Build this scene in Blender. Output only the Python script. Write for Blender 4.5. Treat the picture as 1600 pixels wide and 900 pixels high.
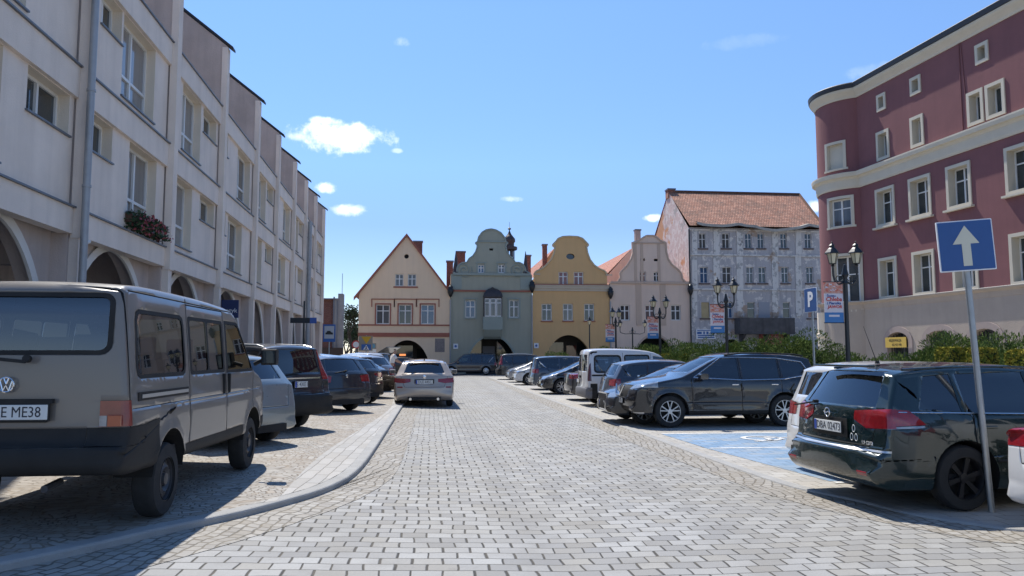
import bpy, bmesh, math, random
import numpy as np
from mathutils import Vector, Matrix, geometry
random.seed(7); np.random.seed(7)
R = math.radians
for o in list(bpy.data.objects): bpy.data.objects.remove(o)
SC = bpy.context.scene
COL = SC.collection
# ---------------------------------------------------------------- camera
CAMH = 1.65; F = 1200.0; HZ = 554.0; YAW = R(6.07)
PITCH = math.atan((HZ-450)/F)
cd = bpy.data.cameras.new('camera'); cam = bpy.data.objects.new('camera', cd); COL.objects.link(cam)
cd.sensor_width = 36; cd.lens = 27.0; cd.clip_start = 0.1; cd.clip_end = 3000
cam.location = (0, 0, CAMH); cam.rotation_euler = (math.pi/2+PITCH, 0, -YAW)
SC.camera = cam
CR = cam.rotation_euler.to_matrix()
# ---------------------------------------------------------------- light
SUN_AZ = R(-18); SUN_EL = R(56)
w = bpy.data.worlds.new('World'); SC.world = w; w.use_nodes = True
nt = w.node_tree; nt.nodes.clear()
out = nt.nodes.new('ShaderNodeOutputWorld'); bg = nt.nodes.new('ShaderNodeBackground')
sky = nt.nodes.new('ShaderNodeTexSky'); sky.sky_type = 'NISHITA'; sky.sun_disc = False
sky.sun_elevation = SUN_EL; sky.sun_rotation = SUN_AZ; sky.air_density = .85; sky.dust_density = 0.0; sky.ozone_density = 2.4; sky.altitude = 200
bg.inputs['Strength'].default_value = 0.15
hsv = nt.nodes.new('ShaderNodeHueSaturation'); hsv.inputs['Saturation'].default_value = 1.12; hsv.inputs['Value'].default_value = 1.0
nt.links.new(sky.outputs[0], hsv.inputs['Color'])
# clouds: a few small fair-weather cumulus puffs at fixed directions in the sky
def pix_dir(u, v):
    d = CR @ Vector(((u-800)/F, (450-v)/F, -1)); return d.normalized()
tc = nt.nodes.new('ShaderNodeTexCoord')
def N(t, **k):
    n = nt.nodes.new(t)
    for a, b in k.items(): setattr(n, a, b)
    return n
def wl(a, b): nt.links.new(a, b)
nz = N('ShaderNodeTexNoise'); nz.inputs['Scale'].default_value = 38; nz.inputs['Detail'].default_value = 7; nz.inputs['Roughness'].default_value = .62
wl(tc.outputs['Generated'], nz.inputs['Vector'])
total = None
CLOUDS = [(530,216,70,25,.95),(512,189,28,7,.7),(505,293,20,9,.75),(545,328,26,10,.6),(627,66,16,9,.28),(798,311,20,5,.35),(1272,322,14,9,.7),(1355,112,30,10,.10),(1022,340,16,6,.6),(470,214,22,8,.5),(620,236,10,4,.3),(1165,65,60,10,.05)]
for (u, v, a, b, s) in CLOUDS:
    c = pix_dir(u, v); rt = Vector((c.y, -c.x, 0)).normalized(); up = rt.cross(c)
    acc = []
    for ax, sc in ((rt, a/F), (up, b/F)):
        d = N('ShaderNodeVectorMath', operation='DOT_PRODUCT'); d.inputs[1].default_value = ax/sc
        wl(tc.outputs['Generated'], d.inputs[0])
        q = N('ShaderNodeMath', operation='SUBTRACT'); wl(d.outputs['Value'], q.inputs[0]); q.inputs[1].default_value = c.dot(ax/sc)
        q2 = N('ShaderNodeMath', operation='POWER'); wl(q.outputs[0], q2.inputs[0]); q2.inputs[1].default_value = 2
        ab = N('ShaderNodeMath', operation='MULTIPLY'); wl(q.outputs[0], ab.inputs[0]); wl(q.outputs[0], ab.inputs[1])
        acc.append(ab)
    sm = N('ShaderNodeMath', operation='ADD'); wl(acc[0].outputs[0], sm.inputs[0]); wl(acc[1].outputs[0], sm.inputs[1])
    # front side only
    f = N('ShaderNodeVectorMath', operation='DOT_PRODUCT'); f.inputs[1].default_value = c; wl(tc.outputs['Generated'], f.inputs[0])
    g = N('ShaderNodeMath', operation='GREATER_THAN'); wl(f.outputs['Value'], g.inputs[0]); g.inputs[1].default_value = .5
    # mask = (1 - r2) + (noise-.5)*k
    m1 = N('ShaderNodeMath', operation='MULTIPLY_ADD'); wl(nz.outputs['Fac'], m1.inputs[0]); m1.inputs[1].default_value = 4.0; m1.inputs[2].default_value = -1.15
    m2 = N('ShaderNodeMath', operation='SUBTRACT'); wl(m1.outputs[0], m2.inputs[0]); wl(sm.outputs[0], m2.inputs[1])
    mr = N('ShaderNodeMapRange', interpolation_type='SMOOTHSTEP'); wl(m2.outputs[0], mr.inputs['Value']); mr.inputs['From Min'].default_value = -.35; mr.inputs['From Max'].default_value = 1.15; mr.inputs['To Max'].default_value = s
    mg = N('ShaderNodeMath', operation='MULTIPLY'); wl(mr.outputs[0], mg.inputs[0]); wl(g.outputs[0], mg.inputs[1])
    if total is None: total = mg
    else:
        mx = N('ShaderNodeMath', operation='MAXIMUM'); wl(total.outputs[0], mx.inputs[0]); wl(mg.outputs[0], mx.inputs[1]); total = mx
cm = N('ShaderNodeMix', data_type='RGBA'); wl(total.outputs[0], cm.inputs['Factor'])
sz = N('ShaderNodeSeparateXYZ'); wl(tc.outputs['Generated'], sz.inputs[0])
rp = N('ShaderNodeValToRGB'); wl(sz.outputs[2], rp.inputs[0]); el = rp.color_ramp.elements
el[0].position = .0; el[0].color = (.62,.58,.62,1); el[1].position = .55; el[1].color = (1.05,1.0,1,1)
for ps, cl in ((.165,(.66,.62,.70,1)),(.24,(.86,.82,.88,1)),(.42,(1.07,1.0,.97,1))):
    e_ = el.new(ps); e_.color = cl
ml = N('ShaderNodeMix', data_type='RGBA'); ml.blend_type = 'MULTIPLY'; ml.inputs['Factor'].default_value = 1; wl(hsv.outputs[0], ml.inputs['A']); wl(rp.outputs[0], ml.inputs['B'])
wl(ml.outputs['Result'], cm.inputs['A']); cm.inputs['B'].default_value = (8.2, 8.4, 8.8, 1)
wl(cm.outputs['Result'], bg.inputs['Color']); wl(bg.outputs[0], out.inputs[0])
sd = bpy.data.lights.new('sun', 'SUN'); sun = bpy.data.objects.new('sun', sd); COL.objects.link(sun)
sd.energy = 3.9; sd.angle = R(.53); sd.color = (1, .95, .87)
SUNV = Vector((math.sin(SUN_AZ)*math.cos(SUN_EL), math.cos(SUN_AZ)*math.cos(SUN_EL), math.sin(SUN_EL)))
sun.rotation_euler = SUNV.to_track_quat('Z', 'Y').to_euler(); sun.location = (0, 0, 60)
SC.view_settings.view_transform = 'Standard'; SC.view_settings.look = 'None'; SC.view_settings.exposure = 0.53; SC.view_settings.gamma = 1
SC.view_settings.use_curve_mapping = False
SC.render.engine = 'CYCLES'
SC.cycles.max_bounces = 8; SC.cycles.transparent_max_bounces = 12
# ---------------------------------------------------------------- measuring helpers (photograph pixels -> world metres)
def ray(u, v): return CR @ Vector(((u-800)/F, (450-v)/F, -1))
def G(u, v, z=0.0):
    d = ray(u, v); t = (z-CAMH)/d.z; return Vector((d.x*t, d.y*t, z))
def AT(u, depth, z=0.0):                      # a point at that forward distance under picture column u
    f = Vector((math.sin(YAW), math.cos(YAW))); r = Vector((math.cos(YAW), -math.sin(YAW)))
    p = f*depth + r*((u-800)/F*depth); return Vector((p.x, p.y, z))
class Frame:                                   # local x along a facade, y into the building, z up
    def __init__(s, o, ang): s.o = Vector((o[0], o[1], 0)); s.a = ang; s.M = Matrix.Translation(s.o) @ Matrix.Rotation(ang, 4, 'Z'); s.I = s.M.inverted()
    def px(s, u, v, y=0.0):
        c = s.I @ Vector((0, 0, CAMH)); d = s.I.to_3x3() @ ray(u, v); t = (y-c.y)/d.y; p = c + d*t; return (p.x, p.z)
# ---------------------------------------------------------------- materials
MATS = {}
def mat(name, col=(.5,.5,.5), rough=.6, metal=0.0, var=0.0, vscale=1.5, bump=0.0, bscale=60, coat=0.0, streak=0.0, spec=.5, col2=None, vthr=None):
    if name in MATS: return MATS[name]
    m = bpy.data.materials.new(name); m.use_nodes = True; MATS[name] = m
    t = m.node_tree; b = t.nodes['Principled BSDF']; L = t.links.new
    b.inputs['Base Color'].default_value = (*col, 1); b.inputs['Roughness'].default_value = rough; b.inputs['Metallic'].default_value = metal
    b.inputs['Specular IOR Level'].default_value = spec
    if coat: b.inputs['Coat Weight'].default_value = coat; b.inputs['Coat Roughness'].default_value = .03
    if var or bump or streak or col2:
        c = t.nodes.new('ShaderNodeTexCoord')
        cur = None
        if var or col2:
            n = t.nodes.new('ShaderNodeTexNoise'); n.inputs['Scale'].default_value = vscale; n.inputs['Detail'].default_value = 6; n.inputs['Roughness'].default_value = .6
            L(c.outputs['Object'], n.inputs['Vector'])
            r = t.nodes.new('ShaderNodeMapRange'); L(n.outputs['Fac'], r.inputs['Value'])
            lo, hi = vthr if vthr else (.25, .75)
            r.inputs['From Min'].default_value = lo; r.inputs['From Max'].default_value = hi
            mx = t.nodes.new('ShaderNodeMix'); mx.data_type = 'RGBA'; L(r.outputs[0], mx.inputs['Factor'])
            if col2: A, B = col, col2
            else: A = [x*(1-var) for x in col]; B = [min(1, x*(1+var)) for x in col]
            mx.inputs['A'].default_value = (*A, 1); mx.inputs['B'].default_value = (*B, 1); cur = mx.outputs['Result']
        if streak:
            mp = t.nodes.new('ShaderNodeMapping'); mp.inputs['Scale'].default_value = (2.2, 2.2, .16); L(c.outputs['Object'], mp.inputs['Vector'])
            n2 = t.nodes.new('ShaderNodeTexNoise'); n2.inputs['Scale'].default_value = 1.6; n2.inputs['Detail'].default_value = 5; L(mp.outputs[0], n2.inputs['Vector'])
            r2 = t.nodes.new('ShaderNodeMapRange'); L(n2.outputs['Fac'], r2.inputs['Value']); r2.inputs['From Min'].default_value = .45; r2.inputs['From Max'].default_value = .8
            r2.inputs['To Max'].default_value = streak
            mx2 = t.nodes.new('ShaderNodeMix'); mx2.data_type = 'RGBA'; L(r2.outputs[0], mx2.inputs['Factor'])
            if cur: L(cur, mx2.inputs['A'])
            else: mx2.inputs['A'].default_value = (*col, 1)
            mx2.inputs['B'].default_value = (col[0]*.45, col[1]*.43, col[2]*.42, 1); cur = mx2.outputs['Result']
        if cur: L(cur, b.inputs['Base Color'])
        if bump:
            n3 = t.nodes.new('ShaderNodeTexNoise'); n3.inputs['Scale'].default_value = bscale; n3.inputs['Detail'].default_value = 4; L(c.outputs['Object'], n3.inputs['Vector'])
            bp = t.nodes.new('ShaderNodeBump'); bp.inputs['Strength'].default_value = bump; bp.inputs['Distance'].default_value = .02
            L(n3.outputs['Fac'], bp.inputs['Height']); L(bp.outputs[0], b.inputs['Normal'])
    return m
def nodes(m): t = m.node_tree; return t, t.nodes['Principled BSDF'], t.links.new
def newmat(name):
    m = bpy.data.materials.new(name); m.use_nodes = True; MATS[name] = m; return m
class NG:                                      # tiny node-graph shorthand
    def __init__(s, m): s.t = m.node_tree; s.b = s.t.nodes['Principled BSDF']
    def n(s, ty, **k):
        x = s.t.nodes.new(ty)
        for a, b in k.items(): setattr(x, a, b)
        return x
    def l(s, a, b): s.t.links.new(a, b)
    def m(s, op, a, b=None, c=None):
        x = s.t.nodes.new('ShaderNodeMath'); x.operation = op
        for i, q in enumerate((a, b, c)):
            if q is None: continue
            if isinstance(q, (int, float)): x.inputs[i].default_value = q
            else: s.l(q, x.inputs[i])
        return x.outputs[0]
    def rgb(s, f, A, B):
        x = s.t.nodes.new('ShaderNodeMix'); x.data_type = 'RGBA'
        if isinstance(f, (int, float)): x.inputs['Factor'].default_value = f
        else: s.l(f, x.inputs['Factor'])
        for k, q in (('A', A), ('B', B)):
            if isinstance(q, tuple): x.inputs[k].default_value = (*q, 1)
            else: s.l(q, x.inputs[k])
        return x.outputs['Result']
    def mr(s, v, a, b, c=0., d=1.):
        x = s.t.nodes.new('ShaderNodeMapRange'); s.l(v, x.inputs['Value'])
        for k, q in zip(('From Min','From Max','To Min','To Max'), (a,b,c,d)): x.inputs[k].default_value = q
        return x.outputs[0]
    def noise(s, vec, sc, det=4, ro=.55):
        x = s.n('ShaderNodeTexNoise'); x.inputs['Scale'].default_value = sc; x.inputs['Detail'].default_value = det; x.inputs['Roughness'].default_value = ro
        s.l(vec, x.inputs['Vector']); return x.outputs['Fac']
    def bump(s, h, st, dist):
        x = s.n('ShaderNodeBump'); x.inputs['Strength'].default_value = st; x.inputs['Distance'].default_value = dist
        s.l(h, x.inputs['Height']); s.l(x.outputs[0], s.b.inputs['Normal'])
def paver_mat(name, bw, bh, colA, colB, joint=(.09,.08,.065), vj=.045, hj=.022, rot=0.0, dark=.9, stag=.5, gap=.5, warm=.25, dirt=(.42,.37,.30), wob=.09, tracks=False):
    m = newmat(name); g = NG(m)
    co = g.n('ShaderNodeTexCoord').outputs['Object']
    mp = g.n('ShaderNodeMapping'); mp.inputs['Rotation'].default_value = (0, 0, rot); g.l(co, mp.inputs['Vector'])
    # slight waviness of the laid courses
    wn = g.n('ShaderNodeTexNoise'); wn.inputs['Scale'].default_value = 1.1; wn.inputs['Detail'].default_value = 3; g.l(co, wn.inputs['Vector'])
    sb = g.n('ShaderNodeVectorMath', operation='SUBTRACT'); g.l(wn.outputs['Color'], sb.inputs[0]); sb.inputs[1].default_value = (.5,.5,.5)
    sc = g.n('ShaderNodeVectorMath', operation='SCALE'); g.l(sb.outputs[0], sc.inputs[0]); sc.inputs['Scale'].default_value = wob
    ad = g.n('ShaderNodeVectorMath', operation='ADD'); g.l(mp.outputs[0], ad.inputs[0]); g.l(sc.outputs[0], ad.inputs[1])
    sx = g.n('ShaderNodeSeparateXYZ'); g.l(ad.outputs[0], sx.inputs[0])
    yy = g.m('DIVIDE', sx.outputs[1], bh); row = g.m('FLOOR', yy); fy = g.m('FRACT', yy)
    off = g.m('MULTIPLY', g.m('FRACT', g.m('MULTIPLY', row, .5)), 2*stag)
    xx = g.m('ADD', g.m('DIVIDE', sx.outputs[0], bw), off); cx = g.m('FLOOR', xx); fx = g.m('FRACT', xx)
    cb = g.n('ShaderNodeCombineXYZ'); g.l(cx, cb.inputs[0]); g.l(row, cb.inputs[1])
    wn2 = g.n('ShaderNodeTexWhiteNoise'); wn2.noise_dimensions = '2D'; g.l(cb.outputs[0], wn2.inputs['Vector'])
    rnd = wn2.outputs['Value']
    rs = g.n('ShaderNodeSeparateColor'); g.l(wn2.outputs['Color'], rs.inputs[0])
    # joints: distance to brick edges
    dx = g.m('MINIMUM', fx, g.m('SUBTRACT', 1.0, fx)); dy = g.m('MINIMUM', fy, g.m('SUBTRACT', 1.0, fy))
    vw = g.m('MULTIPLY', g.m('ADD', .45, rs.outputs[1]), vj)
    jv = g.m('SUBTRACT', 1.0, g.m('SMOOTH_MIN', g.m('DIVIDE', dx, vw), 1.0, .3)); jv = g.m('MAXIMUM', jv, 0.0)
    jh = g.m('MAXIMUM', g.m('SUBTRACT', 1.0, g.m('DIVIDE', dy, hj)), 0.0)
    jv = g.m('MINIMUM', g.m('MULTIPLY', jv, 1.8), 1.0); jh = g.m('MINIMUM', g.m('MULTIPLY', jh, 1.5), 1.0)
    big = g.noise(co, .35, 5); fine = g.noise(co, 55, 3, .7); mid = g.noise(co, 3.0, 4)
    base = g.rgb(rnd, colA, colB)
    base = g.rgb(g.m('MULTIPLY', g.mr(rs.outputs[2], .6, 1), warm), base, dirt)
    base = g.rgb(g.mr(big, .42, .68, 0, .45), base, dirt)
    base = g.rgb(g.mr(fine, .35, .75, 0, .30), base, (colA[0]*.6, colA[1]*.6, colA[2]*.6))
    base = g.rgb(g.mr(mid, .5, .75, 0, .35), base, (colA[0]*.7, colA[1]*.68, colA[2]*.64))
    if tracks:
        so = g.n('ShaderNodeSeparateXYZ'); g.l(co, so.inputs[0])
        for cx_, ww in ((.95,.35),(2.75,.38)):
            q = g.m('DIVIDE', g.m('ABSOLUTE', g.m('SUBTRACT', g.m('ADD', so.outputs[0], g.m('MULTIPLY', big, .8)), cx_+.4)), ww)
            base = g.rgb(g.m('MULTIPLY', g.m('MAXIMUM', g.m('SUBTRACT', 1.0, q), 0.0), .22), base, (.20,.195,.185))
        sp = g.noise(co, 1.3, 6, .75); base = g.rgb(g.mr(sp, .64, .70, 0, .35), base, (.16,.15,.14)); sp2 = g.noise(co, 6.5, 3, .6); base = g.rgb(g.mr(sp2, .70, .74, 0, .4), base, (.13,.125,.12))
    jcol = g.rgb(g.mr(mid, .4, .6), joint, (joint[0]*2.3, joint[1]*2.2, joint[2]*2))
    jj = g.m('MAXIMUM', g.m('MULTIPLY', jh, gap), g.m('MULTIPLY', jv, dark))
    colr = g.rgb(jj, base, jcol)
    g.l(colr, g.b.inputs['Base Color']); g.b.inputs['Roughness'].default_value = .75; g.b.inputs['Specular IOR Level'].default_value = .35
    h = g.m('ADD', g.m('MULTIPLY', jj, -1.0), g.m('ADD', g.m('MULTIPLY', fine, .12), g.m('MULTIPLY', rnd, .22)))
    g.bump(h, .6, .012)
    return m
def sett_mat(name, scale, colA, colB, joint=(.10,.085,.06), rand=.55, bands=False, jw=.10):
    m = newmat(name); g = NG(m)
    co = g.n('ShaderNodeTexCoord').outputs['Object']
    wn = g.n('ShaderNodeTexNoise'); wn.inputs['Scale'].default_value = .8; g.l(co, wn.inputs['Vector'])
    ad = g.n('ShaderNodeVectorMath', operation='MULTIPLY_ADD'); g.l(wn.outputs['Color'], ad.inputs[0]); ad.inputs[1].default_value = (.5,.5,0); g.l(co, ad.inputs[2])
    v1 = g.n('ShaderNodeTexVoronoi', voronoi_dimensions='2D'); v2 = g.n('ShaderNodeTexVoronoi', voronoi_dimensions='2D', feature='DISTANCE_TO_EDGE')
    for v in (v1, v2): v.inputs['Scale'].default_value = scale; v.inputs['Randomness'].default_value = rand; g.l(ad.outputs[0], v.inputs['Vector'])
    sc = g.n('ShaderNodeSeparateColor'); g.l(v1.outputs['Color'], sc.inputs[0])
    j = g.mr(v2.outputs['Distance'], jw*.3, jw, 1, 0)
    fine = g.noise(co, 60, 3, .7); big = g.noise(co, .5, 5); mid = g.noise(co, 2.5, 4)
    base = g.rgb(sc.outputs[0], colA, colB)
    base = g.rgb(g.m('MULTIPLY', g.mr(sc.outputs[1], .8, 1), .5), base, (.40,.30,.22))
    base = g.rgb(g.mr(big, .45, .7, 0, .5), base, (.30,.26,.20))
    base = g.rgb(g.mr(fine, .4, .75, 0, .3), base, (.2,.19,.17))
    if bands:
        wv = g.n('ShaderNodeTexWave'); wv.inputs['Scale'].default_value = .32; wv.inputs['Distortion'].default_value = 2.0; wv.inputs['Detail'].default_value = 2; wv.bands_direction = 'Y'; g.l(co, wv.inputs['Vector'])
        base = g.rgb(g.m('MULTIPLY', g.mr(wv.outputs['Fac'], .86, .97), g.mr(mid, .4, .55, .2, .8)), base, (.36,.24,.15))
    colr = g.rgb(g.m('MULTIPLY', j, .85), base, g.rgb(mid, joint, (joint[0]*2, joint[1]*2, joint[2]*1.7)))
    g.l(colr, g.b.inputs['Base Color']); g.b.inputs['Roughness'].default_value = .8
    h = g.m('ADD', g.m('MULTIPLY', j, -1.0), g.m('ADD', g.m('MULTIPLY', fine, .15), g.m('MULTIPLY', sc.outputs[2], .3)))
    g.bump(h, .7, .014); return m
def tile_mat(name, colA, colB, ph=.30, pw=.2, moss=.3):
    m = newmat(name); g = NG(m)
    tcn = g.n('ShaderNodeTexCoord'); uv = tcn.outputs['UV']
    b = g.n('ShaderNodeTexBrick'); g.l(uv, b.inputs['Vector']); b.inputs['Scale'].default_value = 1; b.inputs['Brick Width'].default_value = pw; b.inputs['Row Height'].default_value = ph
    b.inputs['Mortar Size'].default_value = .018; b.inputs['Color1'].default_value = (*colA,1); b.inputs['Color2'].default_value = (*colB,1); b.inputs['Mortar'].default_value = (colA[0]*.3, colA[1]*.3, colA[2]*.3, 1); b.inputs['Bias'].default_value = 0
    n = g.noise(tcn.outputs['Object'], .8, 6, .7); n2 = g.noise(tcn.outputs['Object'], 4, 4, .7)
    c = g.rgb(g.mr(n, .45, .7, 0, moss), b.outputs['Color'], (.16,.10,.07))
    c = g.rgb(g.mr(n2, .55, .7, 0, moss*1.3), c, (.09,.075,.06))
    g.l(c, g.b.inputs['Base Color']); g.b.inputs['Roughness'].default_value = .85
    sx = g.n('ShaderNodeSeparateXYZ'); g.l(uv, sx.inputs[0])
    saw = g.m('FRACT', g.m('DIVIDE', sx.outputs[1], ph))
    g.bump(g.m('ADD', g.m('MULTIPLY', saw, -.7), g.m('MULTIPLY', b.outputs['Fac'], -.6)), .9, .04); return m
def peel_mat(name, paint, under, brick, amount=.5):
    m = newmat(name); g = NG(m); tcn = g.n('ShaderNodeTexCoord'); co = tcn.outputs['Object']
    a = g.noise(co, .55, 8, .68); b = g.noise(co, 1.7, 8, .7); c = g.noise(co, .23, 7, .7); f = g.noise(co, 14, 4, .7)
    mp = g.n('ShaderNodeMapping'); mp.inputs['Scale'].default_value = (3, 3, .3); g.l(co, mp.inputs['Vector'])
    st = g.noise(mp.outputs[0], 1.2, 5, .6)
    col = g.rgb(g.mr(f, .3, .7), tuple(x*.85 for x in paint), paint)
    col = g.rgb(g.mr(st, .5, .75, 0, .55), col, tuple(x*.5 for x in paint))
    col = g.rgb(g.mr(b, .60-amount*.12, .62-amount*.12, 0, .85), col, under)
    col = g.rgb(g.mr(a, .66-amount*.1, .68-amount*.1, 0, .8), col, tuple(x*.55 for x in under))
    col = g.rgb(g.mr(c, .63-amount*.14, .645-amount*.14), col, brick)
    g.l(col, g.b.inputs['Base Color']); g.b.inputs['Roughness'].default_value = .9
    g.bump(g.m('ADD', b, g.m('MULTIPLY', f, .4)), .5, .03); return m
# ---------------------------------------------------------------- mesh helpers
def tag(o, label=None, cat=None, group=None, kind=None):
    if label: o['label'] = label
    if cat: o['category'] = cat
    if group: o['group'] = group
    if kind: o['kind'] = kind
    return o
def empty(name, loc=(0,0,0), rz=0.0, parent=None):
    o = bpy.data.objects.new(name, None); COL.objects.link(o); o.location = loc; o.rotation_euler = (0, 0, rz); o.empty_display_size = .3
    if parent: o.parent = parent
    return o
class MB:
    def __init__(s): s.v = []; s.f = []; s.mi = []; s.uv = {}
    def add(s, vs, fs, m=0):
        k = len(s.v); s.v += [tuple(p) for p in vs]
        for f in fs: s.f.append(tuple(i+k for i in f)); s.mi.append(m)
        return s
    def box(s, x0, x1, y0, y1, z0, z1, m=0):
        return s.add([(x0,y0,z0),(x1,y0,z0),(x1,y1,z0),(x0,y1,z0),(x0,y0,z1),(x1,y0,z1),(x1,y1,z1),(x0,y1,z1)],
                     [(0,3,2,1),(4,5,6,7),(0,1,5,4),(1,2,6,5),(2,3,7,6),(3,0,4,7)], m)
    def bar(s, a, b, r, r2=None, n=8, m=0, cap=True):
        a = Vector(a); b = Vector(b); d = (b-a).normalized(); up = Vector((0,0,1)) if abs(d.z) < .9 else Vector((1,0,0))
        x = d.cross(up).normalized(); y = d.cross(x); r2 = r if r2 is None else r2
        vs = [a+(x*math.cos(t)+y*math.sin(t))*r for t in [2*math.pi*i/n for i in range(n)]] + [b+(x*math.cos(t)+y*math.sin(t))*r2 for t in [2*math.pi*i/n for i in range(n)]]
        fs = [(i, i+n, (i+1)%n+n, (i+1)%n) for i in range(n)]
        if cap: fs += [tuple(range(n)), tuple(range(2*n-1, n-1, -1))]
        return s.add(vs, fs, m)
    def tube(s, pts, r, n=8, m=0):
        for a, b in zip(pts[:-1], pts[1:]): s.bar(a, b, r, n=n, m=m)
        return s
    def lathe(s, prof, c=(0,0,0), n=16, m=0, axis='z', a0=0.0, a1=2*math.pi):
        full = abs(a1-a0-2*math.pi) < 1e-6; k = n if full else n+1; vs = []
        for (r, z) in prof:
            for i in range(k):
                t = a0+(a1-a0)*i/n
                p = (r*math.cos(t), r*math.sin(t), z) if axis == 'z' else (r*math.cos(t), z, r*math.sin(t))
                vs.append((p[0]+c[0], p[1]+c[1], p[2]+c[2]))
        fs = []
        for j in range(len(prof)-1):
            for i in range(n):
                i2 = (i+1) % k; q = (j*k+i, j*k+i2, (j+1)*k+i2, (j+1)*k+i)
                fs.append(q if axis == 'z' else q[::-1])
        return s.add(vs, fs, m)
    def prism(s, poly, y0, y1, m=0, axis='y', cap=True):   # poly in (x,z), extruded along y (or in (x,y) along z)
        n = len(poly)
        if axis == 'y': A = [(p[0], y0, p[1]) for p in poly]; B = [(p[0], y1, p[1]) for p in poly]
        elif axis == 'z': A = [(p[0], p[1], y0) for p in poly]; B = [(p[0], p[1], y1) for p in poly]
        else: A = [(y0, p[0], p[1]) for p in poly]; B = [(y1, p[0], p[1]) for p in poly]
        fs = [(i, (i+1)%n, (i+1)%n+n, i+n) for i in range(n)]
        s.add(A+B, fs, m)
        if cap:
            tr = geometry.tessellate_polygon([[Vector(p) for p in A]])
            s.add(A+B, [tuple(t) for t in tr]+[tuple(i+n for i in t[::-1]) for t in tr], m)
        return s
    def wall(s, outer, holes=(), y=0.0, reveal=.2, m=0, mr=None):
        loops = [[Vector((p[0], 0, p[1])) for p in outer]] + [[Vector((p[0], 0, p[1])) for p in h] for h in holes]
        tr = geometry.tessellate_polygon(loops); flat = [q for l in loops for q in l]
        s.add([(q.x, y, q.z) for q in flat], [tuple(t) for t in tr], m)
        for h in holes:
            n = len(h); rv = reveal
            s.add([(p[0], y, p[1]) for p in h]+[(p[0], y+rv, p[1]) for p in h], [(i, (i+1)%n, (i+1)%n+n, i+n) for i in range(n)], m if mr is None else mr)
        return s
    def quad(s, pts, m=0, uv=None):
        s.add(pts, [tuple(range(len(pts)))], m)
        if uv: s.uv[len(s.f)-1] = uv
        return s
    def build(s, name, mats, parent=None, smooth=False, bevel=0, loc=None, rz=0, label=None):
        me = bpy.data.meshes.new(name); me.from_pydata(s.v, [], s.f); 
        if not isinstance(mats, (list, tuple)): mats = [mats]
        for q in mats: me.materials.append(q)
        me.polygons.foreach_set('material_index', s.mi)
        if s.uv:
            ul = me.uv_layers.new(name='UVMap')
            for fi, uvs in s.uv.items():
                for k, li in enumerate(me.polygons[fi].loop_indices): ul.data[li].uv = uvs[k]
        bm = bmesh.new(); bm.from_mesh(me); bmesh.ops.remove_doubles(bm, verts=bm.verts, dist=1e-5); bmesh.ops.recalc_face_normals(bm, faces=bm.faces); bm.to_mesh(me); bm.free()
        if smooth: me.shade_smooth()
        o = bpy.data.objects.new(name, me); COL.objects.link(o)
        if parent: o.parent = parent
        if loc is not None: o.location = loc
        if rz: o.rotation_euler = (0, 0, rz)
        if bevel:
            b = o.modifiers.new('b', 'BEVEL'); b.width = bevel; b.segments = 2; b.limit_method = 'ANGLE'; b.angle_limit = R(40)
        if smooth == 'auto':
            e = o.modifiers.new('e', 'EDGE_SPLIT'); e.split_angle = R(38)
        if label: o['label'] = label
        return o
def build_each(mb, name, mats, parent):
    par = list(range(len(mb.v)))
    def fd(i):
        while par[i] != i: par[i] = par[par[i]]; i = par[i]
        return i
    for f in mb.f:
        for q in f[1:]: par[fd(q)] = fd(f[0])
    G_ = {}
    for f, m in zip(mb.f, mb.mi): G_.setdefault(fd(f[0]), []).append((f, m))
    for fs in G_.values():
        ids = sorted({i for f, _ in fs for i in f}); mp = {q: k for k, q in enumerate(ids)}
        n = MB(); n.v = [mb.v[i] for i in ids]; n.f = [tuple(mp[i] for i in f) for f, _ in fs]; n.mi = [m for _, m in fs]; n.build(name, mats, parent)
def rect(x0, x1, z0, z1): return [(x0,z0),(x1,z0),(x1,z1),(x0,z1)]
def rrect(x0, x1, z0, z1, r, n=3):
    P = []
    for cx, cz, a in ((x1-r, z0+r, -90), (x1-r, z1-r, 0), (x0+r, z1-r, 90), (x0+r, z0+r, 180)):
        for i in range(n+1): t = R(a+90*i/n); P.append((cx+r*math.cos(t), cz+r*math.sin(t)))
    return P
def arch(x0, x1, z0, zt, n=18, zs=None):       # opening with elliptical head; zs = springing
    zs = z0 if zs is None else zs; c = (x0+x1)/2; a = (x1-x0)/2
    P = [(x0, z0)] if zs > z0 else []
    P += [(c-a*math.cos(math.pi*i/n), zs+(zt-zs)*math.sin(math.pi*i/n)) for i in range(n+1)]
    if zs > z0: P.append((x1, z0))
    return P
def text(name, body, size, mt, parent=None, loc=(0,0,0), rot=(0,0,0), extrude=.002, ax='CENTER', squash=1.0, bold=0.0, shear=0.0):
    c = bpy.data.curves.new(name, 'FONT'); c.body = body; c.size = size; c.extrude = extrude; c.align_x = ax; c.align_y = 'CENTER'; c.offset = bold; c.shear = shear; c.resolution_u = 2
    o = bpy.data.objects.new(name+'_tmp', c); COL.objects.link(o)
    me = bpy.data.meshes.new_from_object(o.evaluated_get(bpy.context.evaluated_depsgraph_get())); bpy.data.objects.remove(o)
    me.materials.clear(); me.materials.append(mt)
    o = bpy.data.objects.new(name, me); COL.objects.link(o); o.parent = parent; o.location = loc; o.rotation_euler = rot; o.scale = (squash, 1, 1)
    return o
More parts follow.
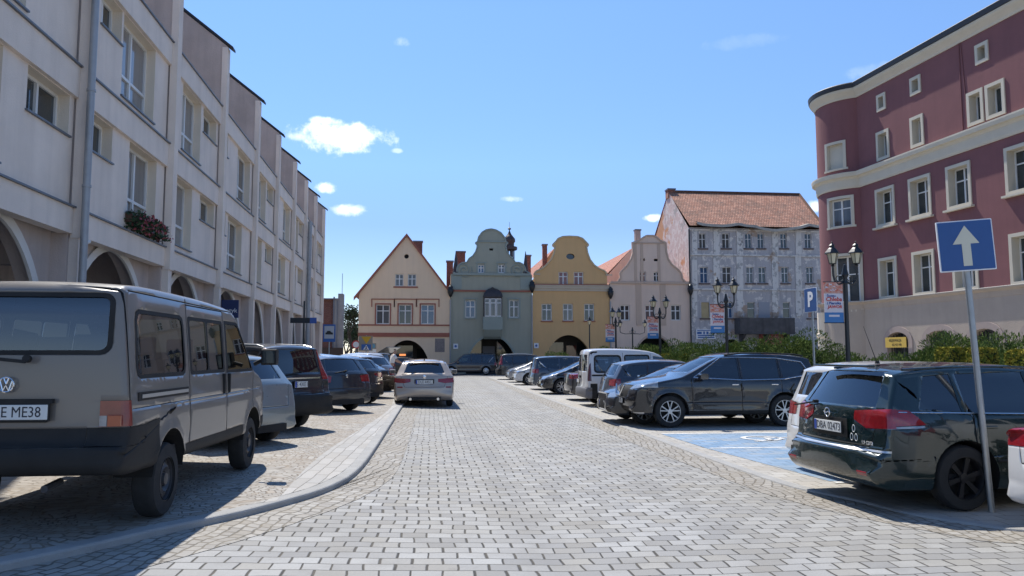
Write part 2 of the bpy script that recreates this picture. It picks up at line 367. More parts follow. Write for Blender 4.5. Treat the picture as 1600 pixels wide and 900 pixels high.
# ================================================================ SETTING: ground
ZK, ZL, ZR = .07, 0.07, 0.025
def zg(x): return .035*(1-max(-8, min(1, x)))   # the square falls gently from left to right
def zl(x): return zg(x)+ZL
def GL3(u, v, e=0.0):
    z = e
    for _ in range(6): z = zg(G(u, v, z).x)+e
    return G(u, v, z)                             # raised parking levels left and right
m_road = paver_mat('road_pavers', .235, .175, (.27,.265,.255), (.42,.415,.395), vj=.050, hj=.050, gap=.85, dark=1.0, warm=.4, dirt=(.31,.28,.22), joint=(.035,.032,.027), wob=.12, tracks=True)
m_band = paver_mat('footway_pavers', .62, .16, (.36,.355,.34), (.46,.45,.43), vj=.02, hj=.04, rot=R(-88), gap=.8, dark=.8)
m_park = paver_mat('parking_pavers', .30, .2, (.38,.365,.335), (.49,.475,.435), vj=.03, hj=.04, gap=.6, dark=.8, warm=.4)
m_blue = paver_mat('blue_painted_pavers', .30, .2, (.15,.27,.42), (.25,.38,.54), joint=(.07,.10,.14), vj=.03, hj=.04, gap=.6, dark=.8, warm=.8, dirt=(.38,.40,.40))
m_sett = paver_mat('granite_setts', .125, .105, (.30,.28,.25), (.46,.44,.40), vj=.10, hj=.12, gap=.75, dark=.8, warm=.55, dirt=(.33,.26,.19), joint=(.10,.08,.06), wob=1.1)
m_cob = paver_mat('gutter_cobbles', .14, .11, (.30,.28,.25), (.43,.41,.37), vj=.10, hj=.12, gap=.8, dark=.8, warm=.5, dirt=(.30,.26,.20), joint=(.07,.06,.045), wob=.5, rot=R(-80))
m_kerb = mat('kerb_granite', (.34,.335,.32), .8, var=.15, vscale=3, bump=.4, bscale=90)
m_far = mat('asphalt', (.17,.165,.16), .85, var=.2, vscale=2, bump=.3, bscale=80)
def XYs(pts, z=0.0): return [GL3(u, v, z).xy for u, v in pts]
def smooth(P, n=2):
    for _ in range(n):
        Q = [P[0]]
        for a, b in zip(P[:-1], P[1:]): Q += [a*.75+b*.25, a*.25+b*.75]
        P = Q+[P[-1]]
    return P
def strip(name, A, B, za, zb, m, label=None):    # surface between two polylines of equal length
    vs = [(p.x, p.y, za+zg(p.x)) for p in A]+[(p.x, p.y, zb+zg(p.x)) for p in B]; n = len(A)
    mb = MB().add(vs, [(i, i+1, i+1+n, i+n) for i in range(n-1)]); o = mb.build(name, m); tag(o, kind='structure'); return o
def polysheet(name, P, z, m):
    mb = MB(); tr = geometry.tessellate_polygon([[Vector((p[0], p[1], z)) for p in P]]); mb.add([(p[0], p[1], z) for p in P], [tuple(t) for t in tr]); o = mb.build(name, m)
    if o.data.polygons[0].normal.z < 0: o.data.flip_normals()
    return tag(o, kind='structure')
polysheet('ground', [(-600,-600),(600,-600),(600,600),(-600,600)], -.05, m_far)
# left kerb line (road side), from behind the camera to the far crossing
LK = XYs([(632,632),(612,664),(592,697),(560,745),(510,772),(450,790),(370,812),(260,835),(130,867),(0,895)])
d = (LK[0]-LK[1]).normalized(); LK = [LK[0]+d*(57.5-LK[0].y)/d.y]+LK; d = (LK[-1]-LK[-2]).normalized(); LK += [LK[-1]+d*1.5, LK[-1]+d*4]+[Vector((-12,1)), Vector((-40,-1))]
LK = smooth(LK)
RK = XYs([(767,591.7),(899,640.6),(1040,694),(1170,741),(1227,760),(1264,769),(1344,785),(1400,801),(1456,812),(1522,822),(1600,834)])
d = (RK[0]-RK[1]).normalized(); RK = [RK[0]+d*(56-RK[0].y)/d.y]+RK; RK += [RK[-1]+Vector((2,-.6)), RK[-1]+Vector((30,-5))]
RK = smooth(RK)
def slab(name, ya, yb, e, m):
    X = [-60,-8,1,60]; mb = MB(); mb.add([(x,y,zg(x)+e) for y in (ya,yb) for x in X], [(i,i+1,i+5,i+4) for i in range(3)]); return tag(mb.build(name, m), kind='structure')
slab('road', -30, 58.5, 0, m_road); slab('cross_street', 58.4, 66, .004, m_far)
def offs(P, dd):                                 # offset polyline sideways (positive = right of travel direction)
    out = []
    for i, p in enumerate(P):
        t = (P[min(i+1, len(P)-1)]-P[max(i-1, 0)]).normalized(); out.append(p+Vector((t.y, -t.x))*dd)
    return out
def kerb(name, P, side, z, wid):                 # side: +1 platform lies right of travel
    prof = [(0,-.04),(0,z-.02),(.008,z-.006),(.022,z),(wid,z),(wid,-.04)]
    mb = MB(); k = len(prof); lines = [offs(P, side*a) for a, _ in prof]; vs = []
    for j, (a, zz) in enumerate(prof): vs += [(q.x, q.y, zz+zg(q.x)) for q in lines[j]]
    n = len(P); fs = []
    for j in range(k-1):
        fs += [(j*n+i, j*n+i+1, (j+1)*n+i+1, (j+1)*n+i) for i in range(n-1)]
    mb.add(vs, fs); o = mb.build(name, m_kerb); tag(o, kind='structure'); return lines[4]
# kerb stone joints are in the material
g = NG(m_kerb); tcn = g.n('ShaderNodeTexCoord')
LKi = kerb('kerb', LK, 1, ZK, .15)               # LK runs toward the camera, platform on its right (west)
RKi = kerb('kerb', RK, -1, ZR, .14)
def resample(P, n):
    L = [0]
    for a, b in zip(P[:-1], P[1:]): L.append(L[-1]+(b-a).length)
    out = []
    for i in range(n):
        t = L[-1]*i/(n-1); j = max(k for k in range(len(L)) if L[k] <= t+1e-9); j = min(j, len(P)-2)
        q = (t-L[j])/(L[j+1]-L[j]); out.append(P[j].lerp(P[j+1], q))
    return out
# left platform: pavers band, then setts
LB = XYs([(617,630),(600,648),(520,697),(480,728),(452,760),(436,779),(420,792)], ZL)
d = (LB[0]-LB[1]).normalized(); LB = [LB[0]+Vector((-.05,1))*(57.5-LB[0].y)]+LB; LB = smooth(LB)
LKs = resample(LKi, 120)
strip('parking_setts', LKs, [Vector((min(p.x-.5, -7.9), p.y)) for p in LKs], ZL-.004, ZL-.004, m_sett)
strip('parking_setts', [Vector((min(p.x-.5, -7.9), p.y)) for p in LKs], [Vector((-60, p.y)) for p in LKs], ZL-.004, ZL-.004, m_sett)
yend = LB[-1].y; Lin = [p for p in LKi if p.y > yend-.02]; LB[-1] = Lin[-1]+Vector((-.02,0)); LB = resample(LB, 90); Lr = resample(Lin, 90)
strip('footway', Lr, LB, ZL+.001, ZL+.001, m_band)
# gutters of small cobbles
GL = XYs([(657.5,635),(650,650),(637,695),(622,740),(590,765),(550,786),(440,826),(300,868),(180,900)])
d = (GL[0]-GL[1]).normalized(); GL = [Vector((GL[0].x+.3, 57.5))]+GL+[GL[-1]+(GL[-1]-GL[-2]).normalized()*2.5, Vector((-12,-.2))]; GL = smooth(GL)
LKc = [p for p in LK if p.y > 0.6]
strip('gutter', resample(LKc, 90), resample(GL, 90), .004, .004, m_cob)
GR = XYs([(1000,698),(1113,740),(1189,771),(1245,788),(1300,797),(1344,808),(1400,822),(1456,834),(1522,844),(1600,856)])
GR = [Vector((RK[0].x-.12, 56)), Vector((G(860,632).x-.25, G(860,632).y))]+GR+[GR[-1]+Vector((2,-.6)), GR[-1]+Vector((30,-5))]; GR = smooth(GR)
strip('gutter', resample(RK, 90), resample(GR, 90), .004, .004, m_cob)
polysheet('parking_ground', [(p.x, p.y) for p in RKi]+[(60,56)], ZR-.004, m_park)
# painted disabled bays
def rx(v, z=ZR): return G(1150, v, z)
Ya, Yb, Yc = G(1150,677,ZR).y, G(1150,700,ZR).y, G(1230,753,ZR).y
x0 = G(1110,700,ZR).x
def kx(Y):                                       # kerb inner edge x at Y
    b = min(RKi, key=lambda p: abs(p.y-Y)); return b.x
polysheet('blue_bay', [(kx(Ya)+.25, Ya), (11.2, Ya), (11.2, Yc), (kx(Yc)+.55, Yc), (kx(Yb)+.3, Yb)], ZR, m_blue)
m_line = mat('road_paint_white', (.72,.72,.70), .7, var=.25, vscale=9, col2=(.45,.46,.45), vthr=(.45,.7))
polysheet('bay_line', [(kx(Yb)+.35, Yb-.05), (11.2, Yb-.05), (11.2, Yb+.05), (kx(Yb)+.35, Yb+.05)], ZR+.004, m_line)
polysheet('bay_line', [(kx(Ya)+.25, Ya-.02), (11.2, Ya-.02), (11.2, Ya+.1), (kx(Ya)+.25, Ya+.1)], ZR+.004, m_line)
polysheet('bay_line', [(kx(Yc)+.55, Yc-.16), (11.2, Yc-.16), (11.2, Yc-.06), (kx(Yc)+.55, Yc-.06)], ZR+.004, m_line)
# wheelchair symbol painted on the far bay (a ring, a body stroke, a head)
sy = MB(); c = G(1190,685,ZR); pts = []
n = 22
def ring(r0, r1, a0, a1, cx, cy):
    vs = []; 
    for i in range(n+1):
        t = R(a0+(a1-a0)*i/n); vs += [(cx+r0*math.cos(t), cy+r0*math.sin(t), 0), (cx+r1*math.cos(t), cy+r1*math.sin(t), 0)]
    sy.add(vs, [(2*i, 2*i+1, 2*i+3, 2*i+2) for i in range(n)])
ring(.30, .40, 40, 330, 0, 0); ring(0, .10, 0, 360, .72, .12)
for a, b, w_ in (((.6,.1),(.1,.05),.05), ((.1,.05),(.05,-.35),.05), ((.05,-.35),(-.35,-.5),.05), ((.35,.08),(.33,-.25),.045)):
    a = Vector((*a,0)); b = Vector((*b,0)); t = (b-a).normalized(); nn = Vector((-t.y, t.x, 0))*w_; sy.add([a+nn, b+nn, b-nn, a-nn], [(0,1,2,3)])
o = sy.build('wheelchair_marking', m_line, loc=(c.x, c.y, ZR+.008)); tag(o, kind='structure')
# ================================================================ materials of buildings
m_pvc = mat('white_window_frame', (.74,.74,.72), .4)
m_pane = mat('window_glass_dark', (.035,.045,.05), .04, spec=.8, var=.5, vscale=.9)
m_paneb = mat('window_glass_blue', (.06,.12,.22), .04, spec=.8, var=.3, vscale=.9)
m_panec = mat('window_glass_curtained', (.11,.11,.11), .05, spec=.8, streak=.8)
m_panel = mat('window_glass_net_curtain', (.26,.25,.24), .06, spec=.8, streak=.7)
m_paner = mat('window_glass_reddish', (.22,.07,.06), .08, spec=.7, var=.3)
m_zinc = mat('zinc_sheet', (.16,.17,.19), .45, metal=.4, var=.15, vscale=4)
m_pipe = mat('downpipe_zinc', (.36,.37,.38), .45, metal=.3, var=.1, vscale=6)
m_gut = mat('dark_gutter', (.03,.033,.04), .55, metal=.2)
m_dark = mat('dark_void', (.02,.02,.022), .8)
m_black = mat('black_iron', (.015,.016,.018), .35, spec=.5)
m_lamp = mat('lantern_glass', (.62,.55,.38), .25, var=.1)
PANES = [m_pane, m_panec, m_pane, m_paneb]
_w = [0]
def window(par, x0, x1, z0, z1, y, cols=2, rows=(.68,), fr=.07, pane=None, frame=None, name='window', dep=.07):
    """frame with mullions, pane as sub-part; at local depth y (front of frame)"""
    mb = MB(); d = dep
    mb.box(x0, x0+fr, y, y+d, z0, z1).box(x1-fr, x1, y, y+d, z0, z1).box(x0+fr, x1-fr, y, y+d, z0, z0+fr).box(x0+fr, x1-fr, y, y+d, z1-fr, z1)
    for i in range(1, cols): c = x0+(x1-x0)*i/cols; mb.box(c-fr*.6, c+fr*.6, y-.012, y+d, z0+fr, z1-fr)
    for q in rows: c = z0+(z1-z0)*q; mb.box(x0+fr, x1-fr, y-.008, y+d-.01, c-fr*.5, c+fr*.5)
    w_ = mb.build(name, frame or m_pvc, par)
    _w[0] += 1; pm = pane or PANES[_w[0] % 4]
    MB().quad([(x0+fr*.5, y+d*.6, z0+fr*.5), (x1-fr*.5, y+d*.6, z0+fr*.5), (x1-fr*.5, y+d*.6, z1-fr*.5), (x0+fr*.5, y+d*.6, z1-fr*.5)]).build('pane', pm, w_)
    return w_
def part(name, m, par, mb, **k): return mb.build(name, m, par, **k)
# ================================================================ LEFT BUILDING
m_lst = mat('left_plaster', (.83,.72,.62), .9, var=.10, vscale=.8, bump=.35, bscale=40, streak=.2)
m_lst2 = mat('left_plaster_warm_lit', (.80,.69,.55), .9, var=.08, vscale=1.2, bump=.3, bscale=40)  # warmer tone paints the light in the window reveals; also colours the corner pier
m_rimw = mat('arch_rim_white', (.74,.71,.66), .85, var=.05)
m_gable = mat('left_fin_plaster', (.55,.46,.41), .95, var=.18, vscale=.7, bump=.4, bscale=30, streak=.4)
hL = math.atan((645-800)/F/math.cos(PITCH))+YAW
FL = Frame(AT(129, 15.2).xy, math.pi/2-hL)
LBD = empty('arcaded_building', FL.o, FL.a)
tag(LBD, 'long beige-grey building with an arcade and stepped fin walls along the left side', 'building')
bx = [FL.px(u, 440)[0] for u in (-600, -155, 120, 262, 342, 396, 430, 457, 475.5, 491, 504)]
# regularise: real bay positions near the measured ones
z1 = FL.px(129, 329.5)[1]; z2 = FL.px(142, 116)[1]; SH = z2-z1      # sill-cap heights of the two storeys
zb1 = z1-.50                                      # underside of first beam
ztop = z2+SH                                     # top sill (attic)
DEP = 1.5
L0, L1 = bx[0], bx[-1]+.15
# ground floor: setback arch wall, pier fins, inner wall, soffit
SB = .42
holes = []
for i in range(len(bx)-1):
    a, b = bx[i]+.12, bx[i+1]-.12; holes.append(arch(a, b, ZL, zb1+.22, zs=ZL+.7, n=26))
mb = MB(); mb.wall([(L0, ZL-.1), (L1, ZL-.1), (L1, zb1+.55), (L0, zb1+.55)], [[(p[0], max(p[1], ZL-.05)) for p in h] for h in holes], y=SB, reveal=.35)
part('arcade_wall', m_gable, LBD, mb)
for h in holes:                                  # light rim following each arch
    mb = MB(); n = len(h); c = sum(p[0] for p in h)/n
    A = []; 
    for p in h: 
        dx = (p[0]-c); s_ = 1.0
        hw_ = (h[-1][0]-h[0][0])/2; A.append((c+dx*(hw_-.20)/hw_, ZL+.7+(p[1]-ZL-.7)*.945 if p[1] > ZL+.7 else p[1]))
    y0 = SB-.05
    vs = [(p[0], y0, p[1]) for p in h]+[(p[0], y0, p[1]) for p in A]+[(p[0], SB+.1, p[1]) for p in h]+[(p[0], SB+.01, p[1]) for p in A]
    fs = [(i, i+1, n+i+1, n+i) for i in range(n-1)]+[(i, i+1, 2*n+i+1, 2*n+i) for i in range(n-1)]+[(n+i, n+i+1, 3*n+i+1, 3*n+i) for i in range(n-1)]
    mb.add(vs, fs); part('arch_rim', m_rimw, LBD, mb)
mb = MB()
for x in bx: mb.box(x-.22, x+.22, .12, SB, ZL-.1, zb1+.5)
mb.box(L0, L1, SB+3.0, SB+3.2, ZL-.1, zb1+.5)        # inner shop wall
for x in bx: mb.box(x-.15, x+.15, SB+.3, SB+3.0, zb1-.6, zb1+.5)
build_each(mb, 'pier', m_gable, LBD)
mb = MB(); mb.box(L0, L1, .16, SB+3.2, zb1+.5, zb1+.6); part('arcade_soffit', m_lst, LBD, mb)
# shop doors deep in the arcade
for i in range(1, len(bx)-1):
    a, b = bx[i], bx[i+1]; c = (a+b)/2
    window(LBD, c-1.4, c-.2, ZL+.6, ZL+2.4, SB+2.92, 1, (), .06, m_pane, m_zinc, 'shop_window'); window(LBD, c+.3, c+1.2, ZL, ZL+2.3, SB+2.92, 1, (.8,), .08, m_pane, m_zinc, 'shop_door')
# upper storeys
beam_h = .60
def storey(z0, zt, kind):
    for i in range(len(bx)-1):
        a, b = bx[i]+.17, bx[i+1]-.17; w_ = b-a
        zt_ = zt-.04
        T_ = {0: (((.085,.31),(.51,.88)), ((.14,.36),(.38,.80))), 1: (((.62,.96),(.12,.45)), ((.63,.95),(.2,.58))), 2: (((.05,.2),(.27,.70)), ((.05,.2),(.5,.92)))}
        small, tall = T_[1 if i % 2 else (0 if i < 4 else 2)][kind]
        small = (a+w_*small[0], a+w_*small[1]); tall = (a+w_*tall[0], a+w_*tall[1])
        zlo = z0+.22; zsm = zt_-.78
        hs = [rect(tall[0], tall[1], zlo, zt_), rect(small[0], small[1], zsm, zt_)]
        mb = MB(); mb.wall([(a, z0), (b, z0), (b, zt), (a, zt)], hs, y=.14, reveal=.30, m=0, mr=1)
        mb.build('wall_panel', [m_lst, m_lst2], LBD)
        window(LBD, tall[0], tall[1]-.0, zlo, zt_, .36, 2, (.34,), .07, [m_panel, m_panec, m_panel][i % 3])
        window(LBD, small[0], small[1], zsm, zt_, .36, 2, (), .06, m_pane)
        sl = MB().box(tall[0]-.04, tall[1]+.05, .09, .42, zlo-.035, zlo-.002).box(small[0]-.04, small[1]+.05, .09, .42, zsm-.035, zsm-.002)
        build_each(sl, 'window_sill', m_zinc, LBD)
storey(z1+.035, z2-beam_h, 0); storey(z2+.035, ztop-beam_h, 1)
for z in (z1, z2, ztop):
    mb = MB(); mb.box(L0, L1, .05, .3 if z == z1 else 1.2, z-(.50 if z == z1 else beam_h+.02), z); part('floor_beam', m_lst, LBD, mb)
    mb = MB(); mb.box(L0, L1, .0, .16, z+.002, z+.035); part('sill_flashing', m_zinc, LBD, mb)
# solid behind the panels
mb = MB(); mb.box(L0, L1, .62, 11.5, zb1+.602, ztop-.01); part('core_wall', m_gable, LBD, mb)
# fins: party walls rising past the eaves, pitched, with dark caps; pilaster strips in front
for i, x in enumerate(bx):
    zf = ztop+2.15
    prof = [(-.06, zb1-.05), (-.06, zf), (4.2, zf+3.3), (8.4, zf), (8.4, ztop-1), (1.3, ztop-1), (1.3, zb1+.1)]
    mb = MB().prism(prof, x-.13, x+.13, axis='x')
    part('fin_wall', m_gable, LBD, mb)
    mb = MB().prism([(-.26, zf-.12), (-.26, zf-.03), (4.2, zf+3.44), (8.6, zf-.03), (8.6, zf-.12), (4.2, zf+3.32)], x-.19, x+.19, axis='x'); part('fin_cap', m_gut, LBD, mb)
    mb = MB().box(x-.17, x+.17, -.09, .1, zb1-.08, ztop+2.1); part('pilaster', m_lst, LBD, mb)
    # lower pilaster
    mb = MB().box(x-.14, x+.14, -.05, .3, ZL-.1, zb1-.08); part('pilaster', m_lst, LBD, mb)
mb = MB(); mb.wall([(L0, ztop), (L1-.2, ztop), (L1-.2, ztop+2.9), (L0, ztop+2.9)], [rect(x+.7, x+1.9, ztop+.8, ztop+2.0) for x in bx[:-1]], y=2.0, reveal=.2)
part('attic_wall', m_lst, LBD, mb)
for x in bx[:-1]: window(LBD, x+.7, x+1.9, ztop+.8, ztop+2.0, 2.12, 2, (), .06)
m_roofl = mat('left_roof', (.10,.07,.06), .9)
mb = MB(); mb.add([(L0, 1.95, ztop+2.9), (L1-.2, 1.95, ztop+2.9), (L1-.2, 4.2, ztop+5.0), (L0, 4.2, ztop+5.0), (L0, 8.3, ztop+1.8), (L1-.2, 8.3, ztop+1.8)], [(0,1,2,3),(3,2,5,4)]); part('roof', m_roofl, LBD, mb)
# terrace floor
# downpipes
def pipe(x, zlo, zhi, y=-.2, r=.07, rings=True):
    mb = MB().bar((x, y, zlo), (x, y, zhi), r, n=12)
    z = zlo+1
    while z < zhi: mb.bar((x, y, z), (x, y, z+.05), r*1.2, n=12); z += 1.9
    mb.build('downpipe', m_pipe, LBD, smooth='auto')
pipe(bx[2]-.26, ZL, ztop+1.4); pipe(bx[8], ZL, ztop-.4, -.26, .13)
pipe(bx[5]+.5 if False else bx[4]+.32, ztop+.1, ztop+1.6, .3, .08)
# short outlet pipe beside the near pilaster
MB().bar((bx[2]+.3, .1, ZL), (bx[2]+.3, .1, zb1-.15), .04).bar((bx[2]+.3, .1, zb1-.15), (bx[2]+.5, 0, zb1-.05), .04).build('outlet_pipe', m_pvc, LBD)
# window left of flowers: flower box with red geraniums (a thing of its own)
fx0, fz0 = FL.px(208, 322, .0); fx1, _ = FL.px(250, 352, .0)
m_leafd = mat('geranium_leaf', (.035,.07,.03), .7, var=.4, vscale=20); m_red = mat('geranium_flower', (.30,.07,.08), .6, var=.3, vscale=20)
def leaf_cloud(name, m, pts, size, par=None, flat=.6, seed=1, dirs=None):
    """pts: (n,3) centres -> small two-triangle leaves turned at random"""
    rs = np.random.RandomState(seed); n = len(pts); pts = np.asarray(pts, float)
    a = rs.normal(size=(n,3)) if dirs is None else dirs+rs.normal(size=(n,3))*.32; a /= np.linalg.norm(a, axis=1, keepdims=True)
    b = rs.normal(size=(n,3)); b -= (b*a).sum(1, keepdims=True)*a; b /= np.linalg.norm(b, axis=1, keepdims=True)
    s = (size*(.6+.8*rs.rand(n)))[:, None]
    V = np.concatenate([pts-a*s, pts+b*s*flat, pts+a*s, pts-b*s*flat], 1).reshape(-1, 3)
    me = bpy.data.meshes.new(name); me.vertices.add(4*n); me.vertices.foreach_set('co', V.ravel()); me.loops.add(4*n); me.loops.foreach_set('vertex_index', np.arange(4*n, dtype=np.int32))
    me.polygons.add(n); me.polygons.foreach_set('loop_start', np.arange(0, 4*n, 4, dtype=np.int32)); me.update(calc_edges=True); me.materials.append(m)
    o = bpy.data.objects.new(name, me); COL.objects.link(o)
    if par: o.parent = par
    return o
FB = empty('flower_box', FL.M @ Vector(((fx0+fx1)/2, .0, z1+.24)), FL.a)
tag(FB, 'window box of red geraniums on a first-floor sill of the arcaded building', 'flower box')
hw = 1.05
MB().box(-hw, hw, -.02, .2, 0, .2).build('planter', mat('planter_brown', (.12,.06,.04), .7), FB)
P = np.random.RandomState(3).uniform((-hw-.1,-.2,-.25),(hw+.1,.22,.42),(1500,3)); P[:,2] *= .6; leaf_cloud('foliage', m_leafd, P, .045, FB)
P = np.random.RandomState(4).uniform((-hw,-.28,-.3),(hw+.15,.1,.46),(300,3)); P[:,2] *= .6; leaf_cloud('flowers', m_red, P, .035, FB, 1.0)
# optician sign
so = FL.px(350, 478, -.5); SG = empty('shop_sign', FL.M @ Vector((bx[4]-.05, -.12, so[1]-.02)), FL.a)
tag(SG, 'dark blue projecting square sign reading optyk on a pier of the arcade', 'sign')
m_navy = mat('sign_navy', (.02,.035,.11), .4); m_wht = mat('sign_white', (.8,.8,.8), .5)
MB().box(-.03, .03, -.56, .0, -.30, .30).build('panel', m_navy, SG, bevel=.01)
text('lettering', 'optyk', .21, m_wht, SG, (-.034, -.28, -.06), (math.pi/2, 0, -math.pi/2))
text('lettering', 'salon', .08, m_wht, SG, (-.034, -.2, -.22), (math.pi/2, 0, -math.pi/2))
# street name sign on its own post
sp = AT(475, 29); NS = empty('street_name_post', (sp.x, sp.y, ZL)); tag(NS, 'slim dark post with a black street name plate before the far arcade piers', 'sign')
MB().bar((0,0,0),(0,0,3.6),.035).build('pole', m_black, NS)
zz = CAMH-ZL+(554-501)/F*29
MB().box(-.5, .22, -.05, -.02, zz-.10, zz+.10).build('name_plate', mat('plate_black',(.02,.025,.03),.4), NS)
MB().box(.225, .47, -.05, -.02, zz-.11, zz+.11).build('number_plate', mat('plate_blue',(.05,.12,.4),.4), NS)
# blue living-zone sign further on
sp = AT(515, 42); NS = empty('blue_street_sign', (sp.x, sp.y, ZL)); tag(NS, 'square blue sign with a white car picture on a thin post beyond the arcaded building', 'sign')
zz = CAMH-ZL+(554-520)/F*42
m_sblue = mat('sign_blue', (.035,.12,.36), .35); MB().bar((0,0,0),(0,0,zz+.2),.03).build('pole', mat('galvanised',(.4,.42,.43),.45,metal=.6), NS)
MB().box(-.33,.33,-.05,-.03,zz-.5,zz+.45).build('panel', m_sblue, NS); MB().box(-.26,.26,-.06,-.052,zz-.32,zz+.36).build('picture', mat('sign_dull_white',(.45,.47,.5),.6), NS)
MB().prism([(-.2,0),(.2,0),(.2,.1),(.1,.13),(.05,.2),(-.1,.2),(-.14,.11),(-.2,.1)], -.07, -.062).build('car_picture', m_black, NS, loc=(0,0,zz-.1))
# ================================================================ FAR ROW OF HOUSES
YF = 66.0; FF = Frame((0, YF), 0.0)
ZG = .1
def fx(u): return FF.px(u, 500)[0]
def fz(u, v): return FF.px(u, v)[1]
def C3(pts): return [FF.px(540+x*.2888, 340+y*.2889) for x, y in pts]     # measured on enlarged views
def C4(pts): return [FF.px(820+x*.28902, 340+y*.28889) for x, y in pts]
def C7(pts): return [FF.px(1000+x*.31098, 280+y*.31111) for x, y in pts]
def bb(P): xs = [p[0] for p in P]; zs = [p[1] for p in P]; return min(xs), max(xs), min(zs), max(zs)
def shell(root, x0, x1, ze, dep, m, zr=None, gable_back=True):
    mb = MB(); y0 = .30
    mb.add([(x0, y0, 0), (x0, dep, 0), (x0, dep, ze), (x0, y0, ze)], [(0,1,2,3)]); mb.add([(x1, y0, 0), (x1, dep, 0), (x1, dep, ze), (x1, y0, ze)], [(3,2,1,0)])
    mb.add([(x0, dep, 0), (x1, dep, 0), (x1, dep, ze), (x0, dep, ze)], [(0,1,2,3)]); return mb
def arcade(root, x0, x1, zt, m, door=True):
    """vaulted arcade behind the arch: floor-level box with a shop front at the back"""
    mb = MB(); a, b = x0-.8, x1+.8; y1 = 3.2
    mb.add([(a,.45,0),(a,y1,0),(a,y1,zt),(a,.45,zt)], [(0,1,2,3)]).add([(b,.45,0),(b,y1,0),(b,y1,zt),(b,.45,zt)], [(3,2,1,0)])
    mb.add([(a,.45,zt),(b,.45,zt),(b,y1,zt),(a,y1,zt)], [(0,1,2,3)]).add([(a,y1,0),(b,y1,0),(b,y1,zt),(a,y1,zt)], [(0,1,2,3)])
    return mb.build('arcade_vault', mat('arcade_shade_plaster', (.10,.085,.07), .9), root)  # dark brown tone puts the shade inside the arcade into the colour
def gable_back(r, gab, m):
    mb = MB().prism(gab, .001, .5, cap=False); tr = geometry.tessellate_polygon([[Vector((p[0], .5, p[1])) for p in gab]]); mb.add([(p[0], .5, p[1]) for p in gab], [tuple(t) for t in tr]); mb.build('gable_back', m, r)
def house(name, label, x0, x1, outline, holes, mats, wt=.45):
    r = empty(name, (0, YF, 0)); tag(r, label, 'house')
    mb = MB(); mb.wall(outline, holes, 0, wt, 0, 0); mb.build('front_wall', mats, r)
    return r
def winset(r, P, **k):
    x0, x1, z0, z1 = bb(P); window(r, x0, x1, z0, z1, .16, **k); return (x0, x1, z0, z1)
m_rtrim = mat('terracotta_trim', (.34,.12,.08), .8, var=.1)
m_sill = mat('sill_stone', (.35,.32,.30), .8)
# --- beige gabled house
m_be = mat('beige_render', (.82,.62,.42), .9, var=.05, vscale=.5, bump=.25, bscale=30, streak=.12)
x0, x1 = fx(560.2), fx(703.6); ze = fz(560, 457); xa = fx(634); za = fz(634, 369)
h = [rect(*bb(C3([(a, t), (b, s)]))) for a, b, t, s in ((166,238,470,576),(288,357,470,576),(408,480,470,576),(269,313,304,371),(337,382,304,371))]
ar = arch(fx(600.6), fx(672.8), 0, fz(636, 531.5), n=24)
vent = [(fx(634)+.20*math.cos(t), fz(634,400.5)+.20*math.sin(t)) for t in [2*math.pi*i/12 for i in range(12)]]
outl = [(x0,0), (ar[0][0],0)]+[]
def with_arch(x0, x1, ar, top):                   # outline running round the arch so that it is open at the ground
    return [(x0,0)]+[p for p in ar]+[(x1,0)]+top
HB = house('gabled_house', 'beige house with a steep plain gable and terracotta trims, leftmost of the far row', x0, x1, with_arch(x0, x1, ar, [(x1,ze),(xa,za),(x0,ze)]), h+[vent], m_be)
mb = MB(); n = len(ar); mb.add([(p[0],0,p[1]) for p in ar]+[(p[0],.5,p[1]) for p in ar], [(i,i+1,n+i+1,n+i) for i in range(n-1)]); mb.build('arch_reveal', m_be, HB)
shell(HB, x0, x1, ze, 12, m_be).build('side_walls', m_be, HB)
MB().add([(x0,12,ze),(x1,12,ze),(xa,12,za)], [(0,1,2)]).build('rear_gable', m_be, HB)
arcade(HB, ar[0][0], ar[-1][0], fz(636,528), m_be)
for q in h[:3]: window(HB, *[q[0][0], q[1][0], q[0][1], q[2][1]], .16, 2, (.68,), .075, [m_panec, m_pane, m_paneb][h.index(q)])
for q in h[3:]: window(HB, *[q[0][0], q[1][0], q[0][1], q[2][1]], .16, 2, (.6,), .07, m_panec)
MB().add([(p[0], .3, p[1]) for p in vent], [tuple(range(12))]).build('vent', m_dark, HB)
tm = MB()
for q in h[:3]:
    a, b, c, d_ = q[0][0], q[1][0], q[0][1], q[2][1]; t = .11
    tm.box(a-t, a-.005, -.04, .02, c-.06, d_+t).box(b+.005, b+t, -.04, .02, c-.06, d_+t).box(a-.005, b+.005, -.04, .02, d_+.005, d_+t)
    tm.box(a-.42, b+.42, -.06, .02, d_+.42, d_+.50).box(a-.42, a-.34, -.055, .02, d_-.2, d_+.42).box(b+.34, b+.42, -.055, .02, d_-.2, d_+.42)
tm.build('window_trim', m_rtrim, HB)
tm = MB(); zz = fz(630,508); tm.box(x0-.02, x1+.0, -.05, .02, zz-.06, zz+.06); zz = fz(630,522.6); tm.box(x0-.02, x1, -.08, .02, zz-.2, zz+.14)
q = h[3]; tm.box(q[0][0]-.15, h[4][1][0]+.15, -.05, .02, q[0][1]-.14, q[0][1]-.02); build_each(tm, 'string_course', m_rtrim, HB)
rf = MB(); ov = .35
def slope(mb, A, B, C, D, m=0, L=None, H=None):   # quad with uv in metres: A-B eave, C-D ridge
    A, B, C, D = map(Vector, (A, B, C, D)); l = (B-A).length; hh = (D-A).length; mb.quad([A, B, C, D], m, [(0,0),(l,0),(l,hh),(0,hh)])
m_tile = tile_mat('red_roof_tiles', (.50,.20,.13), (.60,.28,.19), moss=.15)
m_tileold = tile_mat('weathered_roof_tiles', (.40,.17,.10), (.58,.29,.19), ph=.34, pw=.24, moss=.75)
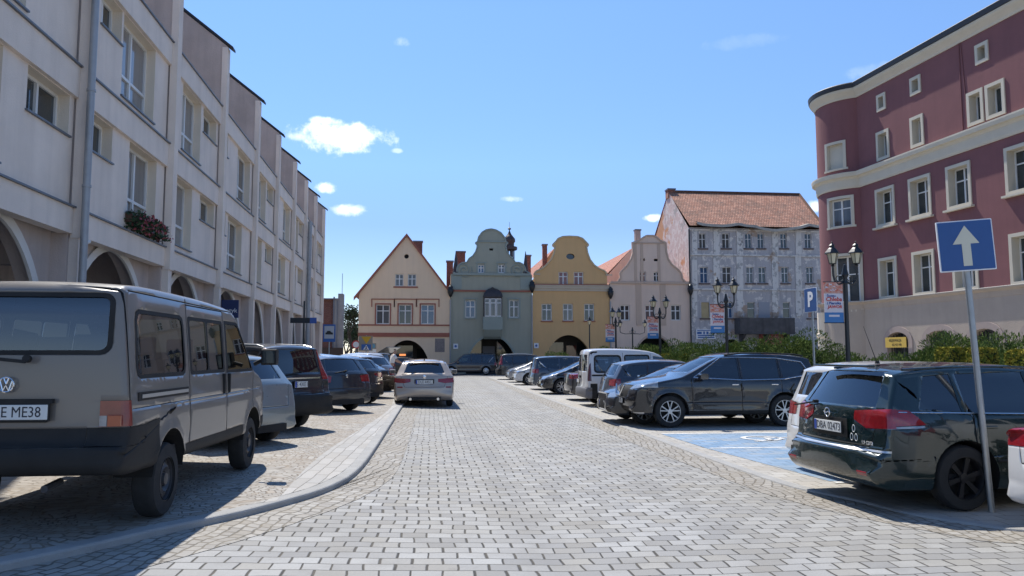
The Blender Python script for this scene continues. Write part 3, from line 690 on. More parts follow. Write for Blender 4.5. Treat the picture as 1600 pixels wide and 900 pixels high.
k = (za-ze)/(xa-x0)
slope(rf, (x0-.35, 12.2, ze-.35*k+.1), (x0-.35, -.12, ze-.35*k+.1), (xa, -.12, za+.12), (xa, 12.2, za+.12)); slope(rf, (x1+.1, -.12, ze-.1*k+.1), (x1+.1, 12.2, ze-.1*k+.1), (xa, 12.2, za+.12), (xa, -.12, za+.12))
rfo = rf.build('roof', m_tile, HB)
tm = MB().prism([(x0-.42, ze-.42*k-.16), (x0-.42, ze-.42*k+.12), (xa, za+.22), (x1+.12, ze-.12*k+.12), (x1+.12, ze-.12*k-.1), (xa, za-.02)], -.2, .0); tm.build('verge_board', m_rtrim, HB)
m_brk = tile_mat('chimney_brick', (.42,.17,.12), (.52,.25,.18), ph=.075, pw=.25, moss=.1)
def chimney(root, u0, u1, vt, y, zb, dw=.6, cap=True, m=None, name='chimney'):
    f = (y+YF)/YF; a = FF.px(u0, vt, y); b = FF.px(u1, vt, y)
    mb = MB(); z = a[1]
    for pts in ([(a[0],y,zb),(b[0],y,zb),(b[0],y,z),(a[0],y,z)], [(b[0],y,zb),(b[0],y+dw,zb),(b[0],y+dw,z),(b[0],y,z)], [(b[0],y+dw,zb),(a[0],y+dw,zb),(a[0],y+dw,z),(b[0],y+dw,z)], [(a[0],y+dw,zb),(a[0],y,zb),(a[0],y,z),(a[0],y+dw,z)]):
        l = (Vector(pts[1])-Vector(pts[0])).length; mb.quad(pts, 0, [(0,zb),(l,zb),(l,z),(0,z)])
    mb.box(a[0]-.06, b[0]+.06, y-.06, y+dw+.06, z-.01, z+.12, 1)
    return mb.build(name, [m or m_brk, m_zinc], root)
c1 = chimney(HB, 646, 660, 378, 5, ze, .6)
MB().bar((fx(650),5.3,fz(650,380)),(fx(650),5.3,fz(650,362)),.02).box(fx(647),fx(654),5.29,5.31,fz(650,364),fz(650,363)).box(fx(648),fx(653),5.29,5.31,fz(650,368),fz(650,367)).build('aerial', m_zinc, HB)
MB().box(*[fx(680), fx(695)], -.03, .0, fz(688,550), fz(688,529)).build('wall_plaque', mat('plaque',(.24,.2,.18),.7,var=.3,vscale=8), HB)
# shop fronts inside
def shopfront(root, segs, y=3.15):
    for (u0, u1, v0, v1, m) in segs:
        a = FF.px(u0, v1, y); b = FF.px(u1, v0, y); MB().box(a[0], b[0], y-.06, y, max(0,a[1]), b[1]).build('shop_front', m, root)
m_orange = newmat('lit_orange_display'); g = NG(m_orange); g.b.inputs['Emission Color'].default_value = (1,.35,.12,1); g.b.inputs['Emission Strength'].default_value = .8; g.b.inputs['Base Color'].default_value = (.6,.2,.1,1)
m_greyd = mat('grey_door', (.33,.30,.30), .6)
shopfront(HB, [(607,616,540,586,m_greyd),(618,645,540,586,m_pane),(651,672,545,586,m_dark)])
a = FF.px(624,556,3.0); b = FF.px(634,553,3.0); MB().box(a[0], b[0], 2.98, 3.0, a[1], b[1]).build('lit_display', m_orange, HB)
# --- green baroque house
m_gr = mat('green_render', (.37,.37,.29), .9, var=.05, vscale=.5, bump=.25, bscale=30, streak=.15)
m_gr2 = mat('green_trim', (.30,.34,.30), .9, var=.05, vscale=.5)
x0, x1 = fx(704.2), fx(831.5)
gab = C3([(1000,303),(975,292),(970,270),(958,252),(940,243),(918,243),(905,222),(885,205),(872,183),(866,158),(868,145),(878,138),(866,130),(860,108),(840,82),(812,67),(788,62),(762,66),(738,80),(720,105),(714,130),(702,138),(712,147),(712,160),(704,185),(688,208),(668,222),(656,243),(632,244),(612,256),(603,272),(603,292),(580,303)])
zc = fz(768, 428.5)
h = [rect(*bb(C3([(a,t),(b,s)]))) for a,b,t,s in ((648,702,446,541),(885,938,446,541),(716,750,253,300),(826,862,253,300),(778,798,166,178))]
ar = arch(fx(728), fx(808.8), 0, fz(768, 525.5), n=26)
zed = C3([(745,440),(843,535)]); ox0, ox1, oz0, oz1 = bb(zed)
ori = rect(ox0+.1, ox1-.1, oz0, oz1)
HG = house('curved_gable_house', 'grey-green house with a scrolled baroque gable and a copper-hooded oriel', x0, x1, with_arch(x0, x1, ar, [(x1, zc), (fx(828),zc)]+gab+[(fx(708),zc),(x0,zc)]), h+[ori], m_gr)
def arev(r, ar, m, rim=None):
    mb = MB(); n = len(ar); mb.add([(p[0],0,p[1]) for p in ar]+[(p[0],.5,p[1]) for p in ar], [(i,i+1,n+i+1,n+i) for i in range(n-1)]); mb.build('arch_reveal', m, r)
    if rim:
        c = (ar[0][0]+ar[-1][0])/2; B = [(c+(p[0]-c)*1.07, p[1]*1.06) for p in ar]
        mb = MB(); mb.add([(p[0],-.03,p[1]) for p in ar]+[(p[0],-.03,p[1]) for p in B]+[(p[0],.0,p[1]) for p in B], [(i,i+1,n+i+1,n+i) for i in range(n-1)]+[(n+i,n+i+1,2*n+i+1,2*n+i) for i in range(n-1)]); mb.build('arch_band', rim, r)
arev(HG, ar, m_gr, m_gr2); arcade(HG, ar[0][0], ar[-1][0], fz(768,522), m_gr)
shell(HG, x0, x1, zc, 12, m_gr).build('side_walls', m_gr, HG)
for q, pm in zip(h[:4], (m_paneb, m_pane, m_paneb, m_panec)): window(HG, q[0][0], q[1][0], q[0][1], q[2][1], .16, 2, (.62,), .085, pm)
q = h[4]; MB().box(q[0][0], q[1][0], .3, .35, q[0][1], q[2][1]).build('vent', m_dark, HG)
tm = MB(); 
for q in h[:4]: tm.box(q[0][0]-.14, q[0][0]-.005, -.03, .02, q[0][1]-.05, q[2][1]+.1).box(q[1][0]+.005, q[1][0]+.14, -.03, .02, q[0][1]-.05, q[2][1]+.1).box(q[0][0]-.2, q[1][0]+.2, -.06, .02, q[2][1]+.1, q[2][1]+.2).box(q[0][0]-.12, q[1][0]+.12, -.08, .1, q[0][1]-.12, q[0][1]-.052)
z = fz(768,428); tm.box(x0+.2, x1-.1, -.16, .02, z-.14, z+.06)
for (u0, u1) in ((705,721),(813,831)): tm.box(fx(u0), fx(u1), -.05, .02, fz(768,452), z-.16)
z = fz(770,377.5); tm.box(fx(745), fx(792), -.08, .02, z-.05, z+.05)
for cx_, cz_ in (C3([(641,283)])[0], C3([(930,283)])[0]):   # scrolls
    for i in range(34):
        t0, t1 = i*.38, (i+1)*.38; r0, r1 = .12+t0*.045, .12+t1*.045
        tm.bar((cx_+r0*math.cos(t0), -.03, cz_+r0*math.sin(t0)), (cx_+r1*math.cos(t1), -.03, cz_+r1*math.sin(t1)), .045, n=5)
tm.build('plaster_moulding', m_gr2, HG)
MB().box(x0+.05, x1-.05, -.1, .02, fz(768,454.8)-.07, fz(768,454.8)+.07).build('string_course', m_rtrim, HG)
# gable coping
cp = MB(); 
for a, b in zip(gab[:-1], gab[1:]): cp.bar((a[0],-.02,a[1]),(b[0],-.02,b[1]),.075,n=6)
cp.build('gable_coping', m_gr2, HG)
gable_back(HG, gab, m_gr)
# oriel: box bay with timber windows, parapet, bracket and copper hood
fr = MB(); d = .75
fr.box(ox0-.05, ox1+.05, -d, .0, oz0-1.15, oz0-.05)
fr.prism([(-d, oz0-1.15), (-d*.8, oz0-1.35), (-.3, oz0-1.75), (0, oz0-1.95), (0, oz0-1.15)], ox0+.05, ox1-.05, axis='x'); fr.build('oriel_base', m_gr2, HG)
m_cop = mat('dark_copper', (.06,.05,.05), .5, metal=.3, var=.3, vscale=4)
for a, b in ((ox0+.02, (ox0*2+ox1)/3), ((ox0*2+ox1)/3, (ox0+ox1*2)/3), ((ox0+ox1*2)/3, ox1-.02)):
    window(HG, a+.02, b-.02, oz0-.04, oz1, -d+.02, 1, (.75,), .07, m_panec, m_pvc, 'oriel_window')
MB().box(ox0, ox0+.08, -d, 0, oz0-.05, oz1).box(ox1-.08, ox1, -d, 0, oz0-.05, oz1).box(ox0, ox1, -d, 0, oz1, oz1+.12).build('oriel_frame', m_cop, HG)
hd = []; zt = fz(768, 448.5)-(oz1+.12)
prof = [(1.05,0),(1.04,.12),(.98,.3),(.86,.5),(.66,.68),(.42,.80),(.2,.88),(.1,.97),(0,1)]
mb = MB(); cxo = (ox0+ox1)/2; wq = (ox1-ox0)/2
rows = []
for r, t in prof: rows.append([(cxo-wq*r, -0, oz1+.12+zt*t), (cxo-wq*r, -(d+.05)*r, oz1+.12+zt*t), (cxo+wq*r, -(d+.05)*r, oz1+.12+zt*t), (cxo+wq*r, 0, oz1+.12+zt*t)])
for a, b in zip(rows[:-1], rows[1:]): mb.add(a+b, [(0,1,5,4),(1,2,6,5),(2,3,7,6)])
mb.build('oriel_hood', m_cop, HG)
# roof behind, finials, turret
rf = MB(); xm = (x0+x1)/2; zr = fz(768, 395); slope(rf, (x0,12,zc),(x0,.5,zc),(xm,.5,zr-.6),(xm,12,zr-.6)); slope(rf, (x1,.5,zc),(x1,12,zc),(xm,12,zr-.6),(xm,.5,zr-.6)); rf.build('roof', m_tile, HG)
for u in (711.8, 821.8):
    z = fz(u,426); MB().lathe([(.32,0),(.32,.15),(.25,.3),(.02,2.0),(0,2.02)], (fx(u),.2,z-.1), 8).build('finial', m_cop, HG)
def urn(root, u, v):
    z = fz(u, v); MB().lathe([(.03,-.6),(.12,-.5),(.24,-.2),(.27,.08),(.19,.16),(.22,.3),(.16,.34),(.04,.5)], (fx(u), -.25, z), 10).build('rain_hopper', m_black, root, smooth=True)
    MB().bar((fx(u), -.12, 0), (fx(u), -.12, z-.8), .06).build('downpipe', m_pipe, root)
urn(HB, 703.5, 454); urn(HG, 831, 447)
# chimneys belonging to the green house
chimney(HG, 698, 708, 409, 3.0, zc-1); chimney(HG, 713, 727, 394, 6.0, zc-1)
shopfront(HG, [(728,752,528,588,m_pane),(754,773,541,582,m_greyd),(776,808,530,588,m_pane)])
TR = empty('roof_turret', (0, YF, 0)); tag(TR, 'small dark onion-roofed bell turret with a weathervane showing behind the green gable', 'turret')
yT = 30; 
def tp(u, v): return FF.px(u, v, yT)
cx_ = tp(796,400)[0]
def Z(v): return tp(796, v)[1]
s_ = (YF+yT)/1200
MB().bar((cx_,yT,Z(460)),(cx_,yT,Z(425)),1.2,n=8).build('base', m_gr2, TR)
mb = MB()
for i in range(8): t = 2*math.pi*(i+.5)/8; mb.bar((cx_+.42*math.cos(t)*1, yT+.42*math.sin(t), Z(428)), (cx_+.42*math.cos(t), yT+.42*math.sin(t), Z(390)), .07, n=5)
for i in range(8): t = 2*math.pi*(i+.5)/8; mb.bar((cx_+.62*math.cos(t)*1, yT+.62*math.sin(t), Z(428)), (cx_+.62*math.cos(t), yT+.62*math.sin(t), Z(390)), .06, n=5)
mb.build('column', m_cop, TR)
MB().lathe([(.9,Z(391)),(1.0,Z(390)),(1.0,Z(386)),(.6,Z(385)),(.6,Z(380)),(.75,Z(377)),(.72,Z(373)),(.45,Z(369)),(.25,Z(366)),(.1,Z(362)),(.05,Z(359)),(.2,Z(358.5)),(.2,Z(357)),(.02,Z(355)),(.02,Z(347))], (cx_,yT,0), 10).build('onion_roof', m_cop, TR, smooth='auto')
# --- ochre house
m_ye = mat('ochre_render', (.68,.43,.20), .9, var=.05, vscale=.5, bump=.25, bscale=30, streak=.12)
m_ye2 = mat('ochre_trim', (.58,.45,.27), .9, var=.06, vscale=1)
x0, x1 = fx(832.2), fx(952.6)
zc = fz(890, 447.5)
gab = C4([(446,365),(444,305),(430,288),(402,277),(375,258),(352,228),(338,190),(333,160),(344,148),(325,128),(312,114),(285,104),(240,102),(205,104),(180,114),(168,130),(150,148),(163,160),(160,190),(142,228),(115,258),(92,277),(62,290),(50,305),(50,365)])
h = [rect(*bb(C4([(a,t),(b,s)]))) for a,b,t,s in ((91,147,465,558),(206,261,465,558),(321,376,465,558),(183,234,292,366),(265,318,292,366))]
oc = C4([(247,210)])[0]; oval = [(oc[0]+.38*math.cos(t), oc[1]+.26*math.sin(t)) for t in [2*math.pi*i/16 for i in range(16)]]
ar = arch(fx(848.5), fx(928), 0, fz(888, 523.5), n=26)
HY = house('curved_gable_house', 'ochre yellow house with a round-topped curved gable and an oval attic window', x0, x1, with_arch(x0, x1, ar, [(x1, zc)]+gab+[(x0,zc)]), h+[oval], m_ye)
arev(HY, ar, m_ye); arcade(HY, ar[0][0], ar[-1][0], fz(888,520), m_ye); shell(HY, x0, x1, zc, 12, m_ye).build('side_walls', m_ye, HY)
for q, pm in zip(h, (m_pane, m_panec, m_pane, m_paner, m_paner)): window(HY, q[0][0], q[1][0], q[0][1], q[2][1], .16, 2, (.65,), .08, pm)
MB().add([(p[0],.25,p[1]) for p in oval], [tuple(range(16))]).build('oval_window', m_pane, HY)
tm = MB(); z = fz(890,447.5)
for k_, (a, b, pr) in enumerate(((-.42,-.2,.1),(-.2,.02,.18),(.02,.1,.24))): tm.box(x0+.03, x1-.03, -pr, .02, z+a, z+b-.003)
for u in (833.5, 947): tm.box(fx(u)+.0, fx(u)+.25*8*.3, -.06, .02, fz(890,430), fz(890,428))
tm.build('cornice', mat('cream_trim', (.55,.47,.36), .85, var=.05), HY)
MB().box(x0+.03, x1-.03, -.2, .02, z+.1, z+.18).build('string_course', m_rtrim, HY)
cp = MB(); 
for a, b in zip(gab[1:-2], gab[2:-1]): cp.bar((a[0],-.03,a[1]),(b[0],-.03,b[1]),.09,n=6)
cp.build('gable_coping', m_ye2, HY); gable_back(HY, gab, m_ye)
rf = MB(); xm = fx(886); zr = fz(886, 371.5); ya_, yb_ = 6.6, 27; slope(rf, (x0-.2,yb_,zc-.1),(x0-.2,ya_,zc-.1),(xm,ya_,zr),(xm,yb_,zr)); slope(rf, (x1,ya_,zc-.1),(x1,yb_,zc-.1),(xm,yb_,zr),(xm,ya_,zr)); slope(rf, (x0,.5,zc-.1),(x1,.5,zc-.1),(x1,ya_,zc-.1),(x0,ya_,zc-.1)); rf.build('roof', m_tile, HY); MB().add([(x0,ya_,zc-.1),(x1,ya_,zc-.1),(xm,ya_,zr)],[(0,1,2)]).build('roof_end', m_ye, HY)
sl = MB()
for q in h: sl.box(q[0][0]-.08, q[1][0]+.08, -.08, .1, q[0][1]-.1, q[0][1]-.002)
build_each(sl, 'window_sill', m_rtrim, HY)
urn(HY, 953.5, 457); chimney(HY, 823, 829.5, 400, 4.5, zc-1, .45); chimney(HY, 848, 855, 383, 5.5, zc, .45)
shopfront(HY, [(852,880,535,588,m_panec),(885,900,540,588,m_paner),(902,925,535,588,m_pane)])
# --- pink house
m_pi = mat('pink_render', (.74,.57,.45), .9, var=.05, vscale=.5, bump=.25, bscale=30, streak=.15)
m_pi2 = mat('pink_trim', (.56,.42,.32), .9, var=.05, vscale=1)
x0, x1 = fx(953.4), fx(1079.6); zc = fz(1015, 441.5)
gab = C4([(892,350),(870,350),(852,332),(845,300),(825,278),(795,255),(775,225),(765,185),(762,136),(735,126),(712,106),(695,98),(658,98),(640,108),(612,127),(583,136),(586,190),(575,225),(550,262),(515,298),(518,325),(500,350)])
h = [rect(*bb(C4([(a,t),(b,s)]))) for a,b,t,s in ((516,568,472,556),(651,705,472,556),(790,845,472,556),(621,656,293,346),(696,731,293,346),(624,650,220,234),(698,724,222,236))]
ar = arch(fx(986), fx(1058), 0, fz(1022, 524.5), n=26)
HP = house('curved_gable_house', 'pale pink house with a stepped curved gable and a flat central pilaster', x0, x1, with_arch(x0, x1, ar, [(x1, zc)]+gab+[(x0,zc)]), h, m_pi)
arev(HP, ar, m_pi, m_pi2); arcade(HP, ar[0][0], ar[-1][0], fz(1022,521), m_pi); shell(HP, x0, x1, zc, 12, m_pi).build('side_walls', m_pi, HP)
for q, pm in zip(h[:5], (m_pane, m_panec, m_panec, m_paner, m_dark)): window(HP, q[0][0], q[1][0], q[0][1], q[2][1], .16, 2, (.62,), .08, pm)
for q in h[5:]: MB().box(q[0][0], q[1][0], .3, .35, q[0][1], q[2][1]).build('vent', m_dark, HP)
tm = MB(); tm.box(x0+.03, x1-.03, -.14, .02, zc-.12, zc+.08)
for u in (994, 1032): tm.box(fx(u), fx(u)+.5, -.05, .02, 4.2, zc-.13)
for u in (992, 1002, 1029): 
    tm.box(fx(u)+.0, fx(u)+.25, -.04, .02, zc+.1, fz(1015,381))
tm.box(fx(988), fx(1041), -.1, .02, fz(1015,380.5), fz(1015,379)); tm.build('plaster_moulding', m_pi2, HP)
cp = MB(); 
for a, b in zip(gab[:-1], gab[1:]): cp.bar((a[0],-.03,a[1]),(b[0],-.03,b[1]),.09,n=6)
cp.build('gable_coping', m_pi2, HP); gable_back(HP, gab, m_pi)
xm = fx(1016); zr = fz(1016, 374); ya_, yb_ = 5.9, 27
rf = MB(); slope(rf, (x0-.3,yb_,zc-.1),(x0-.3,ya_,zc-.1),(xm,ya_,zr),(xm,yb_,zr)); slope(rf, (x1,ya_,zc-.1),(x1,yb_,zc-.1),(xm,yb_,zr),(xm,ya_,zr)); slope(rf, (x0,.5,zc-.1),(x1,.5,zc-.1),(x1,ya_,zc-.1),(x0,ya_,zc-.1)); rf.build('roof', m_tile, HP); MB().add([(x0,ya_,zc-.1),(x1,ya_,zc-.1),(xm,ya_,zr)],[(0,1,2)]).build('roof_end', m_pi, HP)
chimney(HP, 993, 1001, 360, 3, zc, .5, m=mat('chimney_pale',(.4,.33,.3),.9,var=.2)); urn(HP, 1078.5, 452)
shopfront(HP, [(990,1056,530,588,m_dark)])
# --- derelict corner house
m_de = peel_mat('peeling_blue_render', (.50,.48,.48), (.74,.69,.63), (.42,.32,.25), .50)
m_pil = peel_mat('peeling_pilaster', (.76,.73,.68), (.36,.35,.33), (.42,.34,.27), .45)
m_side = peel_mat('peeling_gable_end', (.62,.50,.46), (.66,.62,.58), (.52,.28,.15), .75)
x0, x1 = fx(1078.5), fx(1287); ze = fz(1180, 357)
WR = []
for a,b in ((297,333),(412,452),(527,563),(590,625),(705,740),(827,863)): WR.append((a,b,272,347))
for a,b in ((302,343),(414,460),(534,572),(595,635),(710,748),(835,873)): WR.append((a,b,441,522))
for a,b in ((307,350),(427,467),(538,580),(717,757),(843,880)): WR.append((a,b,618,698))
h = [rect(*bb(C7([(a,t),(b,s)]))) for a,b,t,s in WR]
zgr = fz(1150, 522)
ga = [arch(fx(a), fx(b), 0, fz(1180, 530), n=12, zs=1.6) for a, b in ((1125,1160),(1180,1225),(1238,1275))]
ol = [(x0,0)]
for q in ga: ol += q
ol += [(x1,0),(x1,ze),(x0,ze)]
HD = house('derelict_townhouse', 'tall derelict grey-blue house with peeling plaster, a patched tile roof and a balcony', x0, x1, ol, h, m_de)
dep = 11.0; xm_y = 5.5; zr = FF.px(1050, 300, 5.5)[1]
mb = MB(); mb.add([(x0,0,0),(x0,dep,0),(x0,dep,ze),(x0,xm_y,zr),(x0,0,ze)], [(0,1,2,3,4)]); mb.build('gable_end_wall', m_side, HD)
mb = MB(); mb.add([(x1,0,0),(x1,dep,0),(x1,dep,ze),(x1,0,ze)], [(3,2,1,0)]).add([(x0,dep,0),(x1,dep,0),(x1,dep,ze),(x0,dep,ze)],[(0,1,2,3)]); mb.build('rear_walls', m_de, HD)
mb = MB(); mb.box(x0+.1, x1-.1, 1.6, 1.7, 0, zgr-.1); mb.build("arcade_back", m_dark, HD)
for i, q in enumerate(h):
    pm = [m_panec,m_panec,m_pane,m_pane,m_pane,m_pane, m_paneb,m_panec,m_panec,m_pane,m_pane,m_pane, None,m_paneb,m_pane,m_pane,m_paner][i]
    if i == 12: MB().box(q[0][0]+.02, q[1][0]-.02, .1, .14, q[0][1], q[2][1]).build('boarded_window', mat('plywood',(.45,.36,.2),.8,var=.15), HD)
    else: window(HD, q[0][0], q[1][0], q[0][1], q[2][1], .14, 2 if i < 12 or i == 13 else 1, (.62,), .05, pm)
sl = MB()
for q in h: sl.box(q[0][0]-.16, q[1][0]+.16, -.1, .1, q[0][1]-.12, q[0][1]-.002)
build_each(sl, 'window_sill', mat('rotten_sill',(.14,.10,.09),.9), HD)
tm = MB()
for a, b in ((262,282),(370,395),(487,512),(665,688),(783,805)):
    for t, s in ((255,380),(388,553),(560,690)):
        A, B = C7([(a,s),(b,t)]); tm.box(A[0], B[0]+.05, -.07, .01, A[1], B[1])
build_each(tm, 'pilaster', m_pil, HD)
tm = MB()
for v in (383, 555): z = C7([(500,v)])[0][1]; tm.box(x0, x1, -.13, .01, z-.05, z+.09)
z = C7([(500,252)])[0][1]; tm.box(x0, x1, -.10, .01, z-.03, ze-.28)
build_each(tm, 'string_course', m_pil, HD)
# blank painted panel and balcony
A, B = C7([(597,697),(650,617)]); MB().box(A[0],B[0],-.03,.0,A[1],B[1]).build('blank_panel', mat('painted_panel',(.33,.345,.38),.8,var=.05), HD)
A, B = C7([(475,762),(745,700)]); m_conc = mat('dark_concrete',(.10,.095,.095),.9,var=.35,vscale=1.5,streak=.5)
mb = MB().box(A[0],B[0],-1.25,-1.1,A[1]-.15,B[1]).box(A[0],A[0]+.12,-1.1,0,A[1]-.15,B[1]).box(B[0]-.12,B[0],-1.1,0,A[1]-.15,B[1]).box(A[0],B[0],-1.25,0,A[1]-.3,A[1]-.153)
for x in (A[0]+.4, (A[0]+B[0])/2, B[0]-.6): mb.prism([(0,A[1]-.3),(-1.1,A[1]-.3),(-.9,A[1]-.55),(0,A[1]-1.1)], x, x+.22, axis='x')
mb.build('balcony', m_conc, HD)
# awning-like torn gutter sheet along the eave
mb = MB(); A = C7([(272,225),(300,234),(340,238),(400,241),(440,238),(480,232),(520,240),(560,243),(600,255),(660,264),(720,258),(790,248),(832,236),(870,244),(903,240)])
for a, b in zip(A[:-1], A[1:]):
    mb.add([(a[0],-.75,a[1]-.12),(b[0],-.75,b[1]-.12),(b[0],-.72,b[1]+.12),(a[0],-.72,a[1]+.12),(b[0],-.1,max(b[1]+.2, ze-.1)),(a[0],-.1,max(a[1]+.2, ze-.1))], [(0,1,2,3),(3,2,4,5)])
mb.build('eave_sheet', mat('torn_membrane',(.42,.38,.32),.8,var=.2,vscale=2), HD)
# roof
mb = MB(); zo = ze+.08; xr0 = x0-.05; hipx = FF.px(1249,305.5,5.5)[0]; xe = x1+.1
slope(mb, (xr0,-.55,zo),(xe,-.55,zo),(hipx,xm_y,zr),(xr0,xm_y,zr)); slope(mb, (xe,dep+.3,zo),(xr0,dep+.3,zo),(xr0,xm_y,zr),(hipx,xm_y,zr)); mb.quad([(xe,-.55,zo),(xe,dep+.3,zo),(hipx,xm_y,zr)],0,[(0,0),(dep,0),(dep/2,6)])
mb.build('roof', m_tileold, HD)
mb = MB().bar((xr0,xm_y,zr+.05),(hipx,xm_y,zr+.05),.14,n=6).bar((xe,-.55,zo+.05),(hipx,xm_y,zr+.05),.12,n=6); mb.build('ridge_tiles', m_tileold, HD)
chimney(HD, 1044, 1055, 296, 5.3, zr-.6, .9); chimney(HD, 1114, 1127, 301, 6.5, zr-1.5, .6)
MB().bar((fx(1078.5),-.15,1.5),(fx(1078.5),-.15,ze-.2),.07).build('downpipe', m_black, HD)
A, B = C7([(280,803),(378,755)]); s1 = empty('wall_sign', (A[0], YF-.1, A[1])); tag(s1, 'white notice board with blue lettering low on the derelict house', 'sign')
W_, H_ = B[0]-A[0], B[1]-A[1]
MB().box(0,W_,-.04,.0,0,H_).build('board', m_wht, s1); m_ink = mat('blue_ink',(.05,.14,.35),.6)
mb = MB()
for (a, b, c_, d_) in ((.05,.95,.84,.92),(.05,.28,.52,.76),(.36,.44,.5,.78),(.52,.62,.5,.78),(.72,.8,.5,.78),(.86,.94,.5,.78),(.08,.92,.32,.44),(.08,.92,.12,.24)): mb.box(a*W_, b*W_, -.055, -.042, c_*H_, d_*H_)
mb.build('print', m_ink, s1)
A, B = C7([(593,815),(712,778)]); s1 = empty('wall_sign', (A[0], YF-.3, A[1]-.3)); tag(s1, 'faded red shop sign under the balcony of the derelict house', 'sign')
MB().box(0,B[0]-A[0],-.04,.1,0,B[1]-A[1]+.3).build('board', mat('faded_red',(.42,.13,.11),.7,var=.15,vscale=3), s1)
text('lettering', 'SKLEP', .55, mat('faded_pink',(.55,.3,.28),.7), s1, ((B[0]-A[0])/2, -.045, (B[1]-A[1])/2+.25), (math.pi/2,0,0))
# ================================================================ things at far left
m_brkw = tile_mat('old_brick', (.30,.12,.09), (.38,.18,.13), ph=.09, pw=.26, moss=.3)
BR = empty('brick_building', AT(522, 86)); tag(BR, 'narrow old brick and grey plaster building end seen past the arcaded building', 'building')
s_ = 86/F
def bz(v): return CAMH+(554-v)*s_
mb = MB(); w_ = 17*s_; mb.quad([(-1.25-.4,0,0),(0,0,0),(0,0,bz(468)),(-1.65,0,bz(468))],0,[(0,0),(1.6,0),(1.6,bz(468)),(0,bz(468))]); mb.build('brick_wall', m_brkw, BR)
m_gy = mat('grey_side_plaster',(.30,.29,.28),.9,var=.25,vscale=.8,streak=.5)
MB().box(.0,.42,-.2,1.4,0,bz(467)).box(.42,.95,-.25,1.2,0,bz(459)).build('plaster_wall', m_gy, BR)
MB().box(-.1,.05,-.25,-.05,0,bz(464)).box(.34,.42,-.3,-.21,0,bz(470)).build('chimney_flue', m_zinc, BR)
MB().box(-1.7,.4,-.4,1.4,bz(468),bz(466.5)).build('roof', m_zinc, BR)
MB().bar((.6,2,bz(468)),(.6,2,bz(424)),.03).build('aerial', m_zinc, BR)
MB().box(-3,1.2,-1.5,-1.3,0,2.4).build('fence', mat('dark_wood',(.07,.05,.04),.9), BR)
# ================================================================ RIGHT BUILDING
m_ma = mat('maroon_render', (.22,.090,.092), .9, var=.10, vscale=.6, bump=.3, bscale=25, streak=.15)
m_cr = mat('cream_stucco', (.60,.54,.43), .85, var=.05, vscale=1.5, bump=.15, bscale=30)
m_pl = mat('grey_plinth_render', (.43,.36,.30), .95, var=.08, vscale=.8, bump=.5, bscale=25, streak=.12)
hR = math.atan((575-800)/F/math.cos(PITCH))+YAW
oR = AT(1350, 43.4); FR = Frame(oR.xy, math.pi/2-hR+math.pi)
RB = empty('maroon_building', FR.o, FR.a); tag(RB, 'large maroon building with cream cornices and a rounded corner tower, on the right', 'building')
def zat(u, v): return FR.px(u, v)[1]
zc1 = (zat(1370,468)+zat(1595,447))/2; zc2b = (zat(1360,287)+zat(1529.5,230))/2; zc3b = (zat(1400,119.4)+zat(1600,15.3))/2
zc2t = (zat(1362,268)+zat(1600,165))/2
L = FR.px(1600,300)[0]+14
rows = [ [(1371,1385,148,174),(1423,1440,119,147),(1525,1546,64,97)],
         [(1371,1391,204,250),(1424,1445,180,228),(1513,1539,141,194),(1542,1573,125,183)],
         [(1370,1400,290,352),(1422,1457,272,340),(1481,1520,252,325),(1573,1620,232,301)],
         [(1375,1404,399,466),(1428,1463,390,460),(1491,1531,378,455),(1581,1640,365,445)] ]
hs = []; info = []
for ri, row in enumerate(rows):
    zt = sum(zat((a+b)/2, (t)) for a,b,t,s in row)/len(row); zb = sum(zat((a+b)/2, s) for a,b,t,s in row)/len(row)
    for a,b,t,s in row:
        x0_, x1_ = FR.px(a, s)[0], FR.px(b, s)[0]; hs.append((x0_, x1_, zb, zt, ri))
last = hs[-1][1]
zrow = {ri: [(h_[2], h_[3]) for h_ in hs if h_[4] == ri][0] for ri in range(4)}
x = last+2.2
while x < L-2:
    for ri in range(4): w_ = (.8,1.1,1.3,1.3)[ri]; hs.append((x, x+w_, *zrow[ri], ri))
    x += 3.4
rz = .16
holes = [rect(a+rz, b-rz, c+ (rz if r_ in (0,1,2,3) else 0), d_-rz) for a,b,c,d_,r_ in hs]
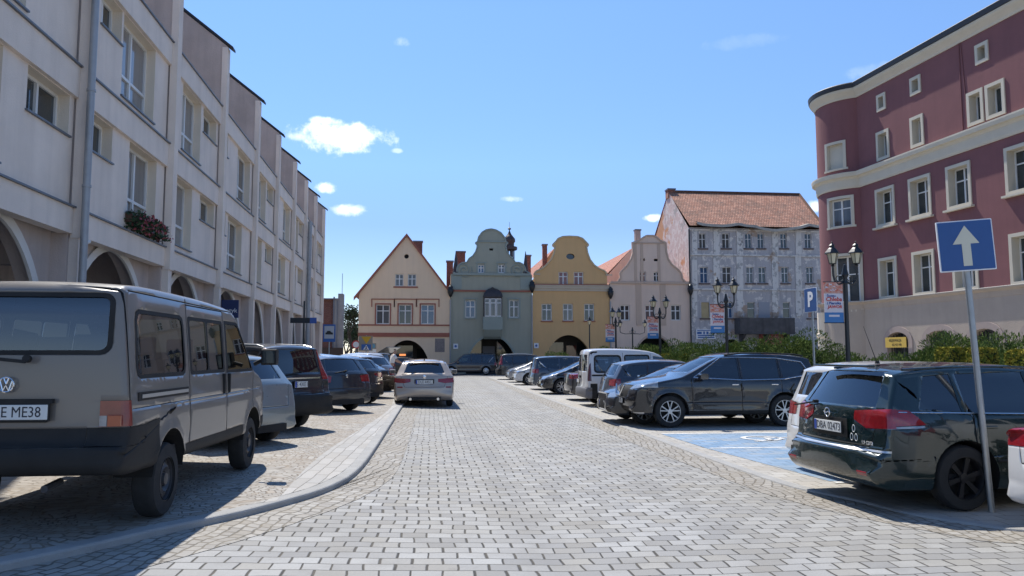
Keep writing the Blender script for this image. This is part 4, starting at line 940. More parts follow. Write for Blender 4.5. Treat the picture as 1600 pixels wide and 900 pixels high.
# ground-floor arched openings
zga = zat(1405, 519)
gx = [(FR.px(1389,540)[0], FR.px(1422,540)[0]), (FR.px(1450,540)[0], FR.px(1492,540)[0])]
dx_ = gx[1][0]-gx[0][0]; gx += [(gx[1][0]+dx_*k_, gx[1][0]+dx_*k_+1.6) for k_ in range(1,6)]
ztopR = zc3b+.1
mb = MB(); mb.wall([(.0,zc1-.05),(L,zc1-.05),(L,ztopR),(.0,ztopR)], [h_ for h_ in holes], 0, .42, 0, 1); mb.build('front_wall', [m_ma, m_cr], RB)
gh = [arch(a, b, .15, zga, zs=zga-.45, n=10) for a,b in gx if b < L-.5]
mb = MB(); mb.wall([(.0,0),(L,0),(L,zc1-.05),(.0,zc1-.05)], gh, -.06, .4); mb.build('plinth_wall', m_pl, RB)
for q in gh:
    a, b = q[0][0], q[-1][0]
    window(RB, a, b, .15, zga, .30, 2, (.7,), .07, m_pane, m_zinc, 'arched_window')
    br = MB()
    for k_ in range(9): xx = a+(b-a)*(k_+.5)/9; br.box(xx-.012, xx+.012, .1, .125, .15, zga-.1)
    br.build('window_grille', m_black, RB)
    tm = MB(); P = arch(a-.3, b+.3, .0, zga+.3, zs=zga-.45, n=10); Q = arch(a, b, .0, zga, zs=zga-.45, n=10); n = len(P)
    tm.add([(p[0],-.11,p[1]) for p in Q]+[(p[0],-.11,p[1]) for p in P]+[(p[0],-.055,p[1]) for p in P]+[(p[0],-.05,p[1]) for p in Q], [(i,i+1,n+i+1,n+i) for i in range(n-1)]+[(n+i,n+i+1,2*n+i+1,2*n+i) for i in range(n-1)]+[(i,i+1,3*n+i+1,3*n+i) for i in range(n-1)]); tm.build('arch_surround', mat('pink_surround',(.37,.30,.27),.9,var=.06), RB)
for (a,b,c,d_,r_), hh in zip(hs, holes):
    k_ = 2 if r_ >= 1 else 1
    x0_, x1_, z0_, z1_ = bb(hh)
    tm = MB(); t = rz; y = -.06
    tm.box(a, x0_, y, .015, c, d_).box(x1_, b, y, .015, c, d_).box(x0_, x1_, y, .015, z1_, d_)
    if r_ in (0,): tm.box(x0_, x1_, y, .015, c, z0_)
    if r_ == 2: tm.box(a-.12, b+.12, -.2, .015, c-.1, c-.002).box(x0_, x1_, y, .015, c, z0_)
    if r_ in (1,3): tm.box(x0_, x1_, y, .015, c, z0_)
    tm.build('window_surround', m_cr, RB)
    window(RB, x0_, x1_, z0_, z1_, .34, k_, (.66,) if r_ >= 2 else (), .06, [m_pane, m_panec][int(a*3) % 2])
# cornices: swept profile along facade + round the tower
Rt = 2.30; tc_ = FR.I @ AT(1350.5, 45.4); TX, TY = tc_.x, tc_.y     # tower centre in building coordinates
def path():                                      # along facade from right to junction, then round the tower
    P = [(L, 0.0, 0, -1), (0.5, 0.0, 0, -1)]
    a_start = math.asin(max(-1, min(1, (0-TY)/Rt)))
    # angle measured in local frame: facade side point of circle where y = 0
    xj = TX+math.sqrt(max(0, Rt*Rt-TY*TY)); t0 = math.atan2(0-TY, xj-TX); n = 40
    P = [(L, 0.0, 0, -1), (xj, 0.0, 0, -1)]
    for i in range(n+1):
        t = t0-(math.pi*1.25)*i/n; P.append((TX+Rt*math.cos(t), TY+Rt*math.sin(t), math.cos(t), math.sin(t)))
    return P
PT = path()
def sweep(name, prof, m):                        # prof: (out, z)
    mb = MB(); k = len(prof); vs = []
    pts = PT
    for (x, y, nx, ny) in pts: vs += [(x+nx*o_, y+ny*o_, z_) for o_, z_ in prof]
    fs = []
    for i in range(len(pts)-1):
        for j in range(k-1): fs.append((i*k+j, i*k+j+1, (i+1)*k+j+1, (i+1)*k+j))
    mb.add(vs, fs); return mb.build(name, m, RB)
zt_ = zc2t
sweep('cornice', [(.0,zc2b),(.06,zc2b),(.10,zc2b+.12),(.12,zc2b+.5),(.2,zc2b+.62),(.32,zt_-.25),(.36,zt_-.08),(.36,zt_),(0,zt_+.06)], m_cr)
sweep('cornice', [(.0,zc1-.42),(.08,zc1-.40),(.12,zc1-.16),(.26,zc1-.06),(.28,zc1),(0,zc1+.05)], m_pl)
sweep('sill_flashing', [(.285,zc1-.02),(.30,zc1+.012),(0,zc1+.062)], mat('pale_flashing',(.45,.43,.40),.6))
sweep('cornice', [(.0,zc3b),(.05,zc3b),(.09,zc3b+.12),(.22,zc3b+.30),(.26,zc3b+.34),(.32,zc3b+.44),(.32,zc3b+.52),(0,zc3b+.55)], m_cr)
sweep('gutter', [(.10,zc3b+.53),(.36,zc3b+.535),(.40,zc3b+.78),(.34,zc3b+.84),(.2,zc3b+.83),(0,zc3b+.8)], m_gut)
# tower drum with its windows
def drum(z0, z1, holes, m, mr, ro=0.0, name='tower_wall'):
    t0 = math.atan2(-TY, math.sqrt(max(0, Rt*Rt-TY*TY))); t1 = t0-math.pi*1.3; RR = Rt+ro
    mb = MB()
    As = sorted(set([t0+(t1-t0)*i/48 for i in range(49)]+[a for h_ in holes for a in h_[:2]]), reverse=True)
    Zs = sorted(set([z0, z1]+[z for h_ in holes for z in h_[2:]]))
    for a, b in zip(As[:-1], As[1:]):
        for c, d_ in zip(Zs[:-1], Zs[1:]):
            am, zm = (a+b)/2, (c+d_)/2
            if any(h_[1] < am < h_[0] and h_[2] < zm < h_[3] for h_ in holes): continue
            mb.add([(TX+RR*math.cos(t), TY+RR*math.sin(t), z) for t, z in ((a,c),(b,c),(b,d_),(a,d_))], [(0,1,2,3)])
    for h_ in holes:
        P = [(h_[0],h_[2]),(h_[1],h_[2]),(h_[1],h_[3]),(h_[0],h_[3])]; Ri = RR-.32
        vs = [(TX+RR*math.cos(t), TY+RR*math.sin(t), z) for t, z in P]+[(TX+Ri*math.cos(t), TY+Ri*math.sin(t), z) for t, z in P]
        mb.add(vs, [(i,(i+1)%4,(i+1)%4+4,i+4) for i in range(4)], 1)
    return mb.build(name, [m, mr], RB)
def tang(u):                                     # tower angle under picture column u
    best = None
    for i in range(400):
        t = -math.pi*1.6+math.pi*2*i/400
        p = FR.M @ Vector((TX+Rt*math.cos(t), TY+Rt*math.sin(t), 5)); q = cam_px(p); n_ = FR.M.to_3x3() @ Vector((math.cos(t), math.sin(t), 0))
        if n_.dot(p-Vector((0,0,CAMH))) > 0: continue
        if best is None or abs(q[0]-u) < best[0]: best = (abs(q[0]-u), t)
    return best[1]
def cam_px(p):
    q = CR.inverted() @ (Vector(p)-Vector((0,0,CAMH))); return (800+F*q.x/-q.z, 450-F*q.y/-q.z)
def tz(u, v):
    t = tang(u); p = FR.M @ Vector((TX+Rt*math.cos(t), TY+Rt*math.sin(t), 0)); f = Vector((math.sin(YAW), math.cos(YAW), 0)); d_ = p.dot(f)
    dd = ray(u, v); s_ = d_/dd.dot(f); return CAMH+dd.z*s_
th = []
for (a,b,t,s) in ((1301,1326,226,264),(1302,1335,311,353),(1305,1345,400,484)):
    th.append((tang(a), tang(b), tz((a+b)/2, s), tz((a+b)/2, t)))
th = [tuple([max(q[0],q[1]), min(q[0],q[1]), q[2], q[3]]) for q in th]
def fix(t): 
    t0 = math.atan2(-TY, math.sqrt(max(0, Rt*Rt-TY*TY)))
    while t > t0+1e-6: t -= 2*math.pi
    return t
th = [(fix(q[0]), fix(q[1]), q[2], q[3]) for q in th]
drum(zc1+.0, zc3b+.1, th, m_ma, m_cr); 
tg = (fix(tang(1316)), fix(tang(1346)), .12, tz(1330,531))
drum(0, zc1, [tg], m_pl, m_pl, .06, 'tower_plinth')
def chordwin(h_, blind=False, name='window', RR=None):
    a, b, z0, z1 = h_; Ri = Rt-.24; A = Vector((TX+Ri*math.cos(a), TY+Ri*math.sin(a), 0)); B = Vector((TX+Ri*math.cos(b), TY+Ri*math.sin(b), 0))
    if (FR.M.to_3x3() @ (B-A)).dot(Vector((1,0,0))) < 0: A, B = B, A
    l = (B-A).length; e = empty(name, A, math.atan2((B-A).y, (B-A).x), RB)
    return e, l, z0, z1
def chordframe(h_, pane, blind=False):
    a, b, z0, z1 = h_; Ri = Rt-.22; A = Vector((TX+Ri*math.cos(a), TY+Ri*math.sin(a), 0)); B = Vector((TX+Ri*math.cos(b), TY+Ri*math.sin(b), 0))
    n_ = Vector((math.cos((a+b)/2), math.sin((a+b)/2), 0)); t = (B-A).normalized(); l = (B-A).length
    def P(s, z, o_): q = A+t*s+n_*o_; return (q.x, q.y, z)
    def bx_(mb, s0, s1, z0, z1, o0, o1): mb.add([P(s0,z0,o0),P(s1,z0,o0),P(s1,z0,o1),P(s0,z0,o1),P(s0,z1,o0),P(s1,z1,o0),P(s1,z1,o1),P(s0,z1,o1)], [(0,3,2,1),(4,5,6,7),(0,1,5,4),(1,2,6,5),(2,3,7,6),(3,0,4,7)])
    mb = MB()
    if blind: bx_(mb, 0, l, z0, z1, -.04, .06); return mb.build('blind_window', m_cr, RB)
    f_ = .07
    for (s0,s1,a0,a1) in ((0,f_,z0,z1),(l-f_,l,z0,z1),(f_,l-f_,z0,z0+f_),(f_,l-f_,z1-f_,z1),(l/2-.05,l/2+.05,z0+f_,z1-f_)): bx_(mb, s0,s1,a0,a1,-.03,.03)
    bx_(mb, f_, l-f_, z0+(z1-z0)*.66-.03, z0+(z1-z0)*.66+.03, -.03, .022)
    w_ = mb.build('window', m_pvc, RB); MB().quad([P(0,z0,-.01),P(l,z0,-.01),P(l,z1,-.01),P(0,z1,-.01)]).build('pane', pane, w_)
chordframe(th[0], None, True); chordframe(th[1], m_panec); chordframe(th[2], m_pane); chordframe(tg, m_panec)
# cream surrounds on the drum
def dsur(h_):
    mb = MB(); a, b, z0, z1 = h_; da = .17/Rt; RR = Rt+.06
    def strip_(a0, a1, c, d_):
        n = 8
        for i in range(n):
            p, q = a0+(a1-a0)*i/n, a0+(a1-a0)*(i+1)/n
            vs = [(TX+r_*math.cos(t), TY+r_*math.sin(t), z) for r_ in (RR, Rt-.01) for t, z in ((p,c),(q,c),(q,d_),(p,d_))]
            mb.add(vs, [(0,1,2,3),(0,1,5,4),(3,2,6,7),(0,3,7,4),(1,2,6,5)])
    strip_(a+da, a, z0, z1+.16); strip_(b, b-da, z0, z1+.16); strip_(a, b, z1+.002, z1+.16); strip_(a+da*1.5, b-da*1.5, z0-.12, z0-.002)
    mb.build('window_surround', m_cr, RB)
for q in th: dsur(q)
# building mass, roof
mb = MB(); mb.box(.3, L, .5, 14, 0, ztopR+.7); mb.build('core_wall', m_dark, RB)
mb = MB(); mb.add([(-.2,-.2,zc3b+.80),(L,-.2,zc3b+.80),(L,7,zc3b+3.2),(1.5,7,zc3b+3.2)], [(0,1,2,3)])
mb.lathe([(Rt+.30,zc3b+.79),(.05,zc3b+1.5)], (TX,TY,0), 40); mb.build('roof', m_zinc, RB)
# small parts: cable, pale corner pier at tower foot
MB().bar((FR.px(1505,200)[0], -.02, zc2t), (FR.px(1505,200)[0]-.0, -.02, zc3b), .025).bar((FR.px(1512,200)[0], -.02, zc2t+1.5), (FR.px(1508,200)[0], -.02, zc3b), .02).build('cable', m_ma, RB)
p = FR.I @ AT(1290, 44); mb = MB().lathe([(.34,0),(.34,2.6),(.42,2.7),(.42,2.85),(.34,2.9),(.34,zc1-.5)], (TX+(Rt+.02)*math.cos(tang(1286)), TY+(Rt+.02)*math.sin(tang(1286)), 0), 12); mb.build('corner_pier', m_lst2, RB)
# yellow advertising board on the arched window
a, b = gx[0]; sgn = empty('wall_sign', FR.M @ Vector((a-.0, -.2, zat(1405,543))), FR.a); tag(sgn, 'yellow advertising board over an arched ground-floor window of the maroon building', 'sign')
H_ = zat(1405,527)-zat(1405,543); m_yel = mat('sign_yellow',(.62,.42,.08),.6)
MB().box(.02,b-a,-.03,.0,0,H_).build('board', m_yel, sgn)
m_ink2 = mat('dark_ink',(.05,.04,.03),.6)
text('lettering', 'REZERWACJA', H_*.36, m_ink2, sgn, ((b-a)/2, -.035, H_*.68), (math.pi/2,0,0), squash=.8); text('lettering', '602 421 048', H_*.34, m_ink2, sgn, ((b-a)/2+.1, -.035, H_*.27), (math.pi/2,0,0), squash=.8)
# ================================================================ VEHICLES
def paint(name, col, rough=.28, metal=.0, coat=1.0, dust=.15):
    m = newmat('paint_'+name); g = NG(m); co = g.n('ShaderNodeTexCoord').outputs['Object']
    sx = g.n('ShaderNodeSeparateXYZ'); g.l(co, sx.inputs[0])
    n = g.noise(co, 2.2, 6, .65); n2 = g.noise(co, 18, 4, .7)
    low = g.mr(sx.outputs[2], .25, .75, 1, 0)       # road dust sits low on the body
    f = g.m('MULTIPLY', g.m('ADD', g.m('MULTIPLY', low, .55), .12), g.mr(n, .35, .7))
    f = g.m('MULTIPLY', f, dust*1.6)
    c = g.rgb(g.m('MINIMUM', f, .7), col, (.20,.18,.15)); g.l(c, g.b.inputs['Base Color'])
    g.b.inputs['Metallic'].default_value = metal; g.l(g.mr(n2, .2, .8, rough*.95, rough*1.08), g.b.inputs['Roughness'])
    g.b.inputs['Coat Weight'].default_value = coat; g.b.inputs['Coat Roughness'].default_value = .04
    g.l(g.mr(g.m('ADD', f, 0.0), 0, .5, .03, .3), g.b.inputs['Coat Roughness']); return m
def glassmat(name, tint, t=.35):
    m = bpy.data.materials.new(name); m.use_nodes = True; MATS[name] = m; nt = m.node_tree; nt.nodes.clear()
    o = nt.nodes.new('ShaderNodeOutputMaterial'); mx = nt.nodes.new('ShaderNodeMixShader'); tr = nt.nodes.new('ShaderNodeBsdfTransparent'); gl = nt.nodes.new('ShaderNodeBsdfGlossy'); fr = nt.nodes.new('ShaderNodeFresnel')
    fr.inputs['IOR'].default_value = 2.1; gl.inputs['Roughness'].default_value = .015; gl.inputs['Color'].default_value = (.95,.97,1,1); tr.inputs['Color'].default_value = (tint[0]*t, tint[1]*t, tint[2]*t, 1)
    nt.links.new(fr.outputs[0], mx.inputs[0]); nt.links.new(tr.outputs[0], mx.inputs[1]); nt.links.new(gl.outputs[0], mx.inputs[2]); nt.links.new(mx.outputs[0], o.inputs[0]); return m
g_clear = glassmat('car_glass', (.85,.95,.92), .62); g_tint = glassmat('car_glass_tinted', (.8,.9,.95), .40); g_priv = glassmat('car_glass_privacy', (.75,.82,.9), .16)
m_tyre = mat('tyre_rubber', (.022,.022,.022), .85, var=.4, vscale=6); m_plas = mat('black_plastic', (.026,.025,.024), .65, spec=.25, var=.2, vscale=5, bump=.1, bscale=200)
m_rimA = mat('alloy_silver', (.55,.56,.57), .3, metal=.8); m_rimD = mat('steel_wheel_dark', (.07,.07,.075), .5, metal=.3, var=.3, vscale=10); m_rimB = mat('rim_black', (.018,.018,.02), .35)
m_lampr = mat('tail_lamp_red', (.27,.010,.014), .12, coat=1.0, var=.3, vscale=12); m_lampo = mat('lamp_orange', (.60,.20,.05), .2, coat=1.0); m_lampw = mat('lamp_clear', (.30,.31,.32), .12, metal=.4, coat=1.0, var=.3, vscale=20)
m_lampb = mat('tail_lamp_smoked', (.10,.02,.025), .1, coat=1.0)
m_chr = mat('chrome', (.75,.76,.78), .12, metal=1.0); m_int = mat('interior_dark', (.035,.035,.038), .8); m_seat = mat('seat_fabric', (.055,.055,.06), .9); m_well = mat('wheel_well', (.012,.012,.012), .95)
m_plate = mat('plate_white', (.68,.68,.65), .45); m_eu = mat('plate_eu_blue', (.03,.08,.38), .4); m_ltr = mat('plate_letters', (.02,.02,.03), .5); m_seam = mat('panel_gap', (.008,.008,.009), .9)
def chaikin(P, n=1, closed=True):
    for _ in range(n):
        Q = []
        for i in range(len(P)):
            a = P[i]; b = P[(i+1) % len(P)]
            Q += [(a[0]*.78+b[0]*.22, a[1]*.78+b[1]*.22), (a[0]*.22+b[0]*.78, a[1]*.22+b[1]*.78)]
        P = Q
    return P
def resamp(P, step):
    out = []
    for i in range(len(P)):
        a = P[i]; b = P[(i+1) % len(P)]; l = math.hypot(b[0]-a[0], b[1]-a[1]); k = max(1, int(round(l/step)))
        out += [(a[0]+(b[0]-a[0])*j/k, a[1]+(b[1]-a[1])*j/k) for j in range(k)]
    return out
def sstep(a, b, x): t = min(1, max(0, (x-a)/(b-a))); return t*t*(3-2*t)
class Body:
    def __init__(s, W, sil, wb, wr, belt, tumble=.42, tapF=.12, tapR=.10, taL=.7, rf=.06, crownE=.12, crownT=.04, shoulder=.025, flare=.012, zmid=.55, sub=1, crease=.0):
        s.__dict__.update(locals()); s.xF = max(p[0] for p in sil); s.xR = min(p[0] for p in sil)
        P = resamp(chaikin(sil, sub), .085)
        a = sum(P[i][0]*P[(i+1)%len(P)][1]-P[(i+1)%len(P)][0]*P[i][1] for i in range(len(P)))
        if a < 0: P = P[::-1]
        s.P = P; n = len(P)
        s.N = []
        for i in range(n):
            dx, dz = P[(i+1)%n][0]-P[i-1][0], P[(i+1)%n][1]-P[i-1][1]; l = math.hypot(dx, dz) or 1; s.N.append((-dz/l, dx/l))  # inward (CCW)
        s.bm = s.make()
    def S(s, x, z):
        h = s.W/2
        tf = max(0, (x-(s.xF-s.taL))/s.taL); tr = max(0, ((s.xR+s.taL)-x)/s.taL)
        h -= s.tapF*tf**2.2+s.tapR*tr**2.2
        h -= .07*(1-sstep(.12, .42, z))**1.5
        zb = s.belt
        h -= .018*sstep(.75*zb, zb, z)
        if z > zb: h -= s.shoulder*sstep(zb, zb+.05, z)+s.tumble*(z-zb)*(1+.25*(z-zb))
        for xa in (0, s.wb):
            r = math.hypot(x-xa, z-s.wr); h += s.flare*math.exp(-((r-s.wr*1.16)/.06)**2)*(1 if z < zb*.9 else 0)
        if s.crease: h -= s.crease*math.exp(-((z-.50)/.10)**2)*sstep(-.1+s.wr*1.5, .3+s.wr*1.5, x)*(1-sstep(s.wb-s.wr*1.5-.3, s.wb-s.wr*1.5, x)); h += .010*math.exp(-((z-zb*.86)/.022)**2)
        return h
    def make(s):
        bm = bmesh.new(); n = len(s.P); rings = []; nS, nF, nV = 7, 4, 13
        lo, hi = .15, s.wb-.15
        for i in range(n):
            C = s.P[i]; Nn = s.N[i]; e = abs(Nn[0]); cr = s.crownT+(s.crownE-s.crownT)*e**1.6
            if Nn[1] > .3: cr *= .1                 # flat underside
            rf = s.rf
            q0 = (C[0]+Nn[0]*(cr+rf), C[1]+Nn[1]*(cr+rf)); ye = s.S(*q0)-rf; ch = []
            for j in range(nS):
                u = j/(nS-1); ch.append((C[0]+Nn[0]*cr*u*u, u*ye, C[1]+Nn[1]*cr*u*u))
            for j in range(1, nF+1):
                t = math.pi/2*j/nF; ch.append((C[0]+Nn[0]*(cr+rf*(1-math.cos(t))), ye+rf*math.sin(t), C[1]+Nn[1]*(cr+rf*(1-math.cos(t)))))
            xp = min(hi, max(lo, C[0]*.9+s.wb*.05)); 
            for j in range(1, nV+1):
                v = j/nV; q = (q0[0]+(xp-q0[0])*v, q0[1]+(s.zmid-q0[1])*v); ch.append((q[0], s.S(*q), q[1]))
            rings.append(ch)
        for sg in (1, -1):
            V = [[bm.verts.new((p[0], p[1]*sg, p[2])) for p in ch] for ch in rings]; k = len(V[0])
            for i in range(n):
                a, b = V[i], V[(i+1)%n]
                for j in range(k-1):
                    q = [a[j], b[j], b[j+1], a[j+1]]
                    try: bm.faces.new(q if sg > 0 else q[::-1])
                    except ValueError: pass
        bmesh.ops.remove_doubles(bm, verts=bm.verts, dist=.002)
        bmesh.ops.recalc_face_normals(bm, faces=bm.faces)
        for f in bm.faces: f.smooth = True
        return bm
    def cut(s, view, poly, lim, sgn=0):
        """cut out the faces inside a convex outline. view 'x': poly in (y,z), lim on x; 'y': poly in (x,z), lim on |y|; 'z': poly in (x,y), lim on z. returns faces"""
        bm = s.bm; ax = {'x': (1,2,0), 'y': (0,2,1), 'z': (0,1,2)}[view]; A, B, D = ax
        a = sum(poly[i][0]*poly[(i+1)%len(poly)][1]-poly[(i+1)%len(poly)][0]*poly[i][1] for i in range(len(poly)))
        if a < 0: poly = poly[::-1]
        x0 = min(p[0] for p in poly)-.02; x1 = max(p[0] for p in poly)+.02; z0 = min(p[1] for p in poly)-.02; z1 = max(p[1] for p in poly)+.02
        lo, hi = lim
        def near(f):
            cs = [v.co for v in f.verts]
            if max(c[A] for c in cs) < x0 or min(c[A] for c in cs) > x1 or max(c[B] for c in cs) < z0 or min(c[B] for c in cs) > z1: return False
            return max(c[D] for c in cs) >= lo and min(c[D] for c in cs) <= hi
        cand = [f for f in bm.faces if near(f)]
        def bis(co, no):
            nonlocal cand
            if not cand: return
            es = {e for f in cand for e in f.edges}; vs = {v for f in cand for v in f.verts}
            r_ = bmesh.ops.bisect_plane(bm, geom=cand+list(es)+list(vs), dist=1e-5, plane_co=co, plane_no=no)
            cand = [g_ for g_ in r_['geom'] if isinstance(g_, bmesh.types.BMFace) and g_.is_valid and near(g_)]
        for v_ in lim:
            if abs(v_) < 50:
                co = [0,0,0]; co[D] = v_; no = [0,0,0]; no[D] = 1; bis(co, no)
        n = len(poly)
        for i in range(n):
            p, q = poly[i], poly[(i+1)%n]; co = [0,0,0]; co[A], co[B] = p; no = [0,0,0]; no[A], no[B] = (q[1]-p[1]), -(q[0]-p[0]); bis(co, no)
        res = []
        for f in cand:
            c = f.calc_center_median()
            if not (lo <= c[D] <= hi): continue
            if all((poly[(i+1)%n][0]-poly[i][0])*(c[B]-poly[i][1])-(poly[(i+1)%n][1]-poly[i][1])*(c[A]-poly[i][0]) > -1e-7 for i in range(n)): res.append(f)
        return res
    def take(s, faces, name, mt, par, push=0.0, thick=0.0, raised=0.0):
        """remove faces from the shell and make them an object of their own"""
        if not faces: return None
        nb = bmesh.new(); mp = {}
        for f in faces:
            for v in f.verts:
                if v not in mp: mp[v] = nb.verts.new(v.co-v.normal*push)
            try: g_ = nb.faces.new([mp[v] for v in f.verts]); g_.smooth = True
            except ValueError: pass
        bmesh.ops.delete(s.bm, geom=faces, context='FACES')
        me = bpy.data.meshes.new(name); nb.to_mesh(me); nb.free(); me.materials.append(mt)
        o = bpy.data.objects.new(name, me); COL.objects.link(o); o.parent = par
        if thick: md = o.modifiers.new('s', 'SOLIDIFY'); md.thickness = thick; md.offset = raised
        return o
    def drop(s, faces): bmesh.ops.delete(s.bm, geom=faces, context='FACES')
    def finish(s, par, mt, name='body'):
        bmesh.ops.dissolve_degenerate(s.bm, dist=.0015, edges=s.bm.edges)
        me = bpy.data.meshes.new(name); s.bm.to_mesh(me); s.bm.free()
        for q in (mt, m_int, m_seam): me.materials.append(q)
        o = bpy.data.objects.new(name, me); COL.objects.link(o); o.parent = par
        md = o.modifiers.new('s', 'SOLIDIFY'); md.thickness = .022; md.offset = -1; md.material_offset = 1; md.material_offset_rim = 2; wn_ = o.modifiers.new('w', 'WEIGHTED_NORMAL'); wn_.weight = 100; wn_.keep_sharp = False
        return o
def wheel(par, x, y, r, style, wid=.21, side=1):
    """tyre mesh with a rim sub-part; outer face points to side"""
    rr = r*(.66 if style != 'steel' else .60)
    prof = [(rr,-.5),(rr+.02,-.5),(r*.93,-.46),(r*.985,-.36),(r,-.2),(r,.2),(r*.985,.36),(r*.93,.46),(rr+.02,.5),(rr,.47),(rr-.01,.2),(rr-.01,-.5)]
    mb = MB().lathe([(a, b*wid) for a, b in prof], (0,0,0), 40, axis='y')
    # tread grooves
    wobj = mb.build('wheel', m_tyre, par, smooth='auto', loc=(x, y, r))
    sy = side; o_ = wid/2*.94
    rm = MB(); m = {'steel': m_rimD, 'cap': m_rimA, 'black': m_rimB}.get(style, m_rimA)
    rm.lathe([(rr,o_*sy),(rr*.965,o_*sy),(rr*.93,(o_-.03)*sy),(rr*.93,-o_*sy*.5)], (0,0,0), 40, axis='y')
    if style == 'steel':
        rm.lathe([(rr*.93,(o_-.045)*sy),(rr*.75,(o_-.03)*sy),(rr*.55,(o_-.01)*sy),(rr*.40,(o_-.045)*sy),(rr*.28,(o_-.045)*sy),(rr*.26,(o_-.005)*sy),(0,(o_)*sy)], (0,0,0), 40, axis='y')
        for i in range(14):
            t = 2*math.pi*i/14; rm.bar((rr*.68*math.cos(t),(o_-.05)*sy,rr*.68*math.sin(t)),(rr*.68*math.cos(t),(o_-.022)*sy,rr*.68*math.sin(t)), rr*.055, n=8, m=1)
        for i in range(5): t = 2*math.pi*i/5; rm.bar((rr*.34*math.cos(t),(o_-.05)*sy,rr*.34*math.sin(t)),(rr*.34*math.cos(t),(o_-.02)*sy,rr*.34*math.sin(t)), rr*.03, n=6)
    elif style == 'cap':
        rm.lathe([(rr*.94,(o_-.02)*sy),(rr*.6,(o_+.0)*sy),(rr*.2,(o_+.005)*sy),(0,(o_+.006)*sy)], (0,0,0), 40, axis='y')
        for i in range(9):
            t = 2*math.pi*i/9; c, s_ = math.cos(t), math.sin(t); rm.bar((rr*.45*c,(o_+.003)*sy,rr*.45*s_),(rr*.84*c,(o_-.008)*sy,rr*.84*s_), rr*.06, rr*.11, n=6, m=1)
    else:
        rm.lathe([(rr*.93,-(o_*.2)*sy),(0,-(o_*.2)*sy)], (0,0,0), 30, m=1, axis='y')
        rm.lathe([(rr*.24,(o_-.06)*sy),(rr*.22,(o_-.02)*sy),(0,(o_-.015)*sy)], (0,0,0), 20, axis='y')
        ns, w0, dbl = {'alloy5': (5,.17,True), 'alloy10': (5,.10,True), 'black': (6,.16,False), 'alloy7': (7,.13,False)}.get(style, (5,.17,True))
        for i in range(ns):
            for dt in ((-.16, .16) if dbl else (0,)):
                t = 2*math.pi*(i+.25)/ns; t0 = t+dt*.4; t1 = t+dt*(1.5 if dbl else 1)
                a = Vector((rr*.18*math.cos(t0), (o_-.03)*sy, rr*.18*math.sin(t0))); b = Vector((rr*.95*math.cos(t1), (o_-.02)*sy, rr*.95*math.sin(t1)))
                n_ = (b-a).normalized().cross(Vector((0,1,0))); wa, wb_ = rr*w0*.55, rr*w0*.8; th = Vector((0,-.03*sy,0))
                if dbl: wa, wb_ = rr*w0*.38, rr*w0*.5
                vs = [a+n_*wa, b+n_*wb_, b-n_*wb_, a-n_*wa]; rm.add(vs+[v+th for v in vs], [(0,1,2,3),(7,6,5,4),(0,4,5,1),(1,5,6,2),(2,6,7,3),(3,7,4,0)])
    rm.build('rim', [m, m_rimB if style in ('cap','steel') else m_well], wobj, smooth='auto')
    return wobj
def plate(par, loc, rz, txt, w=.52, tilt=0.0, eu=True):
    p = MB().box(-w/2, w/2, -.006, .006, -.057, .057).build('number_plate', m_plate, par, bevel=.004); p.location = loc; p.rotation_euler = (tilt, 0, rz)
    MB().box(-w/2-.012, w/2+.012, -.002, .012, -.069, .069).build('plate_holder', m_plas, p)
    if eu: MB().box(-w/2+.003, -w/2+.045, -.0085, -.0065, -.054, .054).build('plate_band', m_eu, p)
    if txt: text('plate_text', txt, .115, m_ltr, p, (.02 if eu else 0, -.007, -.002), (math.pi/2, 0, 0), .001, squash=.86)
    return p
def mirror(par, x, y, z, m, s=1, big=False):
    h = .20 if big else .13
    mb = MB(); d = .09 if big else .10
    prof = rrect(-.10, .08, -h/2, h/2, .04) if not big else rrect(-.07, .08, -h/2, h/2, .03)
    o = MB().prism(prof, 0, .19*s).build('door_mirror', m, par, smooth=False, bevel=.02); o.location = (x, y+.05*s, z)
    MB().bar((0,0,-h*.2),(0,-.10*s,-h*.45), .025).build('mirror_arm', m_plas, o)
    MB().box(-.108 if not big else -.078, -.099 if not big else -.069, .02*s if s > 0 else -.17, .17 if s > 0 else -.02, -h*.38, h*.38).build('mirror_glass', m_pane, o)
    return o
def interior(par, b, z0=.28, belt=.9, rows=((.55,),(1.55,)), W=1.3, seat_h=.62):
    mb = MB().box(b.xR+.35, b.xF-.75, -W/2-.1, W/2+.1, z0, z0+.08); mb.box(b.xF-1.35, b.xF-.9, -W/2-.05, W/2+.05, z0+.1, belt-.06)
    mb.build('cabin_floor', m_int, par)
    for xs in rows:
        for ysn in (-1, 1):
            s = MB(); y = ysn*W*.27
            s.box(xs[0]-.28, xs[0]+.28, y-.25, y+.25, z0+.1, z0+.3)
            s.prism([(xs[0]-.30, z0+.2),(xs[0]-.18,z0+.2),(xs[0]-.28,z0+.28+seat_h),(xs[0]-.40,z0+.28+seat_h)], y-.24, y+.24)
            s.prism(rrect(xs[0]-.44, xs[0]-.34, z0+.32+seat_h, z0+.50+seat_h, .03), y-.13, y+.13)
            s.build('seat', m_seat, par, bevel=.03)
